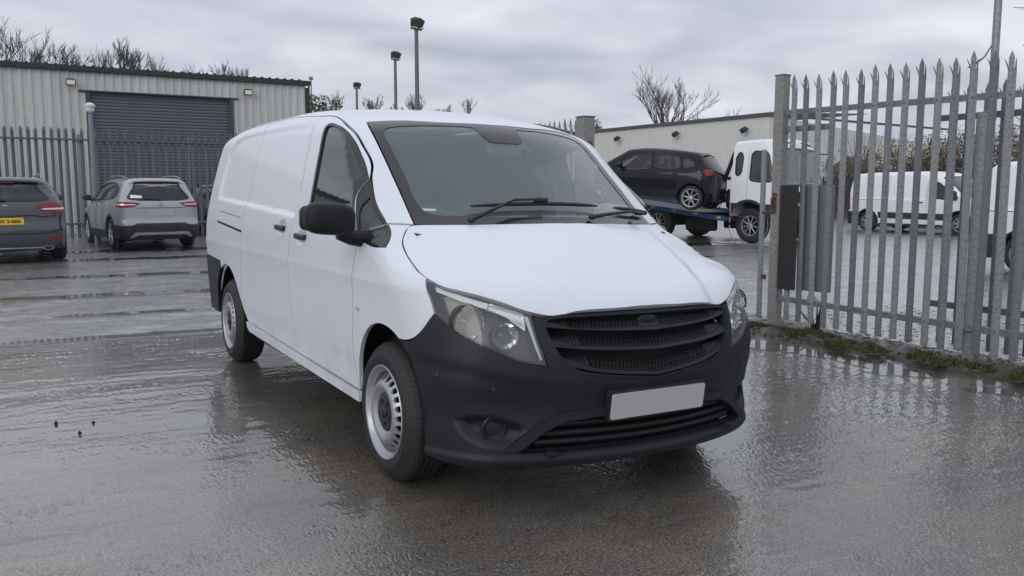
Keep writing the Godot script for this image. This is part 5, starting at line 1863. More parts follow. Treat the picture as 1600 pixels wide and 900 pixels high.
func build_truck() -> void:
	var th := deg_to_rad(10.0)
	var t := Transform3D(Basis(Vector3.UP, th).scaled(Vector3.ONE * 1.06), Vector3(-12.36, ground_y(-12.3, -15.2), -15.40))
	var o := thing("recovery_truck", "white recovery truck cab with a sloping blue deck seen beyond the fence post", "truck", t)
	M.deck_blue = tri3(mat(Color(0.035, 0.085, 0.24), 0.5), 1.5)
	M.deck_blue.albedo_texture = ntex(512, 71, 0.05, 4, [0.0, Color(0.5, 0.45, 0.4), 0.3, Color(0.8, 0.8, 0.8), 0.6, Color(1, 1, 1), 1.0, Color(1, 1, 1)])
	M.deck_yellow = mat(Color(0.55, 0.42, 0.05), 0.6)
	M.cab_white = mat(Color(0.70, 0.72, 0.74), 0.35)
	var sh := Shell.new()
	sh.setup([-0.8, 1.2], [0.4, 2.8],
		[-0.7, 2.52, -0.4, 2.555, 0.0, 2.575, 0.4, 2.57, 0.6, 2.52, 0.8, 2.40],
		[0.5, 1.08, 1.0, 1.10, 1.45, 1.10, 1.7, 1.08, 2.3, 1.0, 2.6, 0.94],
		[0.45, 0.92, 0.8, 0.97, 1.30, 0.96, 1.42, 0.93, 2.25, 0.70, 2.45, 0.60, 2.7, 0.45],
		[0.4, -0.56, 2.7, -0.54], [-0.7, 0.0, 1.1, 0.0], [-0.7, 0.05, 1.1, 0.05], [-0.7, 0.06, 1.1, 0.08], 0.02, 0.02)
	sh.ft = [0.0, 0.5, 1.0]; sh.rt = [0.0, -0.5, 1.0]
	sh.fa = 0.07; sh.fb = 0.05; sh.ra = 0.0; sh.rf = 0.16; sh.rr = 0.04
	sh.ax = 0.0; sh.bx = 0.2; sh.y0 = 1.2
	var ws: PackedVector2Array = sh.tos(2, [0.90, 1.42, 0.0, 0.88, 1.42, 0.6, 0.82, 1.44, 0.92, 0.55, 2.22, 0.84, 0.62, 2.29, 0.76, 0.66, 2.31, 0.4, 0.68, 2.315, 0.0])
	var wsp := join([ws, flipx(ws)])
	car_body(o, sh, {sh = sh, paint = M.cab_white, cell = 0.07,
		rail = [-0.50, 2.40, 0.0, 2.46, 0.35, 2.455, 0.55, 2.36], arches = [[0.0, 0.46, 0.56]],
		nose = [0.55, 2.36, 0.68, 1.9, 0.78, 1.45, 0.80, 1.0, 0.78, 0.62], sill = [0.78, 0.62, -0.50, 0.66], tail = [-0.50, 0.66, -0.50, 2.40],
		wins = [[0.02, 1.56, 0.02, 2.18, 0.10, 2.26, 0.42, 2.24, 0.50, 2.16, 0.66, 1.62, 0.62, 1.50, 0.30, 1.50, 0.08, 1.53], [-0.40, 1.72, -0.42, 2.1, -0.34, 2.24, -0.26, 2.24, -0.20, 2.1, -0.22, 1.75, -0.28, 1.66, -0.36, 1.66]],
		upper_ends = [-0.52, 0.58], tail_top = 2.5, nose_top = 2.52, nose_holes = [wsp],
		clad = [[-0.50, 0.64, 0.80, 0.60, 0.80, 0.96, -0.50, 0.99]], arch_trim = 0.06,
		floor_at = Vector3(0.1, 0.62, 0), floor_size = Vector3(1.0, 0.2, 1.1), cabin_at = Vector3(0.05, 1.15, 0), cabin_size = Vector3(0.9, 0.6, 1.5)})
	var mb := MB.new()
	panel(mb, sh, 2, wsp, [], 0.12, -0.005, 0.0)
	part(o, "windscreen", mb, M.glass)
	mb = MB.new()
	panel(mb, sh, 2, inset(wsp, 0.02), [inset(wsp, -0.03)], 0.07, 0.003, 0.0)
	part(o, "windscreen_border", mb, M.seal)
	patch(o, sh, 2, "front_bumper", sh.tos(2, [0.97, 0.92, 0.0, 0.95, 0.92, 0.6, 0.80, 0.90, 1.02, 0.78, 0.62, 1.0, 0.92, 0.55, 0.0]), M.trim_black, 0.03)
	patch(o, sh, 2, "headlight", sh.tos(2, [0.95, 1.10, 0.55, 0.88, 1.14, 0.92, 0.80, 1.10, 1.02, 0.80, 0.97, 1.02, 0.95, 0.95, 0.6]), M.lamp_white, 0.012)
	patch(o, sh, 2, "radiator_grille", sh.tos(2, [0.97, 1.26, 0.0, 0.96, 1.26, 0.5, 0.96, 1.0, 0.45, 0.97, 1.0, 0.0]), M.grille, 0.008)
	for x in [0.0, -2.9]:
		for s in [-1.0, 1.0]:
			alloy_wheel(o, Transform3D(Basis(Vector3.RIGHT, Vector3.BACK * s, Vector3.DOWN * s), Vector3(x, 0.43, 0.98 * s)), 0.43, 0.26, 9, 0.25, M.alloy)
	# chassis, deck and frame
	mb = MB.new()
	for s in [-1.0, 1.0]:
		mb.box(Vector3(-2.4, 0.62, s * 0.4), Vector3(5.0, 0.20, 0.08), 0.01)
		mb.box(Vector3(-1.55, 0.42, s * 0.86), Vector3(0.9, 0.34, 0.24), 0.04)
	mb.box(Vector3(-2.9, 0.43, 0), Vector3(0.2, 0.2, 1.7), 0.05)
	part(o, "chassis", mb, M.void_black)
	var tilt := rotz(deg_to_rad(-6.0))
	var deck := group_part(o, "deck", Transform3D(tilt, Vector3(-0.62, 0.62, 0)))
	mb = MB.new()
	mb.box(Vector3(-2.55, -0.09, 0), Vector3(5.0, 0.06, 2.0), 0.01)
	part(deck, "deck_floor", mb, M.trim_black)
	for s in [-1.0, 1.0]:
		mb = MB.new()
		mb.box(Vector3(-2.55, -0.045, s * 1.04), Vector3(5.0, 0.125, 0.06), 0.012)
		part(deck, "side_rail", mb, M.deck_blue)
		mb = MB.new()
		for k in 7:
			mb.box(Vector3(-0.25 - k * 0.72, -0.03, s * 1.073), Vector3(0.13, 0.05, 0.008), 0.002)
		part(deck, "marker_plate", mb, M.deck_yellow)
	mb = MB.new()
	mb.tube([Vector3(-0.62, 0.95, 0.92), Vector3(-0.95, 1.25, 0.92), Vector3(-0.52, 2.28, 0.92)], [0.05, 0.06, 0.05], 8)
	mb.tube([Vector3(-0.62, 0.95, -0.92), Vector3(-0.95, 1.25, -0.92), Vector3(-0.52, 2.28, -0.92)], [0.05, 0.06, 0.05], 8)
	mb.box(Vector3(-0.75, 1.08, 0.55), Vector3(0.28, 0.5, 0.5), 0.06)
	mb.box(Vector3(-0.78, 1.6, 0), Vector3(0.06, 0.08, 1.8), 0.02)
	part(o, "headboard_frame", mb, M.void_black)
	for s in [-1.0, 1.0]:
		mb = MB.new()
		mb.box(Vector3(0.86, 1.95, s * 1.17), Vector3(0.10, 0.36, 0.20), 0.05)
		mb.tube([Vector3(0.62, 2.22, s * 0.94), Vector3(0.86, 2.2, s * 1.15)], [0.016, 0.016], 6)
		part(o, "door_mirror", mb, M.trim_black)
		mb = MB.new()
		mb.box(Vector3(-0.02, 1.22, s * 1.045), Vector3(0.15, 0.035, 0.03), 0.01)
		part(o, "door_handle", mb, M.trim_black)
		mb = MB.new()
		panel(mb, sh, 0, pv([-0.045, 2.3, -0.038, 2.3, -0.038, 1.02, -0.045, 1.02]), [], 0.1, 0.002, 0.0)
		part(o, "door_seam", mb if s > 0 else mb.mirrored(), M.void_black)

func build_far_vans() -> void:
	var o := thing("white_delivery_van", "white panel van with a black rub strip, side-on behind the fence pales", "van", place(-11.30, -23.3, 0.0), "white vans beyond the fence")
	var sh := Shell.new()
	sh.setup([-4.3, 1.1], [0.05, 2.1],
		[-4.2, 1.86, -3.9, 1.92, -3.0, 1.965, -1.6, 1.97, -1.0, 1.93, -0.65, 1.82, 0.28, 1.16, 0.5, 1.08, 0.8, 0.96, 1.0, 0.8],
		[0.1, 0.93, 0.3, 0.96, 0.6, 0.975, 1.0, 0.97, 1.15, 0.955, 1.5, 0.90, 1.8, 0.83, 2.0, 0.77],
		[0.1, 0.72, 0.3, 0.80, 0.6, 0.83, 0.8, 0.79, 1.0, 0.68],
		[0.1, -3.98, 0.4, -4.05, 1.2, -4.04, 1.9, -3.96], [-1.6, 0.0, -0.6, 0.22, 0.3, 0.22, 0.6, 0.0], [-4.0, 0.05, 1.0, 0.05], [-4.0, 0.10, -1.2, 0.12, -0.5, 0.06, 0.5, 0.09], 0.04, 0.015)
	sh.rt = [0.02, -3.2, 0.8]; sh.rr = 0.09
	sh.ft = [0.04, -0.2, 1.1]
	car_body(o, sh, {sh = sh, paint = M.van_far, cell = 0.07,
		rail = [-3.92, 1.83, -3.0, 1.865, -1.6, 1.865, -1.1, 1.82, -0.75, 1.70, -0.3, 1.40, 0.05, 1.15, 0.3, 1.05, 0.55, 0.93, 0.62, 0.84], arches = [[0.0, 0.33, 0.40], [-3.2, 0.33, 0.40]],
		nose = [0.62, 0.84, 0.66, 0.6, 0.66, 0.4, 0.62, 0.22], sill = [0.62, 0.22, -3.9, 0.26], tail = [-3.9, 0.26, -3.95, 0.6, -3.95, 1.2, -3.92, 1.83],
		wins = [[-0.95, 1.14, -0.97, 1.45, -0.92, 1.62, -0.75, 1.60, -0.35, 1.34, -0.06, 1.12, -0.1, 1.06, -0.5, 1.08]],
		wind = [0.30, 1.15, 0.0, 0.24, 1.15, 0.4, 0.12, 1.14, 0.76, -0.30, 1.45, 0.72, -0.70, 1.72, 0.66, -0.62, 1.77, 0.3, -0.6, 1.775, 0.0], wind_glass = M.glass,
		upper_ends = [-3.97, 0.70], tail_top = 1.88, nose_top = 0.93,
		clad = [[-2.78, 0.46, -0.44, 0.44, -0.44, 0.64, -2.78, 0.66], [-3.97, 0.24, -3.60, 0.24, -3.62, 0.66, -3.97, 0.66], [0.38, 0.22, 0.66, 0.22, 0.66, 0.52, 0.38, 0.52], [-2.75, 0.24, -0.4, 0.24, -0.4, 0.30, -2.75, 0.30]], arch_trim = 0.03,
		side_disp = func(p: Vector3) -> float: return -0.014 * smoothstep(0.0, 0.03, minf(minf(p.y - 1.08, 1.70 - p.y), minf(-1.1 - p.x, p.x + 3.75))) * smoothstep(0.0, 0.04, absf(p.x + 2.45) - 0.04),
		floor_at = Vector3(-1.6, 0.30, 0), floor_size = Vector3(4.6, 0.12, 1.4), cabin_at = Vector3(-1.9, 1.0, 0), cabin_size = Vector3(2.0, 1.2, 1.3)})
	four_wheels(o, [0.0, -3.2], 0.95, 0.33, 0.21, 6, 0.21, M.alloy)
	patch(o, sh, 2, "front_bumper", sh.tos(2, [0.83, 0.56, 0.0, 0.78, 0.56, 0.6, 0.62, 0.54, 0.93, 0.62, 0.22, 0.92, 0.80, 0.22, 0.0]), M.trim_black, 0.012)
	patch(o, sh, 2, "headlight", sh.tos(2, [0.77, 0.80, 0.5, 0.68, 0.92, 0.78, 0.5, 0.95, 0.92, 0.55, 0.75, 0.94, 0.74, 0.70, 0.7]), M.lamp_white, 0.01)
	patch(o, sh, 2, "radiator_grille", sh.tos(2, [0.80, 0.82, 0.0, 0.78, 0.82, 0.45, 0.80, 0.62, 0.45, 0.83, 0.62, 0.0]), M.grille, 0.008)
	patch(o, sh, 3, "tail_light", sh.tos(3, [-4.0, 1.20, 0.80, -3.9, 1.20, 0.93, -3.86, 0.72, 0.965, -4.0, 0.72, 0.86]), M.red_lens, 0.010)
	patch(o, sh, 3, "rear_bumper", sh.tos(3, [-4.0, 0.62, 0.0, -4.0, 0.62, 0.85, -3.9, 0.62, 0.96, -3.9, 0.24, 0.94, -4.0, 0.24, 0.0]), M.trim_black, 0.03)
	for s in [-1.0, 1.0]:
		var mb := MB.new()
		mb.box(Vector3(-0.12, 1.22, s * 1.10), Vector3(0.12, 0.26, 0.18), 0.05)
		mb.tube([Vector3(-0.12, 1.12, s * 0.93), Vector3(-0.12, 1.14, s * 1.05)], [0.035, 0.03], 8)
		part(o, "door_mirror", mb, M.trim_black)
		for x in [-1.28, -0.90]:
			mb = MB.new()
			mb.box(Vector3(x, 0.98, s * 0.975), Vector3(0.16, 0.04, 0.03), 0.012)
			part(o, "door_handle", mb, M.trim_black)
		mb = MB.new()
		for x in [-1.08, -0.28, -2.45]:
			panel(mb, sh, 0, pv([x, 1.80 if x < -1.0 else 1.06, x + 0.008, 1.80 if x < -1.0 else 1.06, x + 0.008, 0.32, x, 0.32]), [], 0.1, 0.002, 0.0)
		panel(mb, sh, 0, pv([-3.85, 1.07, -2.45, 1.06, -2.45, 1.045, -3.85, 1.055]), [], 0.1, 0.002, 0.0)
		part(o, "door_seam", mb if s > 0 else mb.mirrored(), M.seam_grey)
	dup(o, place(-1.02, -13.42, deg_to_rad(0.0)), "white panel van at the picture's edge, its rear wheel nearest the fence")
	dup(o, place(-13.9, -27.6, deg_to_rad(0.0)), "white van mostly hidden between the recovery truck and another van")
	M.van_far.albedo_color = Color(0.70, 0.72, 0.75).linear_to_srgb()

func hidden_car() -> void:   # a dark car behind the fence, between the silver car and the van
	var src: Node3D = get_node("grey_car")
	var c := dup(src, place(-23.85, -5.7, deg_to_rad(90.0)), "dark car half hidden behind the fence left of the white van")
	c.remove_meta("group")

# ------------------------------------------------------------------ fences
static func pale_mesh(height: float, width := 0.068, dip := 0.016) -> ArrayMesh:
	var mb := MB.new()
	var xs := [-0.5, -0.30, -0.14, 0.14, 0.30, 0.5]
	var ds := [0.0, 0.0, 1.0, 1.0, 0.0, 0.0]
	var th := 0.004
	var top := height - 0.14
	for k in 5:
		var a := Vector3(xs[k] * width, 0, ds[k] * dip)
		var b := Vector3(xs[k + 1] * width, 0, ds[k + 1] * dip)
		var up := Vector3(0, top, 0)
		mb.face([a, b, b + up, a + up], Vector3.BACK)
		var bk := Vector3(0, 0, -th)
		mb.face([a + bk, b + bk, b + bk + up, a + bk + up], Vector3.FORWARD)
	for s in [-1.0, 1.0]:
		var e := Vector3(s * 0.5 * width, 0, 0)
		mb.face([e, e + Vector3(0, 0, -th), e + Vector3(0, top, -th), e + Vector3(0, top, 0)], Vector3(s, 0, 0))
	# three points: the middle one tall and straight, the outer two splayed
	var m := 0.30 * width
	for z in [dip, dip - th]:
		mb.face([Vector3(-m, top, z), Vector3(m, top, z), Vector3(m * 1.1, top + 0.085, z), Vector3(0, height, z), Vector3(-m * 1.1, top + 0.085, z)], Vector3(0, 0, 1 if z == dip else -1))
	for s in [-1.0, 1.0]:
		mb.face([Vector3(s * m, top, dip), Vector3(s * m, top + 0.06, dip), Vector3(s * m, top + 0.06, dip - th), Vector3(s * m, top, dip - th)], Vector3(s, 0, 0))
		mb.face([Vector3(s * m, top + 0.06, dip), Vector3(0, height, dip), Vector3(0, height, dip - th), Vector3(s * m, top + 0.06, dip - th)], Vector3(s, 0.4, 0))
		mb.face([Vector3(s * 0.26 * width, top, 0), Vector3(s * 0.5 * width, top, 0), Vector3(s * 0.62 * width, top + 0.045, 0.016), Vector3(s * 0.70 * width, top + 0.085, 0.036), Vector3(s * 0.50 * width, top + 0.055, 0.02)], Vector3.BACK)
	return mb.mesh()

# fence along local x, pales on the +z face
func palisade(o: Node3D, xs: Array, y0: float, height: float, rails: Array, posts: Array, x0: float, x1: float, slope := 0.0, width := 0.068, near := 0.0) -> void:
	var meshes := []
	for k in 3:
		meshes.append(pale_mesh(height - 0.012 * k, width))
	for k in xs.size():
		var mi := MeshInstance3D.new()
		mi.mesh = meshes[(k * 7 + 3) % 3]
		mi.material_override = M.galv_dark[k % 2] if near > 0.0 else M.galv[(k * 5 + 1) % M.galv.size()]
		mi.name = "pale"
		o.add_child(mi, true)
		mi.transform = Transform3D(rotz(rng.randf_range(-0.004, 0.004)), Vector3(xs[k], y0 + slope * xs[k] + rng.randf_range(-0.008, 0.008), 0))
	for r in rails:
		var mb := MB.new()
		mb.box(Vector3((x0 + x1) * 0.5, 0, -0.008), Vector3(x1 - x0, 0.055, 0.008), 0.002)
		mb.box(Vector3((x0 + x1) * 0.5, 0.024, -0.036), Vector3(x1 - x0, 0.007, 0.05), 0.002)
		for x in xs:
			mb.lathe([Vector2(0.011, 0.0), Vector2(0.009, 0.008), Vector2(0.0, 0.010)], 8, Vector3(x, 0, 0.0165), rotx(PI / 2))
		var p := part(o, "rail", mb, M.galv_dark[0] if near > 0.0 else M.galv[2])
		p.transform = Transform3D(rotz(atan(slope)), Vector3(0, r, near))
	for q in posts:
		var mb := MB.new()
		mb.box(Vector3(q[0], q[1] * 0.5 - 0.05, q[2]), Vector3(q[3], q[1] + 0.1, q[3]), 0.006)
		part(o, "post", mb, M.galv[3])

static func steps(from: float, pitch: float, n: int) -> Array:
	var o := []
	for k in n:
		o.append(from + pitch * k)
	return o

func build_fences() -> void:
	M.galv = []
	var nt := ntex(512, 81, 0.022, 5, [0.0, Color(0.62, 0.63, 0.62), 0.45, Color(0.86, 0.87, 0.88), 0.62, Color(0.95, 0.95, 0.95), 0.8, Color(1.0, 1.0, 1.0), 1.0, Color(1, 1, 1)])
	var rt := ntex(256, 82, 0.02, 4, [0.0, 0.55, 1.0, 1.0])
	for g in [Color(0.23, 0.25, 0.268), Color(0.29, 0.308, 0.322), Color(0.19, 0.207, 0.224), Color(0.31, 0.322, 0.322)]:
		var m := tri3(mat(g, 0.55, 0.3), 2.2, true)
		m.albedo_texture = nt
		m.roughness_texture = rt
		M.galv.append(m)
	M.galv_dark = []
	for g in [Color(0.10, 0.112, 0.128), Color(0.125, 0.137, 0.152)]:
		M.galv_dark.append(mat(g, 0.6, 0.2))
	M.rust = tri3(mat(Color(0.10, 0.055, 0.03), 0.85), 8.0)
	M.board_brown = tri3(mat(Color(0.019, 0.015, 0.0145), 0.36), 1.5)
	M.sheet_grey = tri3(mat(Color(0.17, 0.185, 0.20), 0.45, 0.2), 1.0)
	M.post_old = tri3(mat(Color(0.25, 0.255, 0.25), 0.65), 1.2, true)
	M.post_old.albedo_texture = ntex(512, 83, 0.03, 5, [0.0, Color(0.50, 0.46, 0.40), 0.4, Color(0.85, 0.84, 0.82), 1.0, Color(1, 1, 1)])
	# the gate leaf on the right
	var g := thing("palisade_gate", "galvanised palisade gate of spiked steel pales right of the white van", "gate", Transform3D(Basis(), Vector3(0, 0, -4.415)))
	palisade(g, steps(-2.28, 0.1520, 34), 0.012, 2.462, [2.110, 0.222], [], -2.40, 2.9, -0.012)
	var mb := MB.new()
	mb.box(Vector3(-2.16, 1.975, -0.06), Vector3(0.50, 0.055, 0.045), 0.004)
	part(g, "latch_rail", mb, M.galv[0])
	# fixed fence just behind it
	var f := thing("palisade_fence", "second row of steel pales standing just behind the palisade gate", "fence", Transform3D(Basis(), Vector3(0, -0.06, -4.80)))
	palisade(f, steps(-0.86, 0.1525, 24), 0.05, 2.30, [2.06, 0.40], [[2.6, 2.2, -0.08, 0.1]], -1.02, 2.8, 0.0)
	# post with latch
	var px := -2.465
	var post := thing("gate_post", "steel gate post with a rusty latch at the end of the palisade gate", "post", Transform3D(Basis(), Vector3(px, ground_y(px, -4.45), -4.45)))
	mb = MB.new()
	mb.box(Vector3(0, 1.29, 0), Vector3(0.112, 2.62, 0.112), 0.010)
	part(post, "upright", mb, M.post_old)
	mb = MB.new()
	mb.box(Vector3(0, 2.602, 0), Vector3(0.120, 0.014, 0.120), 0.004)
	part(post, "cap", mb, M.galv[2])
	mb = MB.new()
	mb.box(Vector3(-0.062, 2.06, 0.0), Vector3(0.012, 0.40, 0.08), 0.003)
	part(post, "hinge_plate", mb, M.galv[2])
	mb = MB.new()
	mb.box(Vector3(0.0, 1.32, 0.062), Vector3(0.05, 0.20, 0.012), 0.004)
	mb.tube([Vector3(0, 1.37, 0.07), Vector3(0.0, 1.36, 0.10), Vector3(0.0, 1.25, 0.10)], [0.012, 0.012, 0.012], 8)
	mb.tube([Vector3(-0.16, 1.22, 0.05), Vector3(0.02, 1.22, 0.07)], [0.011, 0.011], 8)
	part(post, "latch", mb, M.rust)
	# slim bar standing left of the post
	var bar := thing("drop_bar", "slim steel bar standing against the left side of the gate post", "bar", Transform3D(Basis(), Vector3(-2.72, ground_y(-2.7, -4.5) + 0.09, -4.50)))
	mb = MB.new()
	mb.box(Vector3(0, 0.89, 0), Vector3(0.045, 1.78, 0.045), 0.006)
	part(bar, "upright", mb, M.galv[1])
	mb = MB.new()
	mb.box(Vector3(0.03, 0.44, 0), Vector3(0.10, 0.05, 0.02), 0.004)
	mb.box(Vector3(0.08, 1.12, 0.02), Vector3(0.12, 0.022, 0.016), 0.004)
	part(bar, "clip", mb, M.rust)
	# lock guard: dark board in front of the first pales, grey sheet box behind the next
	var lk := thing("lock_guard", "dark brown board and grey sheet box fixed to the gate pales", "box", Transform3D(Basis(), Vector3(-2.262, 0.36, -4.39)))
	mb = MB.new()
	mb.box(Vector3(0, 0.525, 0.012), Vector3(0.224, 1.05, 0.02), 0.006)
	part(lk, "board", mb, M.board_brown)
	mb = MB.new()
	mb.box(Vector3(0.235, 0.525, -0.115), Vector3(0.36, 1.05, 0.09), 0.006)
	part(lk, "sheet_box", mb, M.sheet_grey)
	mb = MB.new()
	mb.box(Vector3(0.0, 1.058, -0.05), Vector3(0.235, 0.012, 0.14), 0.003)
	part(lk, "cover_strip", mb, M.sheet_grey)
	# stout post and tall pole among the pales
	var mx := -0.395
	var mast := thing("fence_pole", "tall steel pole on a square post rising through the palisade gate", "pole", Transform3D(Basis(), Vector3(mx, ground_y(mx, -4.5), -4.50)))
	mb = MB.new()
	mb.box(Vector3(0, 1.0, 0), Vector3(0.105, 2.14, 0.09), 0.008)
	part(mast, "post", mb, M.galv[3])
	mb = MB.new()
	mb.tube([Vector3(0.0, 0.9, -0.075), Vector3(0.0, 6.5, -0.075)], [0.031, 0.028], 14)
	part(mast, "pole", mb, M.galv[1])
	mb = MB.new()
	mb.tube([Vector3(0, 2.66, -0.07), Vector3(-0.07, 2.53, -0.05), Vector3(-0.15, 2.47, -0.03), Vector3(-0.19, 2.455, -0.02)], [0.006, 0.006, 0.012, 0.004], 6)
	mb.box(Vector3(0, 2.05, -0.05), Vector3(0.09, 0.08, 0.08), 0.01)
	part(mast, "wire_bracket", mb, M.galv[2])
	# fence and post on the far side of the way in
	var f2 := thing("palisade_fence", "spiked fence tops and stout post showing over the white van's roof", "fence", Transform3D(Basis(), Vector3(0, 0, -4.42)))
	palisade(f2, steps(-9.02, 0.1300, 24), -0.05, 2.405, [2.02, 0.25], [], -9.1, -5.95, 0.0)
	mb = MB.new()
	mb.box(Vector3(-5.82, 1.15, 0.0), Vector3(0.19, 2.38, 0.19), 0.012)
	part(f2, "gate_post", mb, M.post_old)
	mb = MB.new()
	mb.box(Vector3(-5.82, 2.345, 0.0), Vector3(0.205, 0.016, 0.205), 0.004)
	part(f2, "post_cap", mb, M.galv[2])
	mb = MB.new()
	mb.box(Vector3(-5.72, 1.95, 0.02), Vector3(0.06, 0.12, 0.10), 0.01)
	part(f2, "hinge", mb, M.rust)
	# long fence in front of the left building; its local x runs along world -z
	var f3 := thing("palisade_fence", "long grey palisade fence before the left building and roller door", "fence", Transform3D(roty(PI / 2), Vector3(-22.3, 0, 0)))
	palisade(f3, steps(-8.964, 0.1795, 83), 0.02, 3.02, [2.70, 0.42], [[-0.60, 2.85, -0.07, 0.09], [2.2, 2.85, -0.07, 0.09], [5.0, 2.85, -0.07, 0.09], [-3.4, 2.85, -0.07, 0.09], [-6.2, 2.85, -0.07, 0.09]], -9.1, 6.2, 0.0, 0.082, 0.075)
	# dark fence far behind the vans
	var f4 := thing("dark_fence", "dark steel fence below the brown scrub behind the white vans", "fence", Transform3D(Basis(), Vector3(-24.0, 0, -31.0)))
	mb = MB.new()
	for k in 118:
		mb.add_pale(k * 0.24, 2.0)
	var fm := part(f4, "pales", mb, M.fence_dark)
	fm.set_meta("kind", "stuff")
	mb = MB.new()
	for y in [0.4, 1.7]:
		mb.box(Vector3(14.2, y, -0.03), Vector3(28.6, 0.05, 0.04), 0.0)
	part(f4, "rail", mb, M.fence_dark)

# ------------------------------------------------------------------ verge below the gate
func build_verge() -> void:
	var n1 := noise(91, 1.0, 4)
	var mb := MB.new()
	var nx := 330
	var nz := 46
	var x0 := -3.1
	for i in nx + 1:
		for j in nz + 1:
			var x := x0 + i * 0.02
			var edge0 := -3.93 - 0.10 * smoothstep(-2.4, -0.6, x) + 0.07 * n1.get_noise_2d(x * 1.6, 7.0) + 0.03 * n1.get_noise_2d(x * 7.0, 2.0)
			var edge1 := -4.98 + 0.10 * n1.get_noise_2d(x * 1.5, 17.0)
			var t := float(j) / nz
			var z := lerpf(edge0, edge1, t)
			var prof := smoothstep(0.0, 0.16, t) * (1.0 - smoothstep(0.34, 0.62, t)) * 0.05 + 0.014
			prof *= smoothstep(-3.1, -2.75, x)
			var h := prof * (0.75 + 0.7 * n1.get_noise_2d(x * 3.0, z * 3.0)) + 0.012 * n1.get_noise_2d(x * 17.0, z * 17.0) * smoothstep(0.0, 0.1, t)
			var y := ground_y(x, z) + h - 0.012 * (1.0 - smoothstep(0.0, 0.05, t)) - 0.02 * smoothstep(0.9, 1.0, t)
			var p := n1.get_noise_2d(x * 2.2 + 30.0, z * 2.2)
			var c := Color(0.050, 0.040, 0.029).lerp(Color(0.15, 0.14, 0.125), smoothstep(0.50, 0.78, t + 0.25 * p))
			c = c.lerp(Color(0.030, 0.026, 0.02), smoothstep(0.0, 0.5, -p) * 0.6)
			mb.vert(Vector3(x, y, z), Vector3.UP, Vector2(x, z))
			mb.c.append(c)
	for i in nx:
		for j in nz:
			var q := i * (nz + 1) + j
			mb.tri(q, q + 1, q + nz + 2); mb.tri(q, q + nz + 2, q + nz + 1)
	smooth_normals(mb)
	struct("verge_soil", mb, M.soil)
	# tufts of moss and short grass, each a thin bent blade
	var gr := MB.new()
	var n2 := noise(95, 1.0, 2)
	for k in 42000:
		var x := rng.randf_range(-2.75, 3.2)
		var z := rng.randf_range(-4.38, -3.92)
		var a := n2.get_noise_2d(x * 1.1, z * 2.2) + 0.6 * n2.get_noise_2d(x * 4.0 + 50.0, z * 5.0)
		if a < 0.13 + 0.6 * absf(z + 4.12):
			continue
		var y := ground_y(x, z) + 0.035
		var h := rng.randf_range(0.018, 0.055)
		var d := rng.randf_range(0.0, TAU)
		var s := Vector3(cos(d), 0, sin(d)) * rng.randf_range(0.0018, 0.0035)
		var lean := Vector3(rng.randf_range(-1, 1), 0, rng.randf_range(-1, 1)) * h * 0.6
		var b := Vector3(x, y, z)
		gr.face([b - s, b + s, b + lean * 0.4 + Vector3(0, h * 0.65, 0) + s * 0.7, b + lean + Vector3(0, h, 0), b + lean * 0.4 + Vector3(0, h * 0.65, 0) - s * 0.7])
		var cc := Color(0.062, 0.075, 0.020).lerp(Color(0.125, 0.115, 0.045), rng.randf()) * rng.randf_range(0.6, 1.1)
		for q in 5:
			gr.c.append(cc)
	var go := MeshInstance3D.new()
	go.mesh = gr.mesh(); go.material_override = M.grass; go.name = "verge_grass"
	add_child(go)
	tag(go, "short mossy grass growing along the muddy verge under the gate", "grass")
	go.set_meta("kind", "stuff")
	# dead leaves, twigs and grit along the verge and beyond the gate
	var lf := MB.new()
	for k in 5200:
		var x := rng.randf_range(-3.0, 3.2)
		var z := rng.randf_range(-4.95, -3.9) if k < 2800 else rng.randf_range(-7.2, -4.7)
		var y := ground_y(x, z) + rng.randf_range(0.03, 0.055) * (1.0 if z > -4.5 else 0.35) + 0.004
		var sz := rng.randf_range(0.007, 0.034)
		var b := roty(rng.randf() * TAU) * rotx(rng.randf_range(-0.5, 0.5))
		var o := Vector3(x, y, z)
		lf.face([o + b * Vector3(-sz, 0, 0), o + b * Vector3(-sz * 0.3, sz * 0.1, sz * 0.55), o + b * Vector3(sz, 0, 0.1 * sz), o + b * Vector3(sz * 0.1, sz * 0.1, -sz * 0.5)])
		var cc := Color(0.07, 0.045, 0.022).lerp(Color(0.16, 0.13, 0.10), pow(rng.randf(), 3.0)) * rng.randf_range(0.5, 1.2)
		for q in 4:
			lf.c.append(cc)
	var lo := MeshInstance3D.new()
	lo.mesh = lf.mesh(); lo.material_override = M.grass; lo.name = "leaf_litter"
	add_child(lo)
	tag(lo, "dead leaves and grit scattered along the muddy verge", "leaves")
	lo.set_meta("kind", "stuff")
	# bare twiggy stump of ivy by the post
	var sh := thing("dead_shrub", "small dead leafless shrub at the foot of the grey sheet box", "shrub", Transform3D(Basis(), Vector3(-2.02, ground_y(-2.0, -4.5), -4.53)))
	var st := MB.new()
	for k in 9:
		var a := rng.randf() * TAU
		var d := Vector3(cos(a) * 0.5, 1.0, sin(a) * 0.25)
		var p0 := Vector3(rng.randf_range(-0.05, 0.05), 0, rng.randf_range(-0.03, 0.03))
		var p1 := p0 + d * 0.12 * rng.randf_range(0.7, 1.2)
		var p2 := p1 + (d + Vector3(rng.randf_range(-1, 0.4), 0.2, 0)) * 0.12
		st.tube([p0, p1, p2, p2 + Vector3(rng.randf_range(-0.12, 0.04), 0.10, 0)], [0.016, 0.011, 0.006, 0.002], 5)
	part(sh, "stem", st, M.bark)
	st = MB.new()
	st.ball(Vector3(0.0, 0.0, 0.0), Vector3(0.16, 0.07, 0.07), 14)
	part(sh, "stump", st, M.bark)
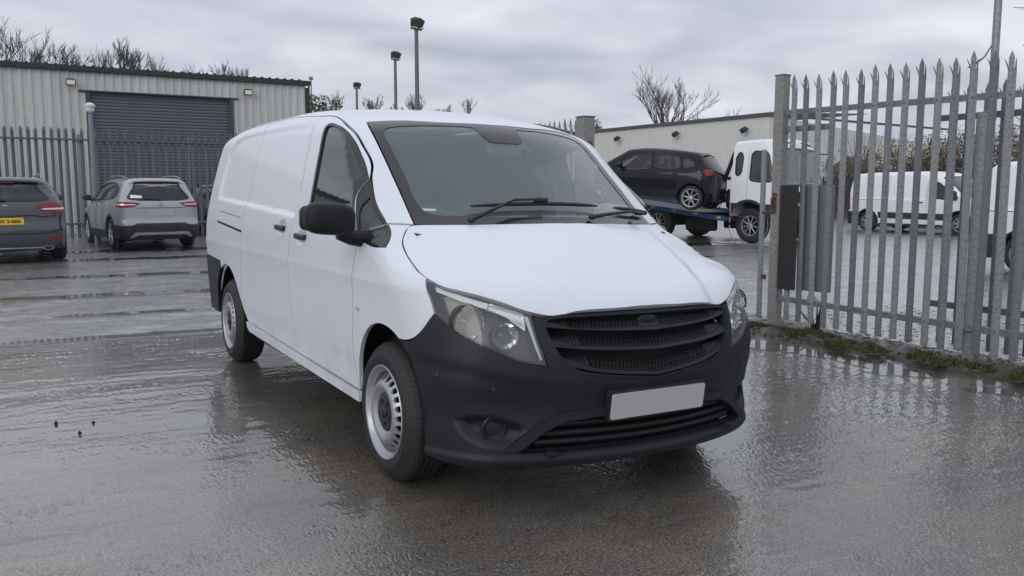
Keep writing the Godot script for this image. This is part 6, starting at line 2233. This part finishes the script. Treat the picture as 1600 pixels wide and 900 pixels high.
	# three crumbs of tarmac
	var where := [["black crumb of tarmac left of its two fellows on the yard", -1.742, 2.208, 0.018], ["black crumb of tarmac nearest the camera on the yard", -1.469, 2.106, 0.017], ["flat black crumb of tarmac right of its two fellows", -1.677, 2.023, 0.014]]
	for w in where:
		var s := MB.new()
		s.ball(Vector3(0, w[3] * 0.35, 0), Vector3(w[3] * 0.75, w[3] * 0.55, w[3] * 0.62), 10)
		var rough_n := noise(int(w[3] * 1000.0), 60.0, 2)
		for q in s.v.size():
			s.v[q] *= 1.0 + 0.55 * rough_n.get_noise_3dv(s.v[q])
		var so := MeshInstance3D.new()
		so.mesh = s.mesh(); so.material_override = M.void_black; so.name = numbered("tarmac_crumb")
		add_child(so)
		so.position = Vector3(w[1], ground_y(w[1], w[2]) + 0.002, w[2])
		tag(so, w[0], "stone", "crumbs of tarmac on the yard")
	# white line by the truck's wheel
	var ln := MB.new()
	ln.face([Vector3(-12.9, ground_y(-12.9, -13.6) + 0.016, -13.62), Vector3(-11.0, ground_y(-11, -13.7) + 0.016, -13.80), Vector3(-11.0, ground_y(-11, -13.9) + 0.016, -13.95), Vector3(-12.9, ground_y(-12.9, -13.8) + 0.016, -13.77)], Vector3.UP)
	struct("painted_line", ln, M.line_white)

static func smooth_normals(mb: MB) -> void:
	var acc := PackedVector3Array(); acc.resize(mb.v.size())
	for k in range(0, mb.ix.size(), 3):
		var a := mb.ix[k]; var b := mb.ix[k + 1]; var c := mb.ix[k + 2]
		var g := (mb.v[b] - mb.v[a]).cross(mb.v[c] - mb.v[a])
		if g.y < 0: g = -g
		acc[a] += g; acc[b] += g; acc[c] += g
	for k in acc.size():
		mb.n[k] = acc[k].normalized()

# ------------------------------------------------------------------ buildings, lamps
func build_left_building() -> void:
	var X := -25.5
	var z1 := -6.73
	var z0 := 9.0
	var o := thing("workshop_building", "pale ribbed metal workshop with a dark eaves trim and grey roller door", "building", Transform3D(Basis(), Vector3(X, 0, 0)))
	# cladding sheets a metre wide, with trapezoid ribs; the door opening is left out
	var dz0 := 0.05
	var dz1 := -4.18
	var dtop := 4.32
	var eave := 4.95
	var z := z0
	var k := 0
	while z > z1 + 0.01:
		var ze := maxf(z - 1.0, z1)
		if z > dz0 and ze < dz0: ze = dz0
		if z > dz1 and ze < dz1: ze = dz1
		var yb := dtop if z <= dz0 + 0.001 and ze >= dz1 - 0.001 else 0.0
		var mb := MB.new()
		var n := maxi(1, roundi((z - ze) / 0.25))
		var w := (z - ze) / n
		for r in n:
			var a := z - w * r
			var ps := [[0.0, 0.0], [0.46, 0.0], [0.56, 0.032], [0.84, 0.032], [0.94, 0.0], [1.0, 0.0]]
			for q in 5:
				mb.face([Vector3(ps[q][1], yb, a - w * ps[q][0]), Vector3(ps[q + 1][1], yb, a - w * ps[q + 1][0]), Vector3(ps[q + 1][1], eave, a - w * ps[q + 1][0]), Vector3(ps[q][1], eave, a - w * ps[q][0])], Vector3.RIGHT)
		part(o, "cladding_sheet", mb, M.clad[k % 3])
		k += 1
		z = ze
	var mb := MB.new()
	mb.box(Vector3(-5.2, 2.4, (z0 + z1) * 0.5), Vector3(10.0, 4.8, z0 - z1 - 0.1), 0.0)
	part(o, "wall", mb, M.clad[0])
	mb = MB.new()
	mb.box(Vector3(0.06, 4.99, (z0 + z1) * 0.5 - 0.05), Vector3(0.16, 0.16, z0 - z1 + 0.2), 0.01)
	mb.box(Vector3(0.05, 2.42, z1 - 0.03), Vector3(0.10, 4.84, 0.14), 0.01)
	part(o, "eaves_trim", mb, M.trim_dark_green)
	mb = MB.new()
	for j in 62:   # the ends of the roof sheets' ridges
		mb.box(Vector3(-0.25, 5.085, z0 - j * 0.254), Vector3(0.8, 0.05, 0.07), 0.012)
	mb.face([Vector3(0.12, 5.075, z0), Vector3(0.12, 5.075, z1 - 0.1), Vector3(-10, 6.2, z1 - 0.1), Vector3(-10, 6.2, z0)], Vector3.UP)
	part(o, "roof", mb, M.trim_dark_green)
	# roller door
	var door := group_part(o, "roller_door")
	mb = MB.new()
	mb.box(Vector3(-0.02, dtop * 0.5, dz0 + 0.01), Vector3(0.16, dtop + 0.1, 0.13), 0.01)
	mb.box(Vector3(-0.02, dtop * 0.5, dz1 - 0.01), Vector3(0.16, dtop + 0.1, 0.13), 0.01)
	mb.box(Vector3(0.03, dtop + 0.02, (dz0 + dz1) * 0.5), Vector3(0.12, 0.05, dz0 - dz1 + 0.5), 0.01)
	part(door, "frame", mb, M.shutter_frame)
	var slat := MB.new()
	var hgt := 0.098
	for q in 6:
		var a0 := PI * q / 6
		var a1 := PI * (q + 1) / 6
		slat.face([Vector3(0.024 * sin(a0), hgt * 0.5 - hgt * 0.5 * cos(a0), 0), Vector3(0.024 * sin(a1), hgt * 0.5 - hgt * 0.5 * cos(a1), 0), Vector3(0.024 * sin(a1), hgt * 0.5 - hgt * 0.5 * cos(a1), dz1 - dz0), Vector3(0.024 * sin(a0), hgt * 0.5 - hgt * 0.5 * cos(a0), dz1 - dz0)], Vector3.RIGHT)
	var sm := slat.mesh()
	for q in 43:
		var s := part(door, "slat", sm, M.shutter[q % 2])
		s.position = Vector3(-0.08, 0.02 + q * 0.1, dz0)
	# floodlights
	for fz in [0.51, -4.73]:
		mb = MB.new()
		mb.box(Vector3(0.16, 4.57, fz), Vector3(0.10, 0.19, 0.27), 0.02, rotz(0.25))
		var fl := part(o, "floodlight", mb, M.trim_black)
		mb = MB.new()
		mb.box(Vector3(0.213, 4.555, fz), Vector3(0.012, 0.14, 0.22), 0.004, rotz(0.25))
		part(fl, "lens", mb, M.flood_lens)
	mb = MB.new()
	mb.box(Vector3(0.10, 3.0, z1 - 0.08), Vector3(0.07, 3.9, 0.05), 0.01)
	part(o, "downpipe", mb, M.trim_dark_green)

func build_right_building() -> void:
	var o := thing("warehouse", "long pale metal warehouse with a dark roof edge behind the black car", "building", Transform3D(Basis(), Vector3(-27.6, 0, -32.0)))
	var mb := MB.new()
	for j in 150:
		var a := -j * 0.25
		var ps := [[0.0, 0.0], [0.44, 0.0], [0.56, 0.035], [0.84, 0.035], [0.96, 0.0], [1.0, 0.0]]
		for q in 5:
			mb.face([Vector3(a - 0.25 * ps[q][0], 0, ps[q][1]), Vector3(a - 0.25 * ps[q + 1][0], 0, ps[q + 1][1]), Vector3(a - 0.25 * ps[q + 1][0], 5.15, ps[q + 1][1]), Vector3(a - 0.25 * ps[q][0], 5.15, ps[q][1])], Vector3.BACK)
	for j in 64:
		var a := -j * 0.25
		var ps := [[0.0, 0.0], [0.44, 0.0], [0.56, 0.035], [0.84, 0.035], [0.96, 0.0], [1.0, 0.0]]
		for q in 5:
			mb.face([Vector3(ps[q][1], 0, a - 0.25 * ps[q][0]), Vector3(ps[q + 1][1], 0, a - 0.25 * ps[q + 1][0]), Vector3(ps[q + 1][1], 5.15 - j * 0.02, a - 0.25 * ps[q + 1][0]), Vector3(ps[q][1], 5.15 - j * 0.02, a - 0.25 * ps[q][0])], Vector3.RIGHT)
	part(o, "wall", mb, M.clad[1])
	mb = MB.new()
	mb.box(Vector3(-19, 5.24, 0.05), Vector3(38.2, 0.19, 0.16), 0.01)
	part(o, "roof_edge", mb, M.trim_grey)
	mb = MB.new()
	mb.face([Vector3(0.1, 5.335, 0.1), Vector3(-38, 5.335, 0.1), Vector3(-38, 5.6, -8), Vector3(0.1, 5.6, -8)], Vector3.UP)
	mb.face([Vector3(0.12, 5.25, 0.1), Vector3(0.12, 5.05, -16.1), Vector3(0.12, 4.92, -16.1), Vector3(0.12, 5.12, 0.1)], Vector3.RIGHT)
	part(o, "roof", mb, M.trim_grey)
	for q in [[-6.9, 4.57], [-12.45, 4.59], [-1.5, 4.5]]:
		mb = MB.new()
		mb.box(Vector3(q[0], q[1], 0.35), Vector3(0.42, 0.28, 0.24), 0.05, rotx(0.5) * rotz(0.3))
		mb.tube([Vector3(q[0], q[1] + 0.1, 0.0), Vector3(q[0], q[1] + 0.05, 0.3)], [0.04, 0.04], 6)
		part(o, "wall_light", mb, M.trim_black)

func flood_mast(called: String, label: String, at: Vector3, top: float, turn: float) -> void:
	var o := thing("lamp_mast", label, "lamp post", Transform3D(roty(turn), at), "floodlight masts behind the van")
	var mb := MB.new()
	mb.tube([Vector3(0, 0, 0), Vector3(0, top * 0.5, 0), Vector3(0, top - 0.45, 0)], [0.12, 0.10, 0.085], 12)
	part(o, "pole", mb, M.mast_grey)
	mb = MB.new()
	mb.box(Vector3(0, top - 0.42, 0), Vector3(0.10, 0.05, 0.62), 0.01)
	part(o, "bracket", mb, M.trim_black)
	for s in [-1.0, 1.0]:
		mb = MB.new()
		mb.box(Vector3(0.05, top - 0.17, s * 0.16), Vector3(0.20, 0.42, 0.36), 0.05, rotx(s * 0.32) * rotz(-0.3))
		mb.tube([Vector3(0, top - 0.42, s * 0.26), Vector3(0.0, top - 0.2, s * 0.32)], [0.03, 0.03], 6)
		var h := part(o, "floodlight", mb, M.mast_head)
		mb = MB.new()
		mb.box(Vector3(0.10, top - 0.385, s * 0.20), Vector3(0.16, 0.05, 0.20), 0.02)
		part(h, "lens", mb, M.flood_lens)

func build_lamps() -> void:
	flood_mast("", "tallest floodlight mast, nearest of the three above the van roof", Vector3(-30.2, 0, -13.1), 8.58, 0.35)
	flood_mast("", "middle floodlight mast of the three above the van roof", Vector3(-42.8, 0, -17.5), 9.25, 0.35)
	flood_mast("", "shortest looking floodlight mast, farthest left of the three masts", Vector3(-59.5, 0, -21.4), 9.51, 0.35)
	# camera pole in front of the roller door
	var o := thing("camera_pole", "grey pole with a round white camera head beside the silver car", "pole", Transform3D(Basis(), Vector3(-19.9, ground_y(-19.9, 0.47), 0.47)))
	var mb := MB.new()
	mb.tube([Vector3(0, 0, 0), Vector3(0, 1.9, 0), Vector3(0, 1.92, 0), Vector3(0, 3.22, 0)], [0.075, 0.075, 0.055, 0.055], 14)
	part(o, "pole", mb, M.galv[0])
	mb = MB.new()
	mb.ball(Vector3(0, 3.33, 0), Vector3(0.10, 0.10, 0.10), 16)
	mb.lathe([Vector2(0.0, 0.0), Vector2(0.12, 0.02), Vector2(0.125, 0.08), Vector2(0.05, 0.13), Vector2(0.0, 0.13)], 16, Vector3(0, 3.36, 0))
	part(o, "camera_head", mb, M.camera_white)
	# far aerial left of the masts
	o = thing("aerial_pole", "thin distant pole with small arms near the workshop corner", "pole", Transform3D(Basis(), Vector3(-57.0, 0, -17.0)))
	mb = MB.new()
	mb.tube([Vector3(0, 0, 0), Vector3(0, 9.3, 0)], [0.08, 0.05], 8)
	mb.tube([Vector3(0, 8.0, -0.4), Vector3(0, 8.2, 0), Vector3(0, 8.0, 0.4)], [0.04, 0.04, 0.04], 6)
	mb.box(Vector3(0, 9.3, 0), Vector3(0.2, 0.25, 0.3), 0.05)
	part(o, "pole", mb, M.galv[1])

func clad_materials() -> Array:
	var out := []
	var streaks := ntex(512, 101, 0.012, 4, [0.0, Color(0.80, 0.79, 0.76), 0.5, Color(0.95, 0.95, 0.94), 1.0, Color(1, 1, 1)])
	for c in [Color(0.56, 0.565, 0.545), Color(0.58, 0.585, 0.56), Color(0.54, 0.545, 0.525)]:
		var m := tri3(mat(c, 0.5), 0.8)
		m.uv1_scale = Vector3(1.2, 0.16, 1.2)
		m.albedo_texture = streaks
		out.append(m)
	return out

# ------------------------------------------------------------------ bare winter trees
func bare_tree(label: String, at: Vector3, height: float, spread: float, seed_: int, m: Material, twigs := 1.0, fork := 0.24) -> void:
	var o := thing("bare_tree", label, "tree", Transform3D(roty(seed_ * 1.7), at), "bare trees beyond the yard")
	var r := RandomNumberGenerator.new()
	r.seed = seed_ * 977 + 5
	var tr := MB.new()
	var cr := MB.new()
	var h0 := height * fork * r.randf_range(0.9, 1.15)
	var lean := r.randf_range(-0.06, 0.06)
	var base := height * 0.022
	tr.tube([Vector3(0, -0.2, 0), Vector3(r.randf_range(-0.1, 0.1), h0 * 0.5, 0), Vector3(lean * h0, h0, 0)], [base * 1.35, base * 1.05, base * 0.9], 8)
	var stack := []
	var n := r.randi_range(4, 6)
	for k in n:
		var a := TAU * (k + r.randf() * 0.6) / n
		var out := r.randf_range(0.25, 0.8) * spread
		stack.append([Vector3(lean * h0, h0 * r.randf_range(0.8, 1.0), 0), Vector3(cos(a) * out, 1.0, sin(a) * out).normalized(), height * r.randf_range(0.24, 0.32), base * r.randf_range(0.45, 0.65), 0])
	stack.append([Vector3(lean * h0, h0 * 0.95, 0), Vector3(0.05, 1, 0.05).normalized(), height * 0.3, base * 0.8, 0])
	while stack.size():
		var s: Array = stack.pop_back()
		var d: Vector3 = s[1]
		var p: Vector3 = s[0]
		var L: float = s[2]
		var rad: float = s[3]
		var lev: int = s[4]
		var path := [p]
		var rr := [rad]
		var q := 4 if lev < 2 else 3
		for k in q:
			d = (d + Vector3(r.randf_range(-1, 1), r.randf_range(-0.35, 0.75), r.randf_range(-1, 1)) * 0.16).normalized()
			p = p + d * L / q
			path.append(p)
			rr.append(rad * lerpf(1.0, 0.55, (k + 1.0) / q))
		(tr if lev == 0 else cr).tube(path, rr, 6 if lev == 0 else (4 if lev < 3 else 3), false)
		if lev >= (3 if height < 7.0 else 4):
			continue
		var kids := r.randi_range(3, 4) if lev < 2 else int(round(r.randf_range(3.0, 4.6) * twigs))
		for k in kids:
			var t := r.randf_range(0.3, 1.0) if k > 0 else 1.0
			var f := t * q
			var i0 := mini(int(f), q - 1)
			var p0: Vector3 = path[i0].lerp(path[i0 + 1], f - i0)
			var side := Vector3(r.randf_range(-1, 1), r.randf_range(-0.1, 0.7), r.randf_range(-1, 1)).normalized()
			var nd := (d + side * r.randf_range(0.45, 0.95) * spread).normalized()
			stack.append([p0, nd, L * r.randf_range(0.50, 0.74), maxf(rr[i0 + 1] * r.randf_range(0.5, 0.75), 0.012), lev + 1])
	var top := 0.1
	for p in cr.v:
		top = maxf(top, p.y)
	var k := height / top
	for b in [tr, cr]:
		for q in b.v.size():
			b.v[q] = b.v[q] * Vector3(lerpf(1.0, k, 0.5), k, lerpf(1.0, k, 0.5))
	part(o, "trunk", tr, m)
	part(o, "crown", cr, m)

# bushes of many small leaf faces with twigs between
func leafy(parent: Node3D, called: String, n: int, size: Vector3, ctr: Vector3, leaf: float, cols: Array, seed_: int, hollow := 0.0) -> void:
	var r := RandomNumberGenerator.new()
	r.seed = seed_
	var nn := noise(seed_, 1.0, 3)
	var mb := MB.new()
	var made := 0
	var tries := 0
	while made < n and tries < n * 6:
		tries += 1
		var p := Vector3(r.randf_range(-1, 1), r.randf_range(-1, 1), r.randf_range(-1, 1))
		var q := p * size
		var d := p.length() + 0.35 * nn.get_noise_3d(q.x * 0.9, q.y * 0.9, q.z * 0.9)
		if d > 1.0 or d < hollow or nn.get_noise_3d(q.x * 1.7 + 20.0, q.y * 1.7, q.z * 1.7) < -0.12:
			continue
		made += 1
		var b := Basis.from_euler(Vector3(r.randf() * TAU, r.randf() * TAU, r.randf() * TAU))
		var s := leaf * r.randf_range(0.6, 1.3)
		var o := ctr + q
		mb.face([o + b * Vector3(-s, 0, 0), o + b * Vector3(0, s * 0.5, 0), o + b * Vector3(s, 0, s * 0.2), o + b * Vector3(0, -s * 0.5, 0)])
		var c: Color = cols[r.randi() % cols.size()] * r.randf_range(0.7, 1.25)
		for k in 4:
			mb.c.append(c)
	part(parent, called, mb, M.grass)

func build_trees() -> void:
	var bark := mat(Color(0.085, 0.074, 0.066), 0.9)
	var pale := mat(Color(0.16, 0.142, 0.13), 0.9)
	# the trees stand on a bank behind the workshop; heights count from its top
	var bank := MB.new()
	for k in 60:
		var z0 := 16.0 - k * 1.0
		var h0 := 6.2 + 0.25 * sin(z0 * 0.7)
		var h1 := 6.2 + 0.25 * sin((z0 - 1.0) * 0.7)
		bank.face([Vector3(-44, 0, z0), Vector3(-44, 0, z0 - 1), Vector3(-53, h1, z0 - 1), Vector3(-53, h0, z0)], Vector3(0.5, 1, 0))
		bank.face([Vector3(-53, h0, z0), Vector3(-53, h1, z0 - 1), Vector3(-68, h1, z0 - 1), Vector3(-68, h0, z0)], Vector3.UP)
	struct("bank_terrain", bank, mat(Color(0.07, 0.062, 0.04), 0.95))
	var B := 6.0
	var spec := [
		["big spreading bare tree at the far left above the workshop roof", Vector3(-54, B, 2.7), 5.9, 0.95, 1, bark, 1.15, 0.16],
		["tangled bare tree second from the left above the workshop roof", Vector3(-54, B, 0.6), 5.0, 1.1, 2, bark, 1.2, 0.15],
		["low tangled bare tree between the two left trees and the thin one", Vector3(-54, B, -0.9), 4.0, 1.3, 3, bark, 1.15, 0.15],
		["thin bare tree standing alone left of the row of four", Vector3(-59, B, -2.3), 4.4, 0.5, 4, pale, 0.85, 0.3],
		["first bare tree of the row of four above the roof", Vector3(-55.5, B, -3.2), 4.4, 0.6, 5, pale, 1.1, 0.25],
		["second and tallest bare tree of the row of four above the roof", Vector3(-55, B, -4.1), 4.9, 0.5, 6, bark, 1.1, 0.28],
		["third bare tree of the row of four above the roof", Vector3(-54.5, B, -5.0), 4.3, 0.5, 7, bark, 1.1, 0.28],
		["fourth and broadest bare tree of the row of four above the roof", Vector3(-57, B, -6.6), 4.4, 0.7, 8, pale, 1.15, 0.22],
		["small bare tree left of the wide round one over the roller door", Vector3(-59, B, -9.2), 4.0, 0.75, 9, pale, 1.0, 0.22],
		["wide round bare tree above the right half of the roof", Vector3(-56, B, -10.6), 4.2, 0.95, 10, bark, 1.25, 0.18],
		["round bare tree at the right end of the roof", Vector3(-57, B, -12.2), 3.9, 0.85, 11, bark, 1.2, 0.18],
		["bare tree left of the shortest looking mast", Vector3(-61, B, -20.3), 3.1, 0.9, 12, pale, 1.1, 0.2],
		["bare tree just right of the shortest looking mast", Vector3(-60, B, -22.9), 2.8, 0.9, 13, pale, 1.15, 0.2],
		["small bare tree at the foot of the middle mast", Vector3(-62, B, -25.8), 2.5, 0.9, 14, pale, 1.1, 0.2],
		["bare tree behind the tallest mast", Vector3(-58, B, -25.6), 2.9, 0.9, 15, pale, 1.2, 0.2],
		["low bare tree right of the tallest mast", Vector3(-62, B, -30.2), 2.6, 0.9, 16, pale, 1.0, 0.2],
		["lone bare tree over the middle of the van's windscreen", Vector3(-61, B, -32.0), 3.2, 0.55, 17, pale, 0.8, 0.35],
		["tall open bare tree above the warehouse roof", Vector3(-44.8, 0, -40.0), 10.6, 0.62, 18, bark, 1.0, 0.50],
		["small bare tree right of the tall open one above the warehouse", Vector3(-44, 0, -43.5), 7.6, 0.6, 19, pale, 0.9, 0.55]]
	for s in spec:
		bare_tree(s[0], s[1], s[2], s[3], s[4], s[5], s[6], s[7])
	# ivy-clad tree by the workshop's corner, and an evergreen tip by the warehouse
	var iv := thing("ivy_tree", "bushy ivy covered tree right of the workshop corner", "tree", Transform3D(Basis(), Vector3(-56.2, 0, -17.2)))
	var mb := MB.new()
	mb.tube([Vector3(0, 0, 0), Vector3(0.1, 3.5, 0.1), Vector3(0, 6.6, 0)], [0.22, 0.18, 0.06], 8)
	part(iv, "trunk", mb, bark)
	leafy(iv, "crown", 5200, Vector3(1.2, 2.2, 1.9), Vector3(0, 5.9, 0), 0.10, [Color(0.05, 0.06, 0.03), Color(0.09, 0.085, 0.05), Color(0.14, 0.12, 0.08)], 201)
	var ev := thing("evergreen_tree", "small dark evergreen peeping over the left end of the warehouse roof", "tree", Transform3D(Basis(), Vector3(-62.0, 0, -46.0)))
	mb = MB.new()
	mb.tube([Vector3(0, 0, 0), Vector3(0, 7.6, 0)], [0.2, 0.05], 8)
	part(ev, "trunk", mb, bark)
	leafy(ev, "crown", 1800, Vector3(0.9, 1.9, 0.9), Vector3(0, 6.1, 0), 0.10, [Color(0.03, 0.045, 0.025), Color(0.05, 0.06, 0.035)], 202)
	# tree of small pale leaves at the right edge
	var bt := thing("ivy_birch", "slender tree with sparse small leaves at the right edge above the gate", "tree", Transform3D(Basis(), Vector3(-5.95, 0, -16.7)))
	mb = MB.new()
	mb.tube([Vector3(0.3, 0, -0.3), Vector3(0.2, 2.5, -0.2), Vector3(0.1, 5.2, 0), Vector3(0, 8.0, 0.1)], [0.14, 0.11, 0.07, 0.02], 8)
	var rr := RandomNumberGenerator.new()
	rr.seed = 77
	var tips := []
	for k in 150:
		var y := rr.randf_range(1.6, 7.2)
		var a := rr.randf() * TAU
		var d := Vector3(cos(a), rr.randf_range(0.1, 0.8), sin(a)) * rr.randf_range(0.5, 1.15)
		mb.tube([Vector3(0.12, y, 0), Vector3(0.12, y, 0) + d * 0.6, Vector3(0.12, y - 0.02, 0) + d + Vector3(0, 0.05, 0)], [0.014, 0.009, 0.006], 4, false)
		tips.append([Vector3(0.12, y, 0) + d * 0.4, Vector3(0.12, y, 0) + d])
	part(bt, "trunk", mb, bark)
	mb = MB.new()
	for q in tips:
		for k in 14:
			var b := Basis.from_euler(Vector3(rr.randf() * TAU, rr.randf() * TAU, rr.randf() * TAU))
			var s := rr.randf_range(0.010, 0.024)
			var p: Vector3 = q[0].lerp(q[1], rr.randf_range(0.35, 1.0)) + b.x * 0.035
			mb.face([p + b * Vector3(-s, 0, 0), p + b * Vector3(0, s * 0.6, 0), p + b * Vector3(s, 0, s * 0.2), p + b * Vector3(0, -s * 0.6, 0)])
			var c := Color(0.075, 0.07, 0.05) * rr.randf_range(0.7, 1.6)
			for e in 4:
				mb.c.append(c)
	part(bt, "crown", mb, M.grass)
	# brown scrub on the bank behind the dark fence
	var hg := Node3D.new()
	hg.name = "scrub_hedge"
	add_child(hg)
	hg.position = Vector3(-12.0, 0, -35.0)
	tag(hg, "brown leafless scrub on the bank behind the dark fence", "hedge")
	hg.set_meta("kind", "stuff")
	leafy(hg, "brown_leaves", 80000, Vector3(14.5, 2.3, 2.0), Vector3(0, 1.8, 0), 0.07, [Color(0.22, 0.15, 0.085), Color(0.16, 0.145, 0.07), Color(0.11, 0.12, 0.055), Color(0.27, 0.18, 0.11), Color(0.10, 0.09, 0.06)], 204)
	mb = MB.new()
	for k in 29:
		var xa := -14.5 + k
		var y0_ := 2.6 + 0.5 * sin(k * 1.3)
		var y1_ := 2.6 + 0.5 * sin((k + 1) * 1.3)
		mb.face([Vector3(xa, 0, 0.9), Vector3(xa + 1, 0, 0.9), Vector3(xa + 1, y1_, -0.6), Vector3(xa, y0_, -0.6)], Vector3.BACK)
		mb.face([Vector3(xa, 0, -2.0), Vector3(xa + 1, 0, -2.0), Vector3(xa + 1, y1_, -0.6), Vector3(xa, y0_, -0.6)], Vector3.FORWARD)
	part(hg, "bank", mb, mat(Color(0.10, 0.075, 0.045), 0.95))
	mb = MB.new()
	for k in 420:
		var x := rr.randf_range(-13.5, 13.5)
		var h := rr.randf_range(2.0, 4.3)
		var p := Vector3(x, 0, rr.randf_range(-1.5, 2.0))
		mb.tube([p, p + Vector3(rr.randf_range(-0.4, 0.4), h * 0.6, 0.1), p + Vector3(rr.randf_range(-0.9, 0.9), h, rr.randf_range(-0.3, 0.3))], [0.035, 0.022, 0.006], 4, false)
	part(hg, "stems", mb, bark)
	# out of the picture, on the left: what the van's side window mirrors
	bare_tree("bare tree beside the low shed left of the picture", Vector3(-19.5, 0, 15.5), 8.0, 0.9, 31, bark, 1.2)
	bare_tree("bare tree behind the low shed left of the picture", Vector3(-24.5, 0, 17.5), 9.0, 0.9, 32, bark, 1.2)
	var sd := thing("low_shed", "low pale shed with a dark roof left of the picture", "building", Transform3D(roty(0.1), Vector3(-17.0, 0, 20.0)))
	mb = MB.new()
	mb.box(Vector3(0, 1.4, 0), Vector3(16, 2.8, 5), 0.02)
	part(sd, "wall", mb, M.clad[0])
	mb = MB.new()
	mb.slab(pv([-2.8, 2.8, 2.8, 2.8, 0, 3.9]), 16.6, Vector3(8.3, 0, 0), Basis(Vector3.BACK, Vector3.UP, Vector3.RIGHT))
	part(sd, "roof", mb, M.trim_grey)
